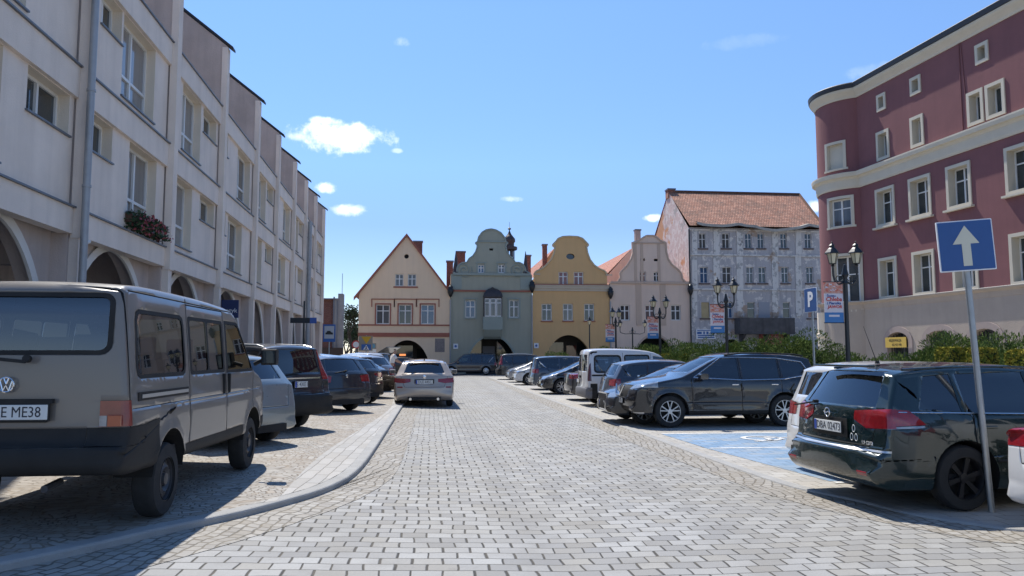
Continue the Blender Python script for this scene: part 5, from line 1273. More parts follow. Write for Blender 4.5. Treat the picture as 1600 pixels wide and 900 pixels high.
def wheelwells(b, par, r, xs, depth=.34):
    for x in xs:
        ra = r*1.16
        poly = [(x-ra, -.05)]+[(x-ra*math.cos(math.pi*i/18), r+ra*math.sin(math.pi*i/18)) for i in range(19)]+[(x+ra, -.05)]
        for sg in (1, -1):
            lim = (b.W/2-depth, 9) if sg > 0 else (-9, -b.W/2+depth); b.drop(b.cut('y', poly, lim))
            # liner
            zm_ = min(p[1] for p in b.P)+.03; pts = poly[1:-1]; y1 = (b.W/2-.03)*sg; y0 = (b.W/2-depth)*sg
            mb = MB(); n = len(pts); q = [(x-ra, zm_)]+pts+[(x+ra, zm_)]; n = len(q)
            mb.add([(p[0], y1-.05*sg if False else (b.S(p[0], max(.2, p[1]))-.022)*sg, p[1]) for p in q]+[(p[0], y0, p[1]) for p in q], [(i,i+1,n+i+1,n+i) for i in range(n-1)])
            mb.add([(p[0], y0, p[1]) for p in q], [tuple(range(n))]); mb.build('wheel_arch_liner', m_well, par)
def side_cut(b, poly, ymin=.3): return b.cut('y', poly, (ymin, 9)), None
class Car:
    """shared assembly: shell, wheels, glass, lamps"""
    def __init__(s, name, body, paintm, label, cat='car', group=None, wheels='alloy5', track=None, tyre=.21, glass=None):
        s.r = empty(name); tag(s.r, label, cat, group); s.b = body; s.m = paintm; s.g = glass or g_clear
        wheelwells(body, s.r, body.wr, (0, body.wb)); tw = track or body.W-.235
        for x in (0, body.wb):
            for sg in (1, -1): wheel(s.r, x, sg*tw/2, body.wr, wheels, tyre, sg)
    def both(s, poly, name, m, ymin=.35, push=0.0, thick=0, raised=0):
        for sg in (1, -1):
            lim = (ymin, 9) if sg > 0 else (-9, -ymin); s.b.take(s.b.cut('y', poly, lim), name, m, s.r, push, thick, raised)
    def win(s, poly, m=None, name='side_window'): s.both(poly, name, m or s.g, .35, .006)
    def frame(s, poly, grow=.03):                 # black rubber surround as a cut-out ring: paint the larger outline first
        c = (sum(p[0] for p in poly)/len(poly), sum(p[1] for p in poly)/len(poly))
        big = [(c[0]+(p[0]-c[0])*(1+grow/max(.05, abs(p[0]-c[0]))) if abs(p[0]-c[0]) > .05 else p[0], p[1]+(grow if p[1] > c[1] else -grow)) for p in poly]
        return big
    def end(s, poly, xl, name, m, push=0.0, mirror_y=False, thick=0, raised=0):
        """poly in (y,z); xl: (lo,hi) limits in x"""
        if mirror_y:
            o = [s.b.take(s.b.cut('x', p, xl), name, m, s.r, push, thick, raised) for p in (poly, [(-y, z) for y, z in poly])]; return o
        return s.b.take(s.b.cut('x', poly, xl), name, m, s.r, push, thick, raised)
    def seams(s, lines, w_=.005):
        """door gaps: thin slivers of dark set into the side"""
        for sg in (1, -1):
            fs = []
            for (a, b_) in lines:
                dx, dz = b_[0]-a[0], b_[1]-a[1]; l = math.hypot(dx, dz); nx, nz = -dz/l*w_, dx/l*w_
                poly = [(a[0]-nx, a[1]-nz), (b_[0]-nx, b_[1]-nz), (b_[0]+nx, b_[1]+nz), (a[0]+nx, a[1]+nz)]
                lim = (.35, 9) if sg > 0 else (-9, -.35)
                s.b.take(s.b.cut('y', poly, lim), 'door_gap', m_seam, s.r, .006)
    def eseams(s, lines, xl, w_=.004):
        for (a, b_) in lines:
            dx, dz = b_[0]-a[0], b_[1]-a[1]; l = math.hypot(dx, dz); nx, nz = -dz/l*w_, dx/l*w_
            s.b.take(s.b.cut('x', [(a[0]-nx, a[1]-nz), (b_[0]-nx, b_[1]-nz), (b_[0]+nx, b_[1]+nz), (a[0]+nx, a[1]+nz)], xl), 'tailgate_gap', m_seam, s.r, .006)
    def handle(s, x, z, m=None, l=.16):
        for sg in (1, -1):
            y = s.b.S(x, z)+.012; o = MB().box(-l/2, l/2, -.012, .014, -.014, .014).build('door_handle', m or s.m, s.r, bevel=.008, loc=(x, y*sg, z))
    def strip(s, pts, name, m, r=.008, out=.004):  # trim strip following the side
        for sg in (1, -1):
            mb = MB(); Q = []
            for a, b_ in zip(pts[:-1], pts[1:]):
                for i in range(5): t = i/4; x = a[0]+(b_[0]-a[0])*t; z = a[1]+(b_[1]-a[1])*t; Q.append((x, (s.b.S(x, z)+out)*sg, z))
            mb.tube(Q, r, n=6, m=0); mb.build(name, m, s.r)
    def place(s, px, heading, z, anchor=(0,0), paint_body=True):
        """heading in degrees to the right of +Y; anchor = local ground point that stands at picture point px"""
        s.b.finish(s.r, s.m) if s.b.bm.is_valid else None
        a = math.pi/2-R(heading); s.r.rotation_euler = (0, 0, a); p = G(px[0], px[1], z); off = Matrix.Rotation(a, 3, 'Z') @ Vector((*anchor, 0)); s.r.location = p-off; return s.r
def wiper(c, x, y, z, l=.45, tilt=0.1, side=-1, rot=R(8)):
    o = MB().box(0, l, -.012, .012, -.008, .008).bar((0,-.01,0),(0,.05,0),.02).build('rear_wiper', m_plas, c.r); o.location = (x, y, z); o.rotation_euler = (0, rot, -math.pi/2*side if side else 0); return o
SYM = lambda P: P+[(-y, z) for y, z in P[::-1]]
def put_end(c, x_end, u, depth, heading, z):       # stand the car so that its rear (or front) centre is under column u at that distance
    c.b.finish(c.r, c.m); a = math.pi/2-R(heading); c.r.rotation_euler = (0,0,a); p = AT(u, depth, 0); p.z = zl(p.x) if z == 'L' else z; c.r.location = p-Matrix.Rotation(a,3,'Z') @ Vector((x_end,0,0)); return c.r
def put_wheel(c, x, y, px, heading, z):
    c.b.finish(c.r, c.m); a = math.pi/2-R(heading); c.r.rotation_euler = (0,0,a); p = GL3(px[0], px[1], ZL) if z == 'L' else G(px[0], px[1], z); c.r.location = p-Matrix.Rotation(a,3,'Z') @ Vector((x,y,0)); return c.r
GL_ = 'cars parked nose-in along the left side'; GR_ = 'cars parked along the right side'
# ------------------------------------------------ grey van
def quadwin(x0, x1, z0, z1, s0=0, s1=0, r=.04):
    """side window with rounded corners; s0/s1 slant of the left/right edge at the top"""
    P = rrect(x0, x1, z0, z1, r, 2); h = z1-z0
    return [(x+(s0*(1-(x-x0)/(x1-x0))+s1*(x-x0)/(x1-x0))*(z-z0)/h, z) for x, z in P]
def van():
    sil = [(3.68,.42),(3.80,.50),(3.78,.72),(3.66,.98),(3.40,1.12),(3.08,1.20),(2.90,1.36),(2.72,1.54),(2.38,1.86),(2.15,1.925),(1.2,1.965),(0,1.975),(-.55,1.97),(-.84,1.945),(-.93,1.86),(-.955,1.4),(-.97,.85),(-.98,.68),(-1.05,.655),(-1.07,.55),(-1.04,.45),(-.8,.41),(3.3,.37)]
    b = Body(1.84, sil, 2.92, .325, 1.05, tumble=.085, tapF=.12, tapR=.035, taL=.45, rf=.065, crownE=.045, crownT=.03, shoulder=.0, flare=.016, zmid=.9)
    c = Car('parked_van', b, paint('van', (.175,.155,.135), .34, 0, .5, .10), 'taupe grey passenger van with black bumper parked in the left foreground', 'van', None, 'steel', 1.60, .205)
    r = c.r
    c.end(rrect(-.715,.715,1.395,1.815,.06,4), (-9,-.5), 'rear_window', g_clear, .012)
    c.end(rrect(-.755,.755,1.36,1.85,.09,4), (-9,-.5), 'window_seal', m_plas, -.004)
    # side glass
    W1 = quadwin(-.72,.40,1.20,1.70,.04,.0,.07); W2 = quadwin(.62,1.13,1.20,1.70,0,0,.03); W3 = quadwin(1.18,1.68,1.20,1.70,0,0,.03); W4 = [(1.86,1.19),(2.92,1.19),(2.84,1.30),(2.42,1.68),(2.30,1.71),(1.88,1.71)]
    for P in (W1,W2,W3): c.win(P, g_clear)
    c.win(W4, g_clear)
    for P in (quadwin(-.76,.44,1.165,1.735,.04,0,.09), quadwin(.565,1.74,1.165,1.735,0,0,.04), [(1.80,1.155),(2.99,1.155),(2.90,1.30),(2.46,1.72),(2.32,1.745),(1.82,1.745)]): c.both(P, 'window_seal', m_plas, .35, -.002)
    c.end(SYM([(0,1.27),(.74,1.25),(.70,1.80),(0,1.82)])[:0] or [(-.76,1.26),(.76,1.26),(.66,1.80),(-.66,1.80)], (2.2,9), 'windscreen', g_clear, .008)
    # lower black band, bumper, lamps
    c.end([(-1,.645),(1,.645),(1,.30),(-1,.30)], (-9,-.62), 'rear_bumper', m_plas, -.006)
    c.end([(.605,.79),(1,.79),(1,.65),(.605,.65)], (-9,-.62), 'rear_bumper', m_plas, -.006, True)
    c.end([(-.60,.79),(.60,.79),(.60,.65),(-.60,.65)], (-9,-.6), 'tailgate_skirt', m_plas, -.002)
    c.both([(-.618,.30),(-.618,.79),(-.30,.82),(-.30,.3)], 'rear_bumper_corner', m_plas, .35, -.005)
    c.end([(.69,.80),(1.0,.80),(1.0,1.00),(.69,1.00)], (-9,-.86), 'tail_lamp', mat('old_lamp_red', (.24,.03,.02), .3, coat=.6, var=.2, vscale=10), -.004, True)
    for sg in (1,-1):
        x = b.xR+.075; MB().box(-.012,.0, .795*sg if sg > 0 else -.895, .895 if sg > 0 else -.795, .812, .893).build('turn_lamp', mat('old_lamp_orange', (.42,.10,.035), .3, coat=.6), r, loc=(x-.035,0,0)); MB().box(-.012,.0, .735*sg if sg > 0 else -.790, .790 if sg > 0 else -.735, .812, .893).build('reversing_lamp', m_lampw, r, loc=(x-.040,0,0))
    c.end([(.55,.66),(.80,.66),(.80,.88),(.55,.88)], (3.3,9), 'headlight', m_lampw, 0, True)
    c.both([(.38,.30),(.38,.52),(2.48,.52),(2.48,.30)], 'sill_band', m_plas, .35, -.003)
    c.both([(3.36,.3),(3.36,.55),(3.9,.55),(3.9,.3)], 'front_bumper', m_plas, .1, -.006)
    c.both([(3.55,.74),(3.55,.86),(3.9,.86),(3.9,.74)], 'indicator_lamp', m_lampo, .70, -.004)
    c.seams([((.50,.30),(.52,.75)),((.52,.75),(.54,1.90)),((1.77,.30),(1.77,1.84)),((2.86,.60),(3.0,1.16)),((.54,1.845),(1.77,1.845)),((-.88,.66),(-.86,1.90))], .006)
    c.seams([((-.84,.93),(3.3,.93))], .0025)
    c.seams([((-.80,1.875),(2.3,1.855))], .005)
    # door rail, handles, mirrors
    for sg in (1,-1):
        mb = MB(); y = (b.S(0,1.02))
        MB().box(-.74,.47,(y-.004)*sg if sg > 0 else -(y+.008),(y+.008) if sg > 0 else -(y-.004),.985,1.055).build('door_rail', m_plas, r)
        MB().box(-.68,.45,(y+.006)*sg if sg > 0 else -(y+.014),(y+.014) if sg > 0 else -(y+.006),1.005,1.035).build('rail_trim', m_rimA, r)
        for x in (1.66,1.86): MB().box(-.02,.02,-.02,.02,-.11,.11).build('door_handle', m_plas, r, bevel=.008, loc=(x,(b.S(x,1.04)+.005)*sg,1.04))
        mirror(r, 2.80, (b.S(2.8,1.25)+.12)*sg, 1.33, m_plas, sg, True)
    # tailgate: plate recess, emblem
    xe = b.xR+.085
    MB().box(-.02,.02,-.36,.36,.985,1.02).build('plate_light_bar', m_plas, r, loc=(xe-.01,0,0))
    plate(r, (xe-.03,-.07,.92), -math.pi/2, 'DLE ME38', .52, 0, False).rotation_euler = (0,0,-math.pi/2)
    MB().box(-.01,.006,-.31,.31,.84,1.0).build('plate_recess', m_plas, r, loc=(xe+.002,0,0))
    em = MB()
    for i in range(28):
        t0, t1 = 2*math.pi*i/28, 2*math.pi*(i+1)/28; em.bar((-.006,.056*math.cos(t0),.056*math.sin(t0)),(-.006,.056*math.cos(t1),.056*math.sin(t1)),.0065,n=6)
    for a, q in (((-.018,.050),(0,.006)),((0,.006),(.018,.050)),((-.046,.030),(-.022,-.048)),((-.022,-.048),(0,-.004)),((0,-.004),(.022,-.048)),((.022,-.048),(.046,.030))):
        em.bar((-.006,a[0],a[1]),(-.006,q[0],q[1]),.006,n=5)
    em.build('badge', m_chr, r, loc=(xe-.01,0,1.13))
    MB().bar((0,.0,1.335),(-.04,0,1.34),.03).box(-.045,-.03,-.0,.62,1.30,1.325).build('rear_wiper', m_plas, r, loc=(xe-.02,-.02,0)).rotation_euler = (R(6),0,0)
    MB().bar((.2,-.3,.35),(-.05,-.3,.33),.03).build('exhaust', m_rimD, r, loc=(-.9,0,0))
    interior(r, b, .45, 1.1, ((-.1,),(.95,),(2.05,)), 1.5, .58)
    MB().box(-.4,-.36,-.68,.68,.7,1.38).build('rear_bench', m_seat, r, loc=(-.1,0,0))
    put_wheel(c, 0, -.80, (241,806), 1.5, 'L')
    for o in c.r.children:
        if o.name.startswith('wheel') and 'arch' not in o.name: o.location.z -= .07
    c.r.location.z += .07; c.r.scale = (1,1,1.02); return c
van()
# ------------------------------------------------ estate cars
def estate(kind, label, pm, wheels, group, plate_txt, cat='car', name='parked_car'):
    if kind == 'bmw':
        sil = [(3.66,.24),(3.79,.40),(3.77,.60),(3.62,.74),(3.2,.86),(2.6,.965),(2.42,1.0),(1.72,1.345),(1.35,1.425),(.6,1.455),(-.1,1.435),(-.50,1.385),(-.62,1.33),(-.90,1.03),(-.97,.97),(-1.02,.86),(-1.05,.72),(-1.11,.62),(-1.12,.42),(-1.03,.26),(-.8,.2),(3.2,.19)]
        W, wb, wr, belt = 1.86, 2.97, .335, .93
    else:
        sil = [(3.66,.24),(3.79,.40),(3.77,.60),(3.62,.76),(3.2,.88),(2.5,.99),(2.32,1.03),(1.62,1.38),(1.25,1.46),(.5,1.50),(-.2,1.48),(-.64,1.435),(-.72,1.38),(-.90,1.07),(-.95,1.0),(-.97,.80),(-.99,.64),(-1.07,.60),(-1.09,.42),(-1.0,.27),(-.8,.2),(3.2,.19)]
        W, wb, wr, belt = 1.80, 2.83, .33, .96
    b = Body(W, sil, wb, wr, belt, tumble=.46 if kind == 'bmw' else .40, tapF=.16, tapR=.10 if kind == 'bmw' else .085, taL=.55, rf=.06, crownE=.10, crownT=.05, shoulder=.03, crease=.008)
    gg = g_tint if kind == 'bmw' else g_priv
    c = Car(name, b, pm, label, cat, group, wheels, glass=gg); r = c.r; top = belt+.36
    if kind == 'bmw':
        c.end([(-.62,1.03),(.62,1.03),(.60,1.10),(.50,1.33),(-.50,1.33),(-.60,1.10)], (-9,-.4), 'rear_window', g_tint, .006)
        c.both([(-.62,1.00),(.10,.96),(.10,1.335),(-.25,1.32),(-.50,1.14)], 'side_window', g_tint, .35, .005)
        c.win([(.17,.96),(1.02,.955),(1.02,1.365),(.17,1.34)]); c.win([(1.09,.955),(2.10,.99),(1.52,1.345),(1.09,1.365)])
        c.end([(-.66,1.06),(.66,1.06),(.56,1.36),(-.56,1.36)], (1.3,9), 'windscreen', g_clear, .006)
        c.end([(.42,.86),(1.0,.89),(1.0,.76),(.62,.735),(.42,.77)], (-9,-.62), 'tail_lamp', m_lampr, -.003, True)
        c.end([(.66,.60),(.82,.60),(.82,.635),(.66,.635)], (-9,-.8), 'reflector', m_lampr, -.003, True)
        plate(r, (b.xR+.065,0,.77), -math.pi/2, plate_txt, .52)
        MB().box(-.006,.0,-.30,.30,.69,.85).build('plate_recess', m_plas, r, loc=(b.xR+.085,0,0))
        MB().lathe([(.0,0),(.038,0),(.042,-.006),(.0,-.012)], (0,0,0), 18, axis='y').build('badge', m_chr, r, loc=(b.xR+.075,0,.93)).rotation_euler = (0,0,-math.pi/2)
        MB().box(-.05,.02,-.48,.48,-.01,.01).build('spoiler', pm, r, loc=(-.60,0,1.385)); wiper(c, -.94, .28, 1.055, .42, 0)
        MB().box(0,.02,-.5,.5,.25,.33).build('diffuser', m_plas, r, loc=(b.xR+.02,0,0))
        for y in (-.42,.42): MB().bar((0,y,.27),(.15,y,.27),.04,n=14).build('exhaust_tip', m_chr, r, loc=(b.xR+.01,0,0))
        c.eseams([((-.72,.93),(-.60,.62)),((-.60,.62),(.60,.62)),((.60,.62),(.72,.93))], (-9,-.7))
        MB().prism([(0,0),(.2,0),(.05,.06)], -.02, .02).build('aerial_fin', m_plas, r, loc=(-.35,0,1.40))
    else:
        c.end([(-.66,1.04),(.66,1.04),(.63,1.12),(.545,1.40),(-.545,1.40),(-.63,1.12)], (-9,-.45), 'rear_window', g_tint, .006)
        c.both([(-.46,1.03),(.02,.99),(.02,1.375),(-.30,1.35)], 'side_window', gg, .35, .005)
        c.win([(.09,.99),(.92,.985),(.92,1.395),(.09,1.375)], g_priv); c.win([(1.0,.985),(2.00,1.02),(1.42,1.37),(1.0,1.395)], g_tint)
        c.end([(-.66,1.09),(.66,1.09),(.56,1.39),(-.56,1.39)], (1.2,9), 'windscreen', g_clear, .006)
        # wrap-round tail lamps: end part and wedge on the flank
        for sg in (1,-1):
            P = [(.40*sg,.90),(.40*sg,.99),(.98*sg,1.04),(.98*sg,.84),(.58*sg,.82)]; c.end(P, (-9,-.78), 'tail_lamp', m_lampr, -.004)
        c.both([(-.78,.86),(-.78,1.025),(-.60,1.01),(-.44,.87)], 'tail_lamp_wedge', m_lampr, .5, -.004)
        c.both([(-.90,.83),(-.90,.852),(-.46,.862),(-.46,.84)], 'clear_lens', m_lampw, .5, -.004)
        plate(r, (b.xR+.085,0,.80), -math.pi/2, plate_txt, .52)
        MB().box(-.006,.0,-.34,.34,.70,.90).build('plate_recess', m_plas, r, loc=(b.xR+.110,0,0))
        em = MB()
        for i in range(24): t0, t1 = 2*math.pi*i/24, 2*math.pi*(i+1)/24; em.bar((0,.048*math.cos(t0),.048*math.sin(t0)),(0,.048*math.cos(t1),.048*math.sin(t1)),.006,n=6)
        em.bar((0,-.07,-.006),(0,.0,.008),.006,n=5).bar((0,.0,-.008),(0,.07,.006),.006,n=5); em.build('badge', m_chr, r, loc=(b.xR+.085,0,.945))
        MB().box(-.07,.02,-.52,.52,-.012,.012).build('spoiler', pm, r, loc=(-.76,0,1.455), bevel=.008); wiper(c, -.93, .32, 1.045, .50, 0)
        c.end([(-1,.615),(1,.615),(1,.595),(-1,.595)], (-9,-.84), 'bumper_strip', m_rimA, -.004)
        c.end([(.60,.36),(.76,.36),(.76,.40),(.60,.40)], (-9,-.8), 'reflector', m_lampr, -.003, True)
        # flower sticker and small lettering on the tailgate
        st = MB()
        for k in range(3):
            a0 = R(90+120*k); cy, cz = .045*math.cos(a0), .06*math.sin(a0)
            for i in range(12): t0, t1 = 2*math.pi*i/12, 2*math.pi*(i+1)/12; st.bar((0,cy+.024*math.cos(t0),cz+.036*math.sin(t0)),(0,cy+.024*math.cos(t1),cz+.036*math.sin(t1)),.004,n=4)
        st.build('sticker', m_plate, r, loc=(b.xR+.098,-.47,.75))
        text('lettering', '1.9 CDTI', .05, m_chr, r, (b.xR+.11,-.68,.68), (math.pi/2,0,-math.pi/2), bold=.001)
        c.strip([(-.72,.995),(.9,.965),(2.0,.99)], 'window_chrome', m_chr, .009, .002)
        c.eseams([((-.74,1.0),(-.66,.64)),((-.66,.64),(.66,.64)),((.66,.64),(.74,1.0))], (-9,-.7), .004)
        c.strip([(.36,.50),(1.4,.50),(2.45,.50)], 'side_moulding', m_plas, .014, .004)
        MB().bar((0,0,0),(-.16,0,.42),.005,.002).lathe([(.03,0),(.02,.03),(0,.035)],(0,0,0),10).build('aerial', m_plas, r, loc=(-.35,0,1.475))
    for sg in (1,-1):
        MB().tube([(x,(b.S(x,z)-.03)*sg,z+.02) for x,z in ((-.5,1.36+(.04 if kind!='bmw' else 0)),(.1,1.385+(.04 if kind!='bmw' else 0)),(.8,1.39+(.04 if kind!='bmw' else 0)),(1.35,1.36+(.04 if kind!='bmw' else 0)))], .013).build('roof_rail', m_plas if kind=='bmw' else pm, r)
        mirror(r, 2.0 if kind=='bmw' else 1.9, (b.S(1.9,1.0)+.06)*sg, 1.02, pm, sg)
    c.seams([((.13,.36),(.13,1.0)),((.13,1.0),(.13,1.40)),((1.055,.28),(1.055,1.40)),((2.2,.33),(2.2,.95))]); c.handle(.30,.84, None if kind=='bmw' else pm); c.handle(1.22,.84)
    interior(r, b, .28, .95, ((.30,),(1.30,)), 1.35, .62); return c
c = estate('bmw', 'champagne beige estate car driving away up the middle of the street', paint('champagne',(.46,.385,.31),.3,.25,1,.10), 'alloy5', None, 'DLE 44SC'); put_end(c, -1.11, 664, 23.6, -1.0, .02); c.r.scale = (1,1,1.03)
c = estate('vectra', 'dark green-black estate car with red wedge tail lamps beside the one-way sign', paint('darkgreen',(.005,.019,.019),.22,.2,1,.10), 'black', GR_, 'DBA 02473'); put_wheel(c, 0, -.79, (1502,797), 86.5, ZR); c.r.scale = (1,1,1.03)
# ------------------------------------------------ hatchbacks and small cars
def hatch(label, pm, group, L=4.25, W=1.77, H=1.49, wb=2.6, wr=.315, wheels='alloy5', lamp='side', plate_txt='', low_plate=False, notch=False, cat='car', letters=None, tall=False, gl=None, det=True, facing='rear', name='parked_car', grille='bar', badge=True):
    fo = .84; ro = L-wb-fo; k = H/1.49; xr = -ro
    if notch: roofr = [(.75,H-.01),(.30,H-.06),(.05,H-.12),(-.50,1.02),(-.58,.99),(-.95*ro/1.05,.975),(-ro+.05,.94),(-ro+.02,.80)]
    elif tall: roofr = [(.3,H),(-.25,H-.02),(xr+.28,H-.06),(xr+.19,H-.12),(xr+.10,1.05),(xr+.07,.95),(xr+.045,.75)]
    else: roofr = [(.55,H),(.0,H-.04),(xr+.42,H-.10),(xr+.34,H-.15),(xr+.13,1.03),(xr+.09,.96),(xr+.05,.78)]
    sil = [(wb+fo-.10,.23),(wb+fo,.38),(wb+fo-.02,.60),(wb+fo-.15,.74),(wb+fo-.5,.86),(wb-.05,.99),(wb-.18,1.03),(wb-.86,H-.12),(wb-1.25,H-.02)]+roofr+[(xr,.60),(xr-.005,.42),(xr+.06,.26),(xr+.25,.2),(wb+.3,.19)]
    belt = .94
    b = Body(W, sil, wb, wr, belt, tumble=.44, tapF=.19, tapR=.12, taL=.55, rf=.06, crownE=.11, crownT=.05, shoulder=.03, crease=.008)
    c = Car(name, b, pm, label, cat, group, wheels, glass=gl); r = c.r; zt = H-.125
    rl = (-9, xr+.75)
    if not notch:
        c.end([(-.56,1.06),(.56,1.06),(.46,H-.16),(-.46,H-.16)], rl, 'rear_window', g_tint, .006)
        c.win([(xr+.42,1.05),(.30,.975),(.30,zt-.02),(xr+.62,zt-.05)] if not tall else [(xr+.32,1.0),(.30,.975),(.30,zt),(xr+.42,zt-.03)])
    else:
        c.end([(-.58,1.05),(.58,1.05),(.48,H-.15),(-.48,H-.15)], (-9,.3), 'rear_window', g_tint, .006)
        c.win([(-.25,1.02),(.30,.975),(.30,zt-.02),(.10,zt-.06)])
    c.win([(.36,.975),(wb-1.62,.97),(wb-1.62,zt+.015),(.36,zt)]); c.win([(wb-1.54,.97),(wb-.42,1.01),(wb-1.0,zt-.005),(wb-1.54,zt+.015)])
    c.end([(-.62,1.08),(.62,1.08),(.53,H-.13),(-.53,H-.13)], (wb-1.3,9), 'windscreen', g_clear, .006)
    tl = [(xr+.02,.78),(xr+.02,.96),(xr+.30,.99),(xr+.42,.90),(xr+.2,.78)]
    if lamp == 'none': pass
    elif lamp == 'high': c.end([(.60,.80),(.60,1.0),(.66,1.36),(1.0,1.36),(1.0,.80)], (-9,xr+.26), 'tail_lamp', m_lampr, -.004, True)
    elif lamp == 'slim': c.end([(.40,.86),(.40,.92),(1.0,.94),(1.0,.80),(.62,.79)], (-9,xr+.40), 'tail_lamp', m_lampr, -.004, True)
    else: c.end([(.50,.78),(.46,.93),(1.0,.98),(1.0,.76)], (-9,xr+.34), 'tail_lamp', m_lampr, -.004, True)
    c.end([(.42,.60),(.36,.72),(.99,.80),(.99,.66)], (wb+fo-.62,9), 'headlight', m_lampw, -.003, True)
    if grille == 'tall': c.end([(-.30,.30),(.30,.30),(.36,.70),(-.36,.70)], (wb+fo-.3,9), 'grille', m_plas, .01); c.end([(-.75,.26),(-.42,.26),(-.42,.38),(-.75,.42)], (wb+fo-.3,9), 'air_intake', m_plas, .01, True)
    else: c.end([(-.34,.60),(.34,.60),(.40,.68),(-.40,.68)], (wb+fo-.3,9), 'grille', m_plas, .008); c.end([(-.55,.26),(.55,.26),(.48,.42),(-.48,.42)], (wb+fo-.3,9), 'air_intake', m_plas, .01)
    fp = plate(r, (wb+fo-.035,0,.46), math.pi/2, plate_txt if facing == 'front' else '', .52)
    zp = .52 if low_plate else .80
    plate(r, (xr+(.03 if low_plate else .065)+.02,0,zp), -math.pi/2, plate_txt if facing == 'rear' else '', .52)
    MB().box(0,.02,-.55,.55,.22,.34).build('rear_valance', m_plas, r, loc=(xr+.03,0,0))
    if badge:
        MB().lathe([(0,0),(.040,0),(.045,.008),(0,.012)], (0,0,0), 16, axis='y').build('badge', m_chr, r, loc=(xr+.08,0,.93)).rotation_euler = (0,0,math.pi/2)
        MB().lathe([(0,0),(.045,0),(.05,.008),(0,.012)], (0,0,0), 16, axis='y').build('badge', m_chr, r, loc=(wb+fo-.07,0,.68)).rotation_euler = (0,0,-math.pi/2)
    if letters:
        for i, ch in enumerate(letters): text('lettering', ch, .085, m_plas, r, (xr+.085,.30-.17*i,.80), (math.pi/2,0,-math.pi/2), bold=.003)
    if not notch: wiper(c, xr+.13, .0, 1.06, .34, 0)
    for sg in (1,-1): mirror(r, wb-.50, (b.S(wb-.5,1.0)+.07)*sg, 1.03, pm, sg)
    if det: c.seams([((.33,.42),(.33,H-.11)),((wb-1.58,.28),(wb-1.58,H-.1)),((wb-.45,.33),(wb-.40,.95))]); c.handle(.48,.84); c.handle(wb-1.42,.84); c.eseams([((-.70,.96),(-.62,.62)),((-.62,.62),(.62,.62)),((.62,.62),(.70,.96))], (-9,xr+.3))
    interior(r, b, .28, .93, ((.30,),(1.22,)), 1.3, .62); return c, b
pk = lambda n, c, m=.2, d=.12, r=.28: paint(n, c, r, m, 1, d)
c, b = hatch('silver-green crossover tucked beyond the grey van, plate low on its bumper', pk('silvergreen',(.27,.30,.30),.4), GL_, 4.2, 1.78, 1.52, low_plate=True, lamp='none', plate_txt='WE 6Z14U', letters='PUMA'); put_end(c, b.xR, 414, 12.2, -54, 'L')
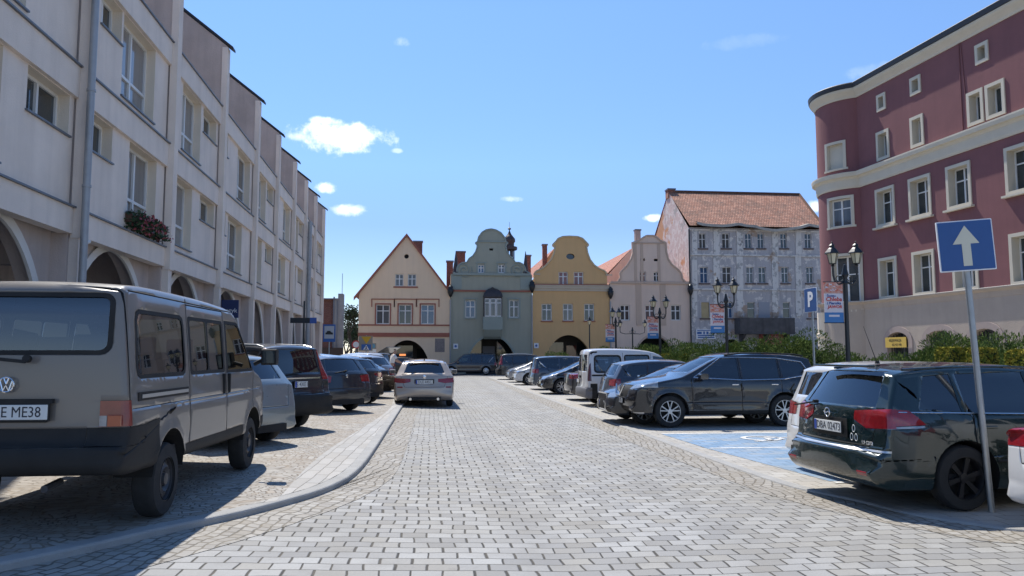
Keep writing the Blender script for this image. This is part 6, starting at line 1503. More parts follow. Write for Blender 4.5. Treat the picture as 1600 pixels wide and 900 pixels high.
# ------------------------------------------------ compact off-roaders
def suv(kind, label, pm, group, wheels, plate_txt, facing):
    if kind == 'tall_lamp':
        sil = [(3.38,.30),(3.50,.45),(3.50,.72),(3.42,.92),(3.0,1.02),(2.55,1.10),(2.42,1.14),(1.75,1.56),(1.45,1.64),(.7,1.69),(-.1,1.68),(-.70,1.64),(-.80,1.57),(-.90,1.10),(-.94,1.02),(-.96,.74),(-1.06,.70),(-1.08,.50),(-1.02,.34),(-.8,.28),(2.9,.27)]
        W, wb, wr, belt = 1.78, 2.62, .345, 1.06
    else:
        sil = [(3.48,.30),(3.60,.42),(3.62,.62),(3.56,.86),(3.40,.98),(3.0,1.06),(2.55,1.14),(2.38,1.19),(1.60,1.58),(1.25,1.65),(.5,1.685),(-.2,1.655),(-.72,1.59),(-.82,1.53),(-.93,1.17),(-.98,1.08),(-1.0,.80),(-1.03,.62),(-1.0,.42),(-.92,.32),(-.7,.28),(3.0,.27)]
        W, wb, wr, belt = 1.82, 2.70, .36, 1.06
    b = Body(W, sil, wb, wr, belt, tumble=.34 if kind == 'tall_lamp' else .36, tapF=.20, tapR=.09, taL=.5, rf=.06, crownE=.11, crownT=.045, shoulder=.03, flare=.018, crease=.010)
    c = Car('parked_car', b, pm, label, 'car', group, wheels, glass=g_tint); r = c.r
    if kind == 'tall_lamp':
        c.end([(.625,.98),(.625,1.1),(.585,1.60),(1.0,1.60),(1.0,.98)], (-9,-.66), 'tail_lamp', m_lampr, -.006, True)
        c.end([(-.60,1.12),(.60,1.12),(.52,1.56),(-.52,1.56)], (-9,-.55), 'rear_window', g_tint, .006)
        c.win([(-.66,1.12),(-.04,1.10),(-.04,1.53),(-.56,1.52)], g_priv); c.win([(.04,1.10),(.92,1.09),(.92,1.55),(.04,1.53)], g_priv); c.win([(1.0,1.09),(2.0,1.12),(1.50,1.52),(1.0,1.55)])
        plate(r, (b.xR+.10,0,.90), -math.pi/2, plate_txt, .32); c.end([(-1,.70),(1,.70),(1,.30),(-1,.30)], (-9,-.72), 'rear_bumper', m_plas, -.004)
        c.end([(.62,.50),(.80,.50),(.80,.56),(.62,.56)], (-9,-.8), 'reflector', m_lampr, -.008, True); MB().box(-.02,0,-.45,.45,1.005,1.03).build('tailgate_trim', m_chr, r, loc=(b.xR+.09,0,0)); wiper(c, -.93, .0, 1.13, .4, 0)
        c.eseams([((-.70,1.1),(-.66,.72)),((-.66,.72),(.66,.72)),((.66,.72),(.70,1.1))], (-9,-.7))
    else:
        c.win([(-.62,1.20),(.02,1.10),(.02,1.52),(-.42,1.48)], g_priv); c.win([(.10,1.10),(.98,1.08),(.98,1.545),(.10,1.525)], g_priv); c.win([(1.06,1.08),(2.08,1.14),(1.42,1.53),(1.06,1.545)])
        c.end([(-.66,1.23),(.66,1.23),(.56,1.56),(-.56,1.56)], (1.2,9), 'windscreen', g_clear, .006); c.end([(-.6,1.2),(.6,1.2),(.5,1.5),(-.5,1.5)], (-9,-.5), 'rear_window', g_priv, .006)
        c.end([(.50,.84),(1.0,.90),(1.0,1.04),(.54,.95)], (2.98,9), 'headlight', m_lampw, -.004, True); c.end([(.50,.80),(1.0,.85),(1.0,1.0),(.5,1.0)], (-9,-.5), 'tail_lamp', m_lampr, -.004, True)
        c.end([(-.44,.66),(.44,.66),(.50,.93),(-.50,.93)], (3.3,9), 'grille', m_plas, .008); c.end([(-.60,.30),(.60,.30),(.52,.46),(-.52,.46)], (3.3,9), 'air_intake', m_plas, .01)
        v = MB().tube([(3.60,-.34,.93),(3.655,-.16,.70),(3.66,.16,.70),(3.60,.34,.93)], .022, 6); v.build('grille_chrome', m_chr, r)
        MB().lathe([(0,0),(.07,0),(.075,.01),(0,.014)], (0,0,0), 18, axis='y').build('badge', m_chr, r, loc=(3.615,0,.84)).rotation_euler = (0,0,-math.pi/2)
        for sg in (1,-1): MB().lathe([(0,0),(.045,0),(.06,.015),(.065,-.01)], (0,0,0), 16, axis='y').build('fog_lamp', m_lampw, r, loc=(3.50,.62*sg,.55)).rotation_euler = (0,0,-math.pi/2+.35*sg)
        plate(r, (3.625,0,.58), math.pi/2, plate_txt, .52)
        c.end([(-1,.31),(1,.31),(1,.345),(-1,.345)], (3.3,9), 'bumper_strip', m_rimA, -.003)
        c.both([(.42,.28),(.42,.36),(2.28,.36),(2.28,.28)], 'sill_moulding', m_plas, .5, -.006)
        c.strip([(-.66,1.17),(.0,1.07),(1.0,1.05),(2.14,1.11)], 'window_chrome', m_chr, .013, .006); c.strip([(-.66,1.17),(-.50,1.46),(.1,1.545),(1.0,1.565),(1.45,1.55),(2.14,1.11)], 'window_chrome', m_chr, .010, .006)
        c.eseams([((-.8,1.0),(-.7,.7))], (-9,-.6))
    for sg in (1,-1):
        zz = .02 if kind != 'tall_lamp' else .03
        MB().tube([(x,(b.S(x,z)-.05)*sg,z+zz) for x,z in ((-.60,1.57),(-.4,1.61),(.3,1.635),(.9,1.635),(1.3,1.59))], .018).build('roof_rail', m_plas if kind != 'tall_lamp' else m_rimA, r)
        mirror(r, 2.0, (b.S(2.0,1.1)+.07)*sg, 1.14, pm, sg)
    c.seams([((.07,.42),(.07,1.58)),((1.02,.32),(1.02,1.58)),((2.18,.36),(2.20,1.08))]); c.handle(.24,.95, m_chr if kind != 'tall_lamp' else None); c.handle(1.18,.95, m_chr if kind != 'tall_lamp' else None)
    interior(r, b, .34, 1.05, ((.30,),(1.25,)), 1.35, .66); return c, b
c, b = suv('tall_lamp', 'black off-roader with tall vertical red lamps, second beyond the grey van', pk('blackblue',(.012,.015,.020),.1,.2), GL_, 'alloy5', 'S 4XE1', 'rear'); put_end(c, b.xR, 479, 14.6, -52, 'L')
c, b = hatch('dark hatchback with large red lamps just beyond the black off-roader on the left', pk('petrolblack',(.015,.018,.024),.1,.2), GL_, 4.3, 1.80, 1.51, low_plate=True, lamp='side', plate_txt='DJA 5K2'); put_end(c, b.xR, 547, 19.6, -46, 'L')
c, b = hatch('small dark car squeezed between the large-lamped hatchback and the black saloon', pk('black1',(.016,.017,.02),.1,.2), GL_, 4.1, 1.74, 1.46, low_plate=True, lamp='slim', plate_txt='DJA 71'); put_end(c, b.xR, 575, 23.0, -48, 'L')
c, b = hatch('black saloon with a small plate high on its boot in the left row', pk('black2',(.014,.014,.016),.1,.2), GL_, 4.6, 1.78, 1.43, 2.7, notch=True, plate_txt='D 44'); put_end(c, b.xR, 597, 26.5, -50, 'L')
c, b = hatch('silver-grey hatchback half hidden behind the black saloon on the left', pk('silver1',(.30,.31,.33),.4), GL_, 4.2, 1.76, 1.5, det=False); put_end(c, b.xR, 600, 31, -50, 'L')
c, b = hatch('white-roofed small car beyond the silver-grey one at the end of the left row', pk('white1',(.60,.60,.60),.0), GL_, 4.0, 1.72, 1.55, det=False, tall=True); put_end(c, b.xR, 596, 37, -55, 'L')
c, b = hatch('dark grey car near the crossing with its tailgate open over the person in white', pk('grey1',(.09,.095,.10),.3), None, 4.4, 1.78, 1.6, det=False, tall=True); put_end(c, b.xR, 607, 43, -52, 'L')
tg_ = MB().box(0,.75,-.6,.6,-.02,.02).build('open_tailgate', c.m, c.r, bevel=.02); tg_.location = (b.xR+.25,0,1.56); tg_.rotation_euler = (0,R(-155),0)
MB().box(.1,.65,-.5,.5,-.03,-.022).build('tailgate_glass', g_tint, tg_)
# ------------------------------------------------ right row, near to far
c, b = suv('xtrail', 'black off-roader with silver spoked wheels and chrome V grille by the blue bays', pk('black3',(.010,.010,.013),.1,.08,.2), GR_, 'alloy10', 'DJA 9T3', 'front'); put_wheel(c, 2.70, .80, (1046,668), -91, ZR)
c, b = hatch('black saloon with a tall framed grille squeezed beside the chrome-V off-roader', pk('black4',(.016,.018,.022),.2,.1), GR_, 4.6, 1.80, 1.43, 2.75, notch=True, grille='tall', plate_txt='DJA 3', facing='front', det=False); put_end(c, b.xF, 937, 18.9, -91, ZR)
MB().prism([(-.31,.30),(.31,.30),(.38,.72),(-.38,.72)], b.xF-.06, b.xF-.045, axis='x').build('grille_surround', m_chr, c.r); MB().prism([(-.28,.33),(.28,.33),(.34,.69),(-.34,.69)], b.xF-.05, b.xF-.035, axis='x').build('grille_mesh', m_plas, c.r)
c, b = hatch('slate grey hatchback with swept-up side window, rear to the street beside the white van', pk('slate',(.055,.060,.075),.3,.1), GR_, 4.25, 1.78, 1.50, wheels='alloy5', lamp='side', plate_txt='DJA 88'); put_end(c, b.xR, 938, 21.8, 89, ZR)
def kangoo():
    sil = [(3.28,.26),(3.38,.42),(3.36,.66),(3.22,.86),(2.9,.97),(2.55,1.06),(2.40,1.12),(1.82,1.62),(1.55,1.74),(1.0,1.81),(.2,1.83),(-.40,1.82),(-.60,1.77),(-.64,1.6),(-.66,1.1),(-.68,.62),(-.74,.58),(-.76,.42),(-.70,.28),(-.5,.24),(2.9,.22)]
    b = Body(1.67, sil, 2.6, .30, 1.05, tumble=.16, tapF=.16, tapR=.05, taL=.4, rf=.06, crownE=.06, crownT=.04, shoulder=.015, flare=.02)
    pm = pk('vanwhite', (.66,.65,.64), 0, .10, .35); c = Car('parked_van', b, pm, 'small white high-roofed van with twin rear doors in the right row', 'van', GR_, 'cap', glass=g_tint); r = c.r
    for sg in (1,-1):
        c.end([(.06*sg,1.10),(.60*sg,1.10),(.56*sg,1.62),(.06*sg,1.62)], (-9,-.4), 'rear_door_window', g_tint, .006)
        c.end([(.74*sg,.80),(.74*sg,1.35),(1.0*sg,1.35),(1.0*sg,.80)], (-9,-.52), 'tail_lamp', m_lampb, -.004)
    c.win(quadwin(-.38,.42,1.10,1.56,.02,0,.07)); c.win(quadwin(.60,1.35,1.10,1.58,0,0,.05)); c.win([(1.48,1.08),(2.34,1.10),(1.92,1.52),(1.50,1.58)])
    for P in (quadwin(-.43,.47,1.05,1.61,.02,0,.10), quadwin(.56,1.39,1.06,1.62,0,0,.07)): c.both(P, 'window_seal', m_plas, .35, -.002)
    c.end([(-.64,1.14),(.64,1.14),(.56,1.66),(-.56,1.66)], (1.3,9), 'windscreen', g_clear, .006)
    c.end([(-1,.60),(1,.60),(1,.26),(-1,.26)], (-9,-.5), 'rear_bumper', mat('bumper_grey',(.16,.16,.17),.6), -.006); c.end([(-1,.60),(1,.60),(1,.26),(-1,.26)], (3.0,9), 'front_bumper', MATS['bumper_grey'], -.006)
    c.both([(-.55,.26),(-.55,.72),(-.33,.72),(-.33,.26)], 'rear_corner_trim', m_plas, .4, -.004)
    c.both([(-.5,.95),(-.5,1.0),(.5,1.0),(.5,.95)], 'door_rail', m_plas, .4, -.003); c.both([(.4,.45),(.4,.56),(2.2,.56),(2.2,.45)], 'side_moulding', MATS['bumper_grey'], .4, -.008)
    c.end([(.42,.62),(.36,.76),(.95,.86),(.95,.66)], (2.9,9), 'headlight', m_lampw, -.003, True)
    c.eseams([((0,.62),(0,1.74)),((.71,.62),(.68,1.74)),((-.71,.62),(-.68,1.74))], (-9,-.3)); c.seams([((.52,.3),(.52,1.68)),((1.42,.28),(1.42,1.66))])
    MB().box(0,.03,-.1,.1,.88,.96).build('door_handle', m_plas, r, loc=(b.xR+.06,.1,0)); plate(r, (b.xR+.055,.33,.78), -math.pi/2, '', .34)
    for sg in (1,-1): mirror(r, 2.12, (b.S(2.1,1.1)+.08)*sg, 1.16, m_plas, sg)
    interior(r, b, .3, 1.0, ((.35,),(1.25,)), 1.25, .66); put_end(c, b.xR, 903, 24.9, 89, ZR)
kangoo()
c, b = hatch('dark saloon with a single red lamp showing just left of the white van', pk('dark5',(.02,.02,.024),.1), GR_, 4.5, 1.76, 1.42, 2.68, notch=True, det=False); put_end(c, b.xR, 882, 28.0, 90, ZR)
c, b = hatch('black hatchback with bright alloy wheels, nose to the street beyond the white van', pk('black6',(.012,.012,.016),.1,.1,.2), GR_, 4.3, 1.80, 1.46, facing='front', plate_txt='DJA 1', wheels='alloy5', det=False); put_wheel(c, b.wb, .78, (877,616), -91, ZR)
c, b = hatch('blue-grey tall car', pk('bluegrey',(.06,.08,.11),.3), GR_, 4.45, 1.80, 1.58, tall=True, det=False); put_end(c, b.xR, 826, 36.5, 90, ZR); c.r['label'] = 'blue-grey tall car just left of the black hatchback with alloy wheels'
c, b = hatch('white saloon, nose to the street, between the blue-grey and silver cars', pk('white2',(.62,.62,.62),0), GR_, 4.5, 1.76, 1.42, 2.68, notch=True, facing='front', det=False); put_end(c, b.xF, 800, 42.0, -90, ZR)
c, b = hatch('silver hatchback behind the white saloon, nose to the street', pk('silver2',(.32,.33,.35),.4), GR_, 4.1, 1.74, 1.5, facing='front', det=False); put_end(c, b.xF, 790, 46.0, -90, ZR)
c, b = suv('tall_lamp', 'dark off-roader at the far end of the right row, rear to the street', pk('dark7',(.02,.02,.022),.1), GR_, 'alloy5', '', 'rear'); put_end(c, b.xR, 774, 51.0, 92, ZR)
c, b = hatch('white hatchback partly hidden by the dark green estate car, rear to the street', pk('white3',(.62,.62,.61),0,.06), GR_, 4.2, 1.78, 1.54, tall=True, lamp='side', plate_txt='DJA 64', low_plate=False); put_end(c, b.xR, 1258, 10.6, 87, ZR)
c, b = hatch('white saloon cut off by the right edge of the photo', pk('white4',(.64,.64,.64),0,.06), GR_, 4.6, 1.80, 1.47, 2.7, notch=True, lamp='side', plate_txt=''); put_end(c, b.xR, 1668, 6.6, 84, ZR)
c, b = hatch('dark people carrier standing across the street end before the green house', pk('darkbrown',(.03,.025,.027),.2), None, 4.6, 1.85, 1.74, 2.75, .33, tall=True, det=False, wheels='cap', name='people_carrier'); put_end(c, b.xF, 690, 62.5, -88, .03)
c, b = hatch('dark car before the beige house arch, mostly hidden by the champagne estate', pk('black8',(.015,.015,.016),.1), None, 4.3, 1.76, 1.45, det=False); put_end(c, b.xR, 655, 60, -88, .03)
# ================================================================ STREET FURNITURE
def lantern(mb, gl, c, k=.74):
    x, y, z = c
    class K:
        def __init__(s, q): s.q = q
        def lathe(s, prof, c_, n): s.q.lathe([(r*k, h*k) for r, h in prof], c_, n)
        def bar(s, a, b, r, n=4): s.q.bar(*[((p[0]-x)*k+x, (p[1]-y)*k+y, (p[2]-z)*k+z) for p in (a, b)], r*k, n=n)
    mb, gl = K(mb), K(gl)
    mb.lathe([(.03,-.10),(.07,-.06),(.04,-.02),(.11,.0),(.12,.02)], c, 6)
    gl.lathe([(.105,.02),(.185,.36),(.0,.36)], c, 6)
    for i in range(6): t = 2*math.pi*i/6; mb.bar((x+.11*math.cos(t),y+.11*math.sin(t),z+.02),(x+.19*math.cos(t),y+.19*math.sin(t),z+.37),.011,n=4)
    mb.lathe([(.20,.355),(.27,.36),(.25,.40),(.15,.52),(.09,.58),(.085,.62),(.11,.64),(.05,.70),(.02,.72),(.03,.76),(0,.80)], c, 6)
def banner(root, z, w_=.50, h_=1.0, side=-1, rot=0.0, detail=True):
    b = empty('banner', (0,0,0), 0, None)
    return b
m_ban = mat('banner_white', (.66,.60,.62), .7); m_banr = mat('banner_red', (.60,.16,.10), .7, col2=(.62,.38,.30), vscale=14, vthr=(.42,.58)); m_banb = mat('banner_blue', (.06,.20,.45), .7); m_bred = mat('print_red', (.55,.06,.05), .7); m_bblu = mat('print_blue', (.04,.09,.28), .7)
def lamp_post(p, label, arms, rot, ban=None, height=4.4, group='ornate black street lamps along the right side', spread=.36):
    r = empty('street_lamp', (p.x, p.y, ZR), rot); tag(r, label, 'street lamp', group); h = height-.60
    top = h-.42 if arms else h-.08
    mb = MB().lathe([(.15,0),(.15,.12),(.11,.2),(.10,.75),(.13,.8),(.075,.9),(.058,1.6),(.05,top-.1),(.07,top-.08),(.05,top),(.05,top+.06),(.09,top+.14),(.05,top+.3),(.03,top+.4),(0,top+.42)] if arms else [(.15,0),(.15,.12),(.11,.2),(.10,.75),(.13,.8),(.075,.9),(.05,1.6),(.04,h-.1),(.03,h)], (0,0,0), 14)
    mb.build('post', m_black, r, smooth='auto')
    gl = None
    for s in ((-1,1) if arms else (0,)):
        ar = MB(); gl = MB()
        if s:
            pts = [(0,0,top+.0)]+[(s*(spread*(1-math.cos(R(t)))/1.0), 0, top+.02-.16*math.sin(R(t*1.6)) + max(0,(t-60))/120*.62) for t in (20,40,60,80,100)]; pts[-1] = (s*spread, 0, h-.12)
            pts = [(0,0,top),(s*.10,0,top-.08),(s*(spread*.6),0,top-.10),(s*(spread-.03),0,top+.0),(s*spread,0,top+.15),(s*spread,0,h-.06)]
            ar.tube(pts, .026, 8)
            for i in range(10): t0, t1 = R(200+i*34), R(234+i*34); q = .10-.006*i; ar.bar((s*.15+q*math.cos(t0)*s,0,top+.06+q*math.sin(t0)),(s*.15+q*math.cos(t1)*s,0,top+.06+q*math.sin(t1)),.012,n=5)
            ar.build('arm', m_black, r)
        L_ = MB(); lantern(L_, gl, (s*spread,0,h)); lo = L_.build('lantern', m_black, r); gl.build('lantern_glass', m_lamp, lo, smooth=False)
    return r
def hang_banner(p, label, z0, z1, w_, rot, dx, detail):
    b = empty('banner', (p.x, p.y, z0), rot); tag(b, label, 'banner', 'festival banners on the lamp posts'); h_ = z1-z0; q = MB()
    q.add([(dx-w_,0,h_*.25),(dx,0,h_*.25),(dx,0,h_*.72),(dx-w_,0,h_*.72),(dx-w_,.012,h_*.25),(dx,.012,h_*.25),(dx,.012,h_*.72),(dx-w_,.012,h_*.72)], [(0,1,2,3),(7,6,5,4),(0,3,7,4),(1,5,6,2)]); q.build('cloth', m_ban, b)
    MB().box(dx-w_,dx,0,.012,h_*.722,h_).build('printed_picture', m_banr, b); MB().box(dx-w_,dx,0,.012,0,h_*.248).build('blue_foot', m_banb, b)
    MB().bar((dx+.08,.006,h_+.01),(dx-w_-.02,.006,h_+.01),.012).build('banner_rod', m_black, b); MB().bar((dx+.08,.006,-.01),(dx-w_-.02,.006,-.01),.012).build('banner_rod', m_black, b)
    cx = dx-w_/2; rx_ = (math.pi/2,0,0)
    text('lettering', 'Święto', w_*.16, m_bblu, b, (cx-w_*.12,-.004,h_*.66), rx_, .001, bold=.002); text('lettering', 'Chleba', w_*.30, m_bred, b, (cx,-.004,h_*.575), rx_, .001, bold=.004, shear=.15)
    text('lettering', 'i Piernika', w_*.20, m_bblu, b, (cx,-.004,h_*.475), rx_, .001, bold=.003, shear=.15); text('lettering', 'JAWOR', w_*.22, m_bred, b, (cx+w_*.05,-.004,h_*.385), rx_, .001, bold=.004, shear=.15)
    MB().box(cx-w_*.35,cx+w_*.35,-.004,-.001,h_*.295,h_*.31).box(cx-w_*.28,cx+w_*.28,-.004,-.001,h_*.14,h_*.19).build('small_print', m_ban, b)
    o = MB(); rs = np.random.RandomState(5)
    for i in range(12): a_, c_ = rs.uniform(-.42,.42), rs.uniform(.75,.97); o.box(cx+a_*w_, cx+a_*w_+w_*rs.uniform(.04,.14), -.003-.0004*i, -.001, c_*h_, c_*h_+h_*rs.uniform(.01,.035))
    o.build('picture_detail', m_ban, b); return b
for i, (u, d_, gap, lab) in enumerate(((1323,19.4,(441,504),'nearest'),(1135,27.3,(476,520),'second'),(1031,35.3,(495,529),'third'),(962,43.0,(507,534),'fourth'))):
    p = AT(u, d_); rot = (R(-12),R(-8),R(-6),R(38))[i]
    lamp_post(p, ('nearest twin-lantern black lamp post, in front of the maroon building','twin-lantern black lamp post in front of the derelict house','twin-lantern black lamp post in front of the pink house','twin-lantern black lamp post in front of the ochre house edge')[i], True, rot, height=CAMH-ZR+(554-(375,432,460,479)[i])/F*d_, spread=.29)
    k_ = d_/F
    hang_banner(p, ('largest festival banner, on the lamp post by the maroon building','festival banner on the lamp post before the derelict house','festival banner on the lamp post before the pink house','smallest festival banner, on the lamp post at the ochre house edge')[i], CAMH+(554-gap[1])*k_, CAMH+(554-gap[0])*k_, (.48,.49,.50,.50)[i], R(-6), -.07, True)
p = AT(988,56); lamp_post(p, 'far twin-lantern lamp post with widely spread arms before the pink house', True, 0, height=CAMH-ZR+(554-498)/F*56, spread=.62+.3)
p = AT(921,53); lamp_post(p, 'single-lantern lamp post in front of the ochre house', False, 0, height=CAMH-ZR+(554-494)/F*53)
# one-way sign, leaning
p = G(1550,800,ZR); m_galv = mat('galvanised_steel', (.36,.37,.37), .42, metal=.75, var=.12, vscale=8)
ow = empty('one_way_sign', p, -YAW+R(-14)); tag(ow, 'leaning grey pole with a square blue sign bearing a white upward arrow', 'road sign')
top = 3.08; lean = -.145
pd = MB().bar((0,0,-.05),(lean,0,top-.05),.032,n=16).lathe([(.036,0),(.036,.02),(0,.025)],(lean,0,top-.05),12); pd.build('pole', m_galv, ow, smooth='auto')
sn = empty('sign_tmp'); bpy.data.objects.remove(sn)
pn = MB(); P = rrect(-.305,.305,-.305,.305,.012,3); pn.prism(P, -.012, .012); pn_ = pn.build('sign_panel', m_wht, ow, bevel=.003); pn_.location = (lean*.93-.0,-.055,2.78); pn_.scale = (.89,1,.89); pn_.rotation_euler = (0,R(-3),R(2))
MB().prism(rrect(-.292,.292,-.292,.292,.01,3), -.0165, -.0125).build('blue_field', mat('road_sign_blue',(.022,.085,.26),.35,var=.06,vscale=4), pn_)
MB().prism([(-.048,-.245),(.048,-.245),(.048,.02),(.145,.02),(0,.24),(-.145,.02),(-.048,.02)], -.0205, -.017).build('arrow', mat('sign_cream',(.66,.62,.48),.45), pn_)
MB().box(-.12,.12,.013,.03,-.15,-.11).box(-.12,.12,.013,.03,.11,.15).build('bracket', m_galv, pn_)
# parking sign
p = AT(1270,19.0); ps = empty('parking_sign', (p.x,p.y,ZR), R(-89)); tag(ps, 'tall blue parking sign with a white P on a thin grey pole', 'road sign')
zz = CAMH-ZR+(554-450)/F*19.0; MB().bar((0,0,0),(0,0,zz-.02),.028,n=12).build('pole', m_galv, ps, smooth='auto')
q = MB().prism(rrect(-.30,.30,zz-.60,zz,.03,3), -.045, -.03).build('sign_panel', m_wht, ps); MB().prism(rrect(-.288,.288,zz-.588,zz-.012,.025,3), -.049, -.046).build('blue_field', MATS['road_sign_blue'], q)
text('lettering', 'P', .50, m_wht, q, (0,-.0515,zz-.30), (math.pi/2,0,0), .001, bold=.02)
# yield + crossing signs on one post, left of the beige house
p = AT(573,52); ys = empty('crossing_sign', (p.x,p.y,ZL), 0); tag(ys, 'post with a yellow give-way triangle above a blue pedestrian crossing sign', 'road sign')
k_ = 52/F; Zs = lambda v: CAMH-ZL+(554-v)*k_
MB().bar((0,0,0),(0,0,Zs(524)),.035).build('pole', m_galv, ys); m_gv = mat('backing_grey',(.30,.27,.22),.6)
MB().box(-.50,.42,-.05,-.03,Zs(548),Zs(525)).build('backing_board', m_gv, ys); m_yw = mat('give_way_yellow',(.62,.36,.02),.5)
MB().prism([(-.34,Zs(526)),(.34,Zs(526)),(0,Zs(537.5))], -.075, -.055).build('give_way_triangle', m_yw, ys)
MB().box(-.32,.32,-.075,-.055,Zs(547),Zs(538.2)).build('crossing_panel', m_sblue, ys); MB().prism([(-.2,Zs(546.5)),(.2,Zs(546.5)),(0,Zs(539))], -.085,-.077).build('crossing_triangle', m_wht, ys); MB().bar((0,-.09,Zs(541)),(0,-.09,Zs(544)),.03).bar((0,-.09,Zs(544)),(.08,-.09,Zs(546.3)),.02).bar((0,-.09,Zs(544)),(-.08,-.09,Zs(546.3)),.02).build('walking_figure', m_black, ys)
p = AT(582.5,53); ys = empty('round_blue_sign', (p.x,p.y,ZL), 0); tag(ys, 'small round blue mandatory sign with a white plate below it before the beige house', 'road sign')
MB().bar((0,0,0),(0,0,Zs(536)),.03).build('pole', m_galv, ys); MB().box(-.20,.26,-.05,-.03,Zs(551),Zs(545.5)).build('white_plate', m_wht, ys); MB().box(-.2,.26,-.05,-.03,Zs(545),Zs(536)).build('backing_board', m_gv, ys); MB().lathe([(0,-.06),(.17,-.06),(.17,-.05),(0,-.05)], (.03,0,Zs(540.5)), 20, axis='y').build('blue_disc', mat('disc_blue',(.12,.30,.42),.5), ys)
p = AT(557,56); ys = empty('round_limit_sign', (p.x,p.y,ZL), 0); tag(ys, 'small round red-rimmed sign at the far street corner beside the bare tree', 'road sign')
MB().bar((0,0,0),(0,0,2.4),.03).build('pole', m_galv, ys); MB().lathe([(0,-.06),(.22,-.06),(.22,-.04),(0,-.04)], (0,0,2.3), 20, axis='y').build('white_disc', m_wht, ys); MB().lathe([(.22,-.066),(.30,-.066),(.30,-.04),(.22,-.04)], (0,0,2.3), 20, axis='y').build('red_rim', m_bred, ys)
for u, v, lab in ((712,541,'small white blue-dot notice on the green house wall near the downpipe'),(838,540,'blue and white notice on the left edge of the ochre house')):
    q = FF.px(u, v, -.1); s_ = empty('wall_sign', (q[0], YF-.08, q[1])); tag(s_, lab, 'sign'); MB().box(-.2,.2,-.02,0,-.22,.22).build('plate', m_wht, s_); MB().lathe([(0,-.03),(.11,-.03),(.11,-.022),(0,-.022)], (0,0,0), 14, axis='y').build('blue_dot', m_sblue, s_)
# ================================================================ PLANTS
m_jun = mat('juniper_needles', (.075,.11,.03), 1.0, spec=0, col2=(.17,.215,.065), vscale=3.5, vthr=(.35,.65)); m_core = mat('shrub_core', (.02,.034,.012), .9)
m_gold = mat('golden_thuja', (.36,.29,.05), 1.0, spec=0, col2=(.14,.16,.03), vscale=9, vthr=(.4,.6)); m_tree = mat('tree_leaves', (.07,.09,.05), 1.0, spec=0, var=.4, vscale=2); m_bark = mat('bark', (.08,.065,.05), .9, var=.3, vscale=6)
def blob(c, r, rs, n=40):
    P = []
    mb = MB()
    return mb
def shrub(name, label, cat, c, size, nleaf, m, group, seed, leaf=.05, up=True):
    """uneven shrub: dark inner mass plus many leaf-sized faces in clumps that rise as sprays"""
    rs = np.random.RandomState(seed); r = empty(name, c); tag(r, label, cat, group)
    nl = 46; dirs = rs.normal(size=(nl,3)); dirs[:,2] = np.abs(dirs[:,2])*.8+.05; dirs /= np.linalg.norm(dirs, axis=1, keepdims=True)
    sz = np.array(size); cl = dirs*sz*(.62+.33*rs.rand(nl,1)); cl[:,2] += .0
    rad = (.20+.22*rs.rand(nl))*min(size[0], size[2]*1.1)
    idx = rs.randint(0, nl, nleaf); d = rs.normal(size=(nleaf,3)); d /= np.linalg.norm(d, axis=1, keepdims=True)
    rr = rad[idx]*(.85+.17*rs.rand(nleaf)); pts = cl[idx]+d*rr[:,None]*np.array([1,1,.8]); pts[:,2] = np.abs(pts[:,2])
    dr = d*1.0+np.array([0,0,.45]); dr /= np.linalg.norm(dr, axis=1, keepdims=True); leaf_cloud('foliage', m, pts, leaf, r, .28, seed, dr)
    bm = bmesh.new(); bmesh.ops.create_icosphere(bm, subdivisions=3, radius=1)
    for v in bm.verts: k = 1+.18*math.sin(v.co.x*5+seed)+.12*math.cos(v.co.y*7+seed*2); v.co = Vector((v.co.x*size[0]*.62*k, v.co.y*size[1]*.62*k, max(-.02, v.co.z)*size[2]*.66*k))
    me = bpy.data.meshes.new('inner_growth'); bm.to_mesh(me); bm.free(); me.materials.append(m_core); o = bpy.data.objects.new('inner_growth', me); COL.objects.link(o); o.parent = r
    return r
# juniper hedge in the bed behind the right-hand row
HB_ = [(945,45,536,1.6),(985,41,530,1.7),(1010,38,541,1.4),(1045,36,534,1.6),(1080,35,537,1.6),(1105,31,530,1.9),(1150,30,533,1.7),(1185,29,529,1.8),(1222,28,531,1.8),(1262,27,529,1.8),(1300,26.5,541,1.6),(1440,23,538,1.6),(1478,22,526,1.9),(1525,21,518,2.1),(1570,20.5,521,2.1),(1625,20,520,2.2),(880,54,552,1.6),(862,57,553,1.4)]
for i, (u, d_, vt, wd) in enumerate(HB_):
    p = AT(u, d_); h_ = CAMH-ZR+(554-vt)*d_/F
    pos = ['beside the far lamp post','before the pink house arch','low between two lamps','below the pink house window','next to the clipped yellow cubes','left of the second lamp post','right of the second lamp post','below the derelict balcony','below the red shop sign','left of the parking sign','right of the parking sign','below the yellow advertising board','behind the first yellow cube','behind the one-way sign pole','to the right of the one-way pole','at the right edge of the photo','before the ochre arch','leftmost, before the ochre arch'][i]
    shrub('juniper_shrub', 'spreading green juniper shrub '+pos, 'shrub', (p.x,p.y,ZR), (wd*1.05, 1.3, h_*(1.0 if u < 1400 else .9)), int(24000 if d_ < 32 else 12000), m_jun, 'juniper shrubs in the bed behind the right row', 30+i, .05 if d_ < 32 else .065)
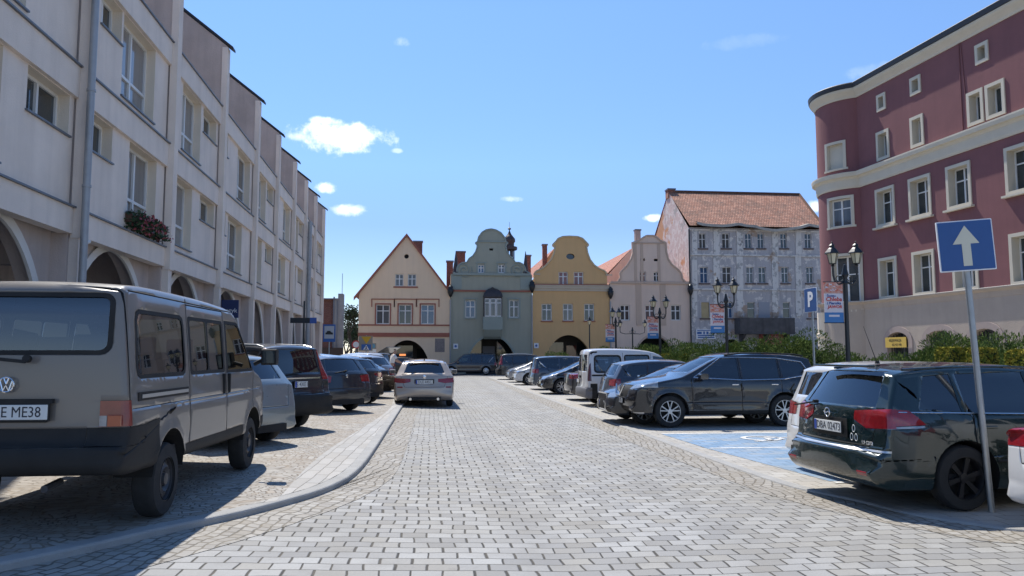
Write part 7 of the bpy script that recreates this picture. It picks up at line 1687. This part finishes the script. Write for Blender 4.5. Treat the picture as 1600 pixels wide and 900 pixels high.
# clipped golden cubes
def cube_shrub(u, d_, w_, vt, label, seed):
    p = AT(u, d_); h_ = CAMH-ZR+(554-vt)*d_/F; r = empty('clipped_shrub', (p.x,p.y,ZR), R(rnd_(seed))); tag(r, label, 'shrub', 'clipped golden cube shrubs'); rs = np.random.RandomState(seed)
    n = 5200; f = rs.randint(0,5,n); a = rs.uniform(-1,1,(n,3)); a[f==0,0] = 1; a[f==1,0] = -1; a[f==2,1] = 1; a[f==3,1] = -1; a[f==4,2] = 1
    a += rs.normal(size=a.shape)*.035; q = np.maximum(np.abs(a[:,0]),np.abs(a[:,1])); top = np.clip((a[:,2]-.82)/.18,0,1); a[:,0] *= 1-.07*top**2; a[:,1] *= 1-.07*top**2
    hh = .45; pts = np.stack([a[:,0]*w_/2, a[:,1]*w_/2, (h_-hh)+a[:,2]*hh],1); leaf_cloud('foliage', m_gold, pts, .028, r, .5, seed)
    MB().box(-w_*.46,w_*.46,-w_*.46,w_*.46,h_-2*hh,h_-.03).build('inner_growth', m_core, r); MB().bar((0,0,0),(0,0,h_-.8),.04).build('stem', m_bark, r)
def rnd_(s): return (s*37) % 11-5
for i, (u, d_, w_, vt) in enumerate(((1484,15.6,.42,545),(1532,14.9,.38,546),(1598,14.1,.44,549),(1045,33.5,.55,554),(1072,32.0,.55,554))):
    cube_shrub(u, d_, w_, vt, ['clipped golden cube shrub left of the one-way sign pole','clipped golden cube shrub partly behind the one-way sign pole','clipped golden cube shrub at the right edge of the photo','small clipped golden cube shrub left of the third lamp post base','small clipped golden cube shrub right of the third lamp post base'][i], 60+i)
# trees beyond the corner on the left
def tree(p, h_, w_, label, seed, nleaf, dens=.35):
    rs = np.random.RandomState(seed); r = empty('street_tree', p); tag(r, label, 'tree', 'trees beyond the far left corner'); mb = MB(); tips = []
    def grow(a, d, l, rad, lv):
        b = a+d*l; mb.bar(a, b, rad, rad*.7, n=6)
        if lv == 0: tips.append(b); tips.append((a+b)/2); return
        for k in range(3 if lv > 1 else 3):
            dd = (d+Vector(rs.normal(size=3))*.42+Vector((0,0,.12))).normalized(); grow(b, dd, l*(.68+.15*rs.rand()), rad*.62, lv-1)
    grow(Vector((0,0,0)), Vector((.02,0,1)), h_*.30, .22, 4); mb.build('trunk', m_bark, r)
    T = np.array([list(t) for t in tips]); T[:,:2] *= w_
    idx = rs.randint(0,len(T),nleaf); pts = T[idx]+rs.normal(size=(nleaf,3))*dens; leaf_cloud('crown', m_tree, pts, .13, r, .6, seed)
tree(AT(549,92,0), 8.2, .8, 'thin-crowned tree seen in the gap left of the beige house', 11, 1500, .35); tree(AT(556,104,0), 6.0, 1.0, 'denser low tree behind the thin-crowned one in the gap', 12, 3200, .5); tree(AT(541,110,0), 5.5, 1.0, 'small dark tree beside the brick building end', 13, 3000, .45)
# ================================================================ PERSON in white by the open tailgate
def skin_mesh(name, joints, edges, m, par, root=0, sub=2):
    me = bpy.data.meshes.new(name); me.from_pydata([j[:3] for j in joints], edges, []); o = bpy.data.objects.new(name, me); COL.objects.link(o); o.modifiers.new('k','SKIN'); s_ = o.modifiers.new('s','SUBSURF'); s_.levels = s_.render_levels = sub
    sv = me.skin_vertices[0].data
    for i, j in enumerate(joints): sv[i].radius = (j[3], j[4] if len(j) > 4 else j[3]); sv[i].use_root = (i == root)
    bpy.context.view_layer.update(); me2 = bpy.data.meshes.new_from_object(o.evaluated_get(bpy.context.evaluated_depsgraph_get())); bpy.data.objects.remove(o); me2.materials.clear(); me2.materials.append(m); me2.shade_smooth()
    o = bpy.data.objects.new(name, me2); COL.objects.link(o); o.parent = par; return o
m_skin = mat('skin', (.42,.25,.17), .6); m_shirt = mat('white_shirt', (.72,.71,.70), .85); m_short = mat('dark_shorts', (.03,.03,.04), .85); m_hair = mat('dark_hair', (.03,.02,.015), .7)
p = AT(612.5, 38.5)
p = AT(612.5, 38.5, zl(p.x)); pr = empty('person', p, R(-70)); tag(pr, 'person in a white T-shirt and dark shorts leaning toward the open tailgate', 'person')
J = [(0,0,.95,.14,.10),(0,.03,1.15,.13,.10),(0,.10,1.38,.15,.10),(0,.15,1.50,.06,.06),(0,.19,1.60,.075,.085),(0,.20,1.70,.085,.095),
     (.19,.10,1.42,.055),(.27,.24,1.18,.042),(.20,.44,1.08,.032),(.19,.52,1.06,.025),(-.19,.10,1.42,.055),(-.27,.24,1.18,.042),(-.20,.44,1.08,.032),(-.19,.52,1.06,.025),
     (.10,0,.88,.095),(.12,.02,.50,.062),(.12,-.03,.10,.042),(.12,.10,.035,.035),(-.10,0,.88,.095),(-.13,.04,.50,.062),(-.14,.02,.10,.042),(-.14,.15,.035,.035)]
E = [(0,1),(1,2),(2,3),(3,4),(4,5),(2,6),(6,7),(7,8),(8,9),(2,10),(10,11),(11,12),(12,13),(0,14),(14,15),(15,16),(16,17),(0,18),(18,19),(19,20),(20,21)]
for s in (1,-1):                                  # five fingers on each hand
    w0 = 9 if s > 0 else 13; bx_, by_, bz_ = (.19*s, .52, 1.06)
    for k in range(5):
        a = (k-2)*.35; n0 = len(J); J.append((bx_+.022*(k-2)*.8, by_+.045-(.02 if k in (0,) else 0), bz_-.01, .009)); J.append((bx_+.026*(k-2)*.9, by_+.085-abs(k-2)*.008, bz_-.03, .008)); E += [(w0,n0),(n0,n0+1)]
skin_mesh('body', J, E, m_skin, pr)
skin_mesh('t_shirt', [(0,0,.93,.165,.125),(0,.03,1.15,.155,.125),(0,.10,1.37,.17,.12),(0,.13,1.46,.10,.09),(.19,.10,1.42,.075),(.25,.19,1.26,.065),(-.19,.10,1.42,.075),(-.25,.19,1.26,.065)], [(0,1),(1,2),(2,3),(2,4),(4,5),(2,6),(6,7)], m_shirt, pr)
skin_mesh('shorts', [(0,0,.95,.155,.115),(.105,0,.84,.11),(.12,.02,.58,.095),(-.105,0,.84,.11),(-.13,.04,.58,.095)], [(0,1),(1,2),(0,3),(3,4)], m_short, pr)
skin_mesh('hair', [(0,.165,1.70,.085,.085),(0,.18,1.765,.085,.09)], [(0,1)], m_hair, pr)
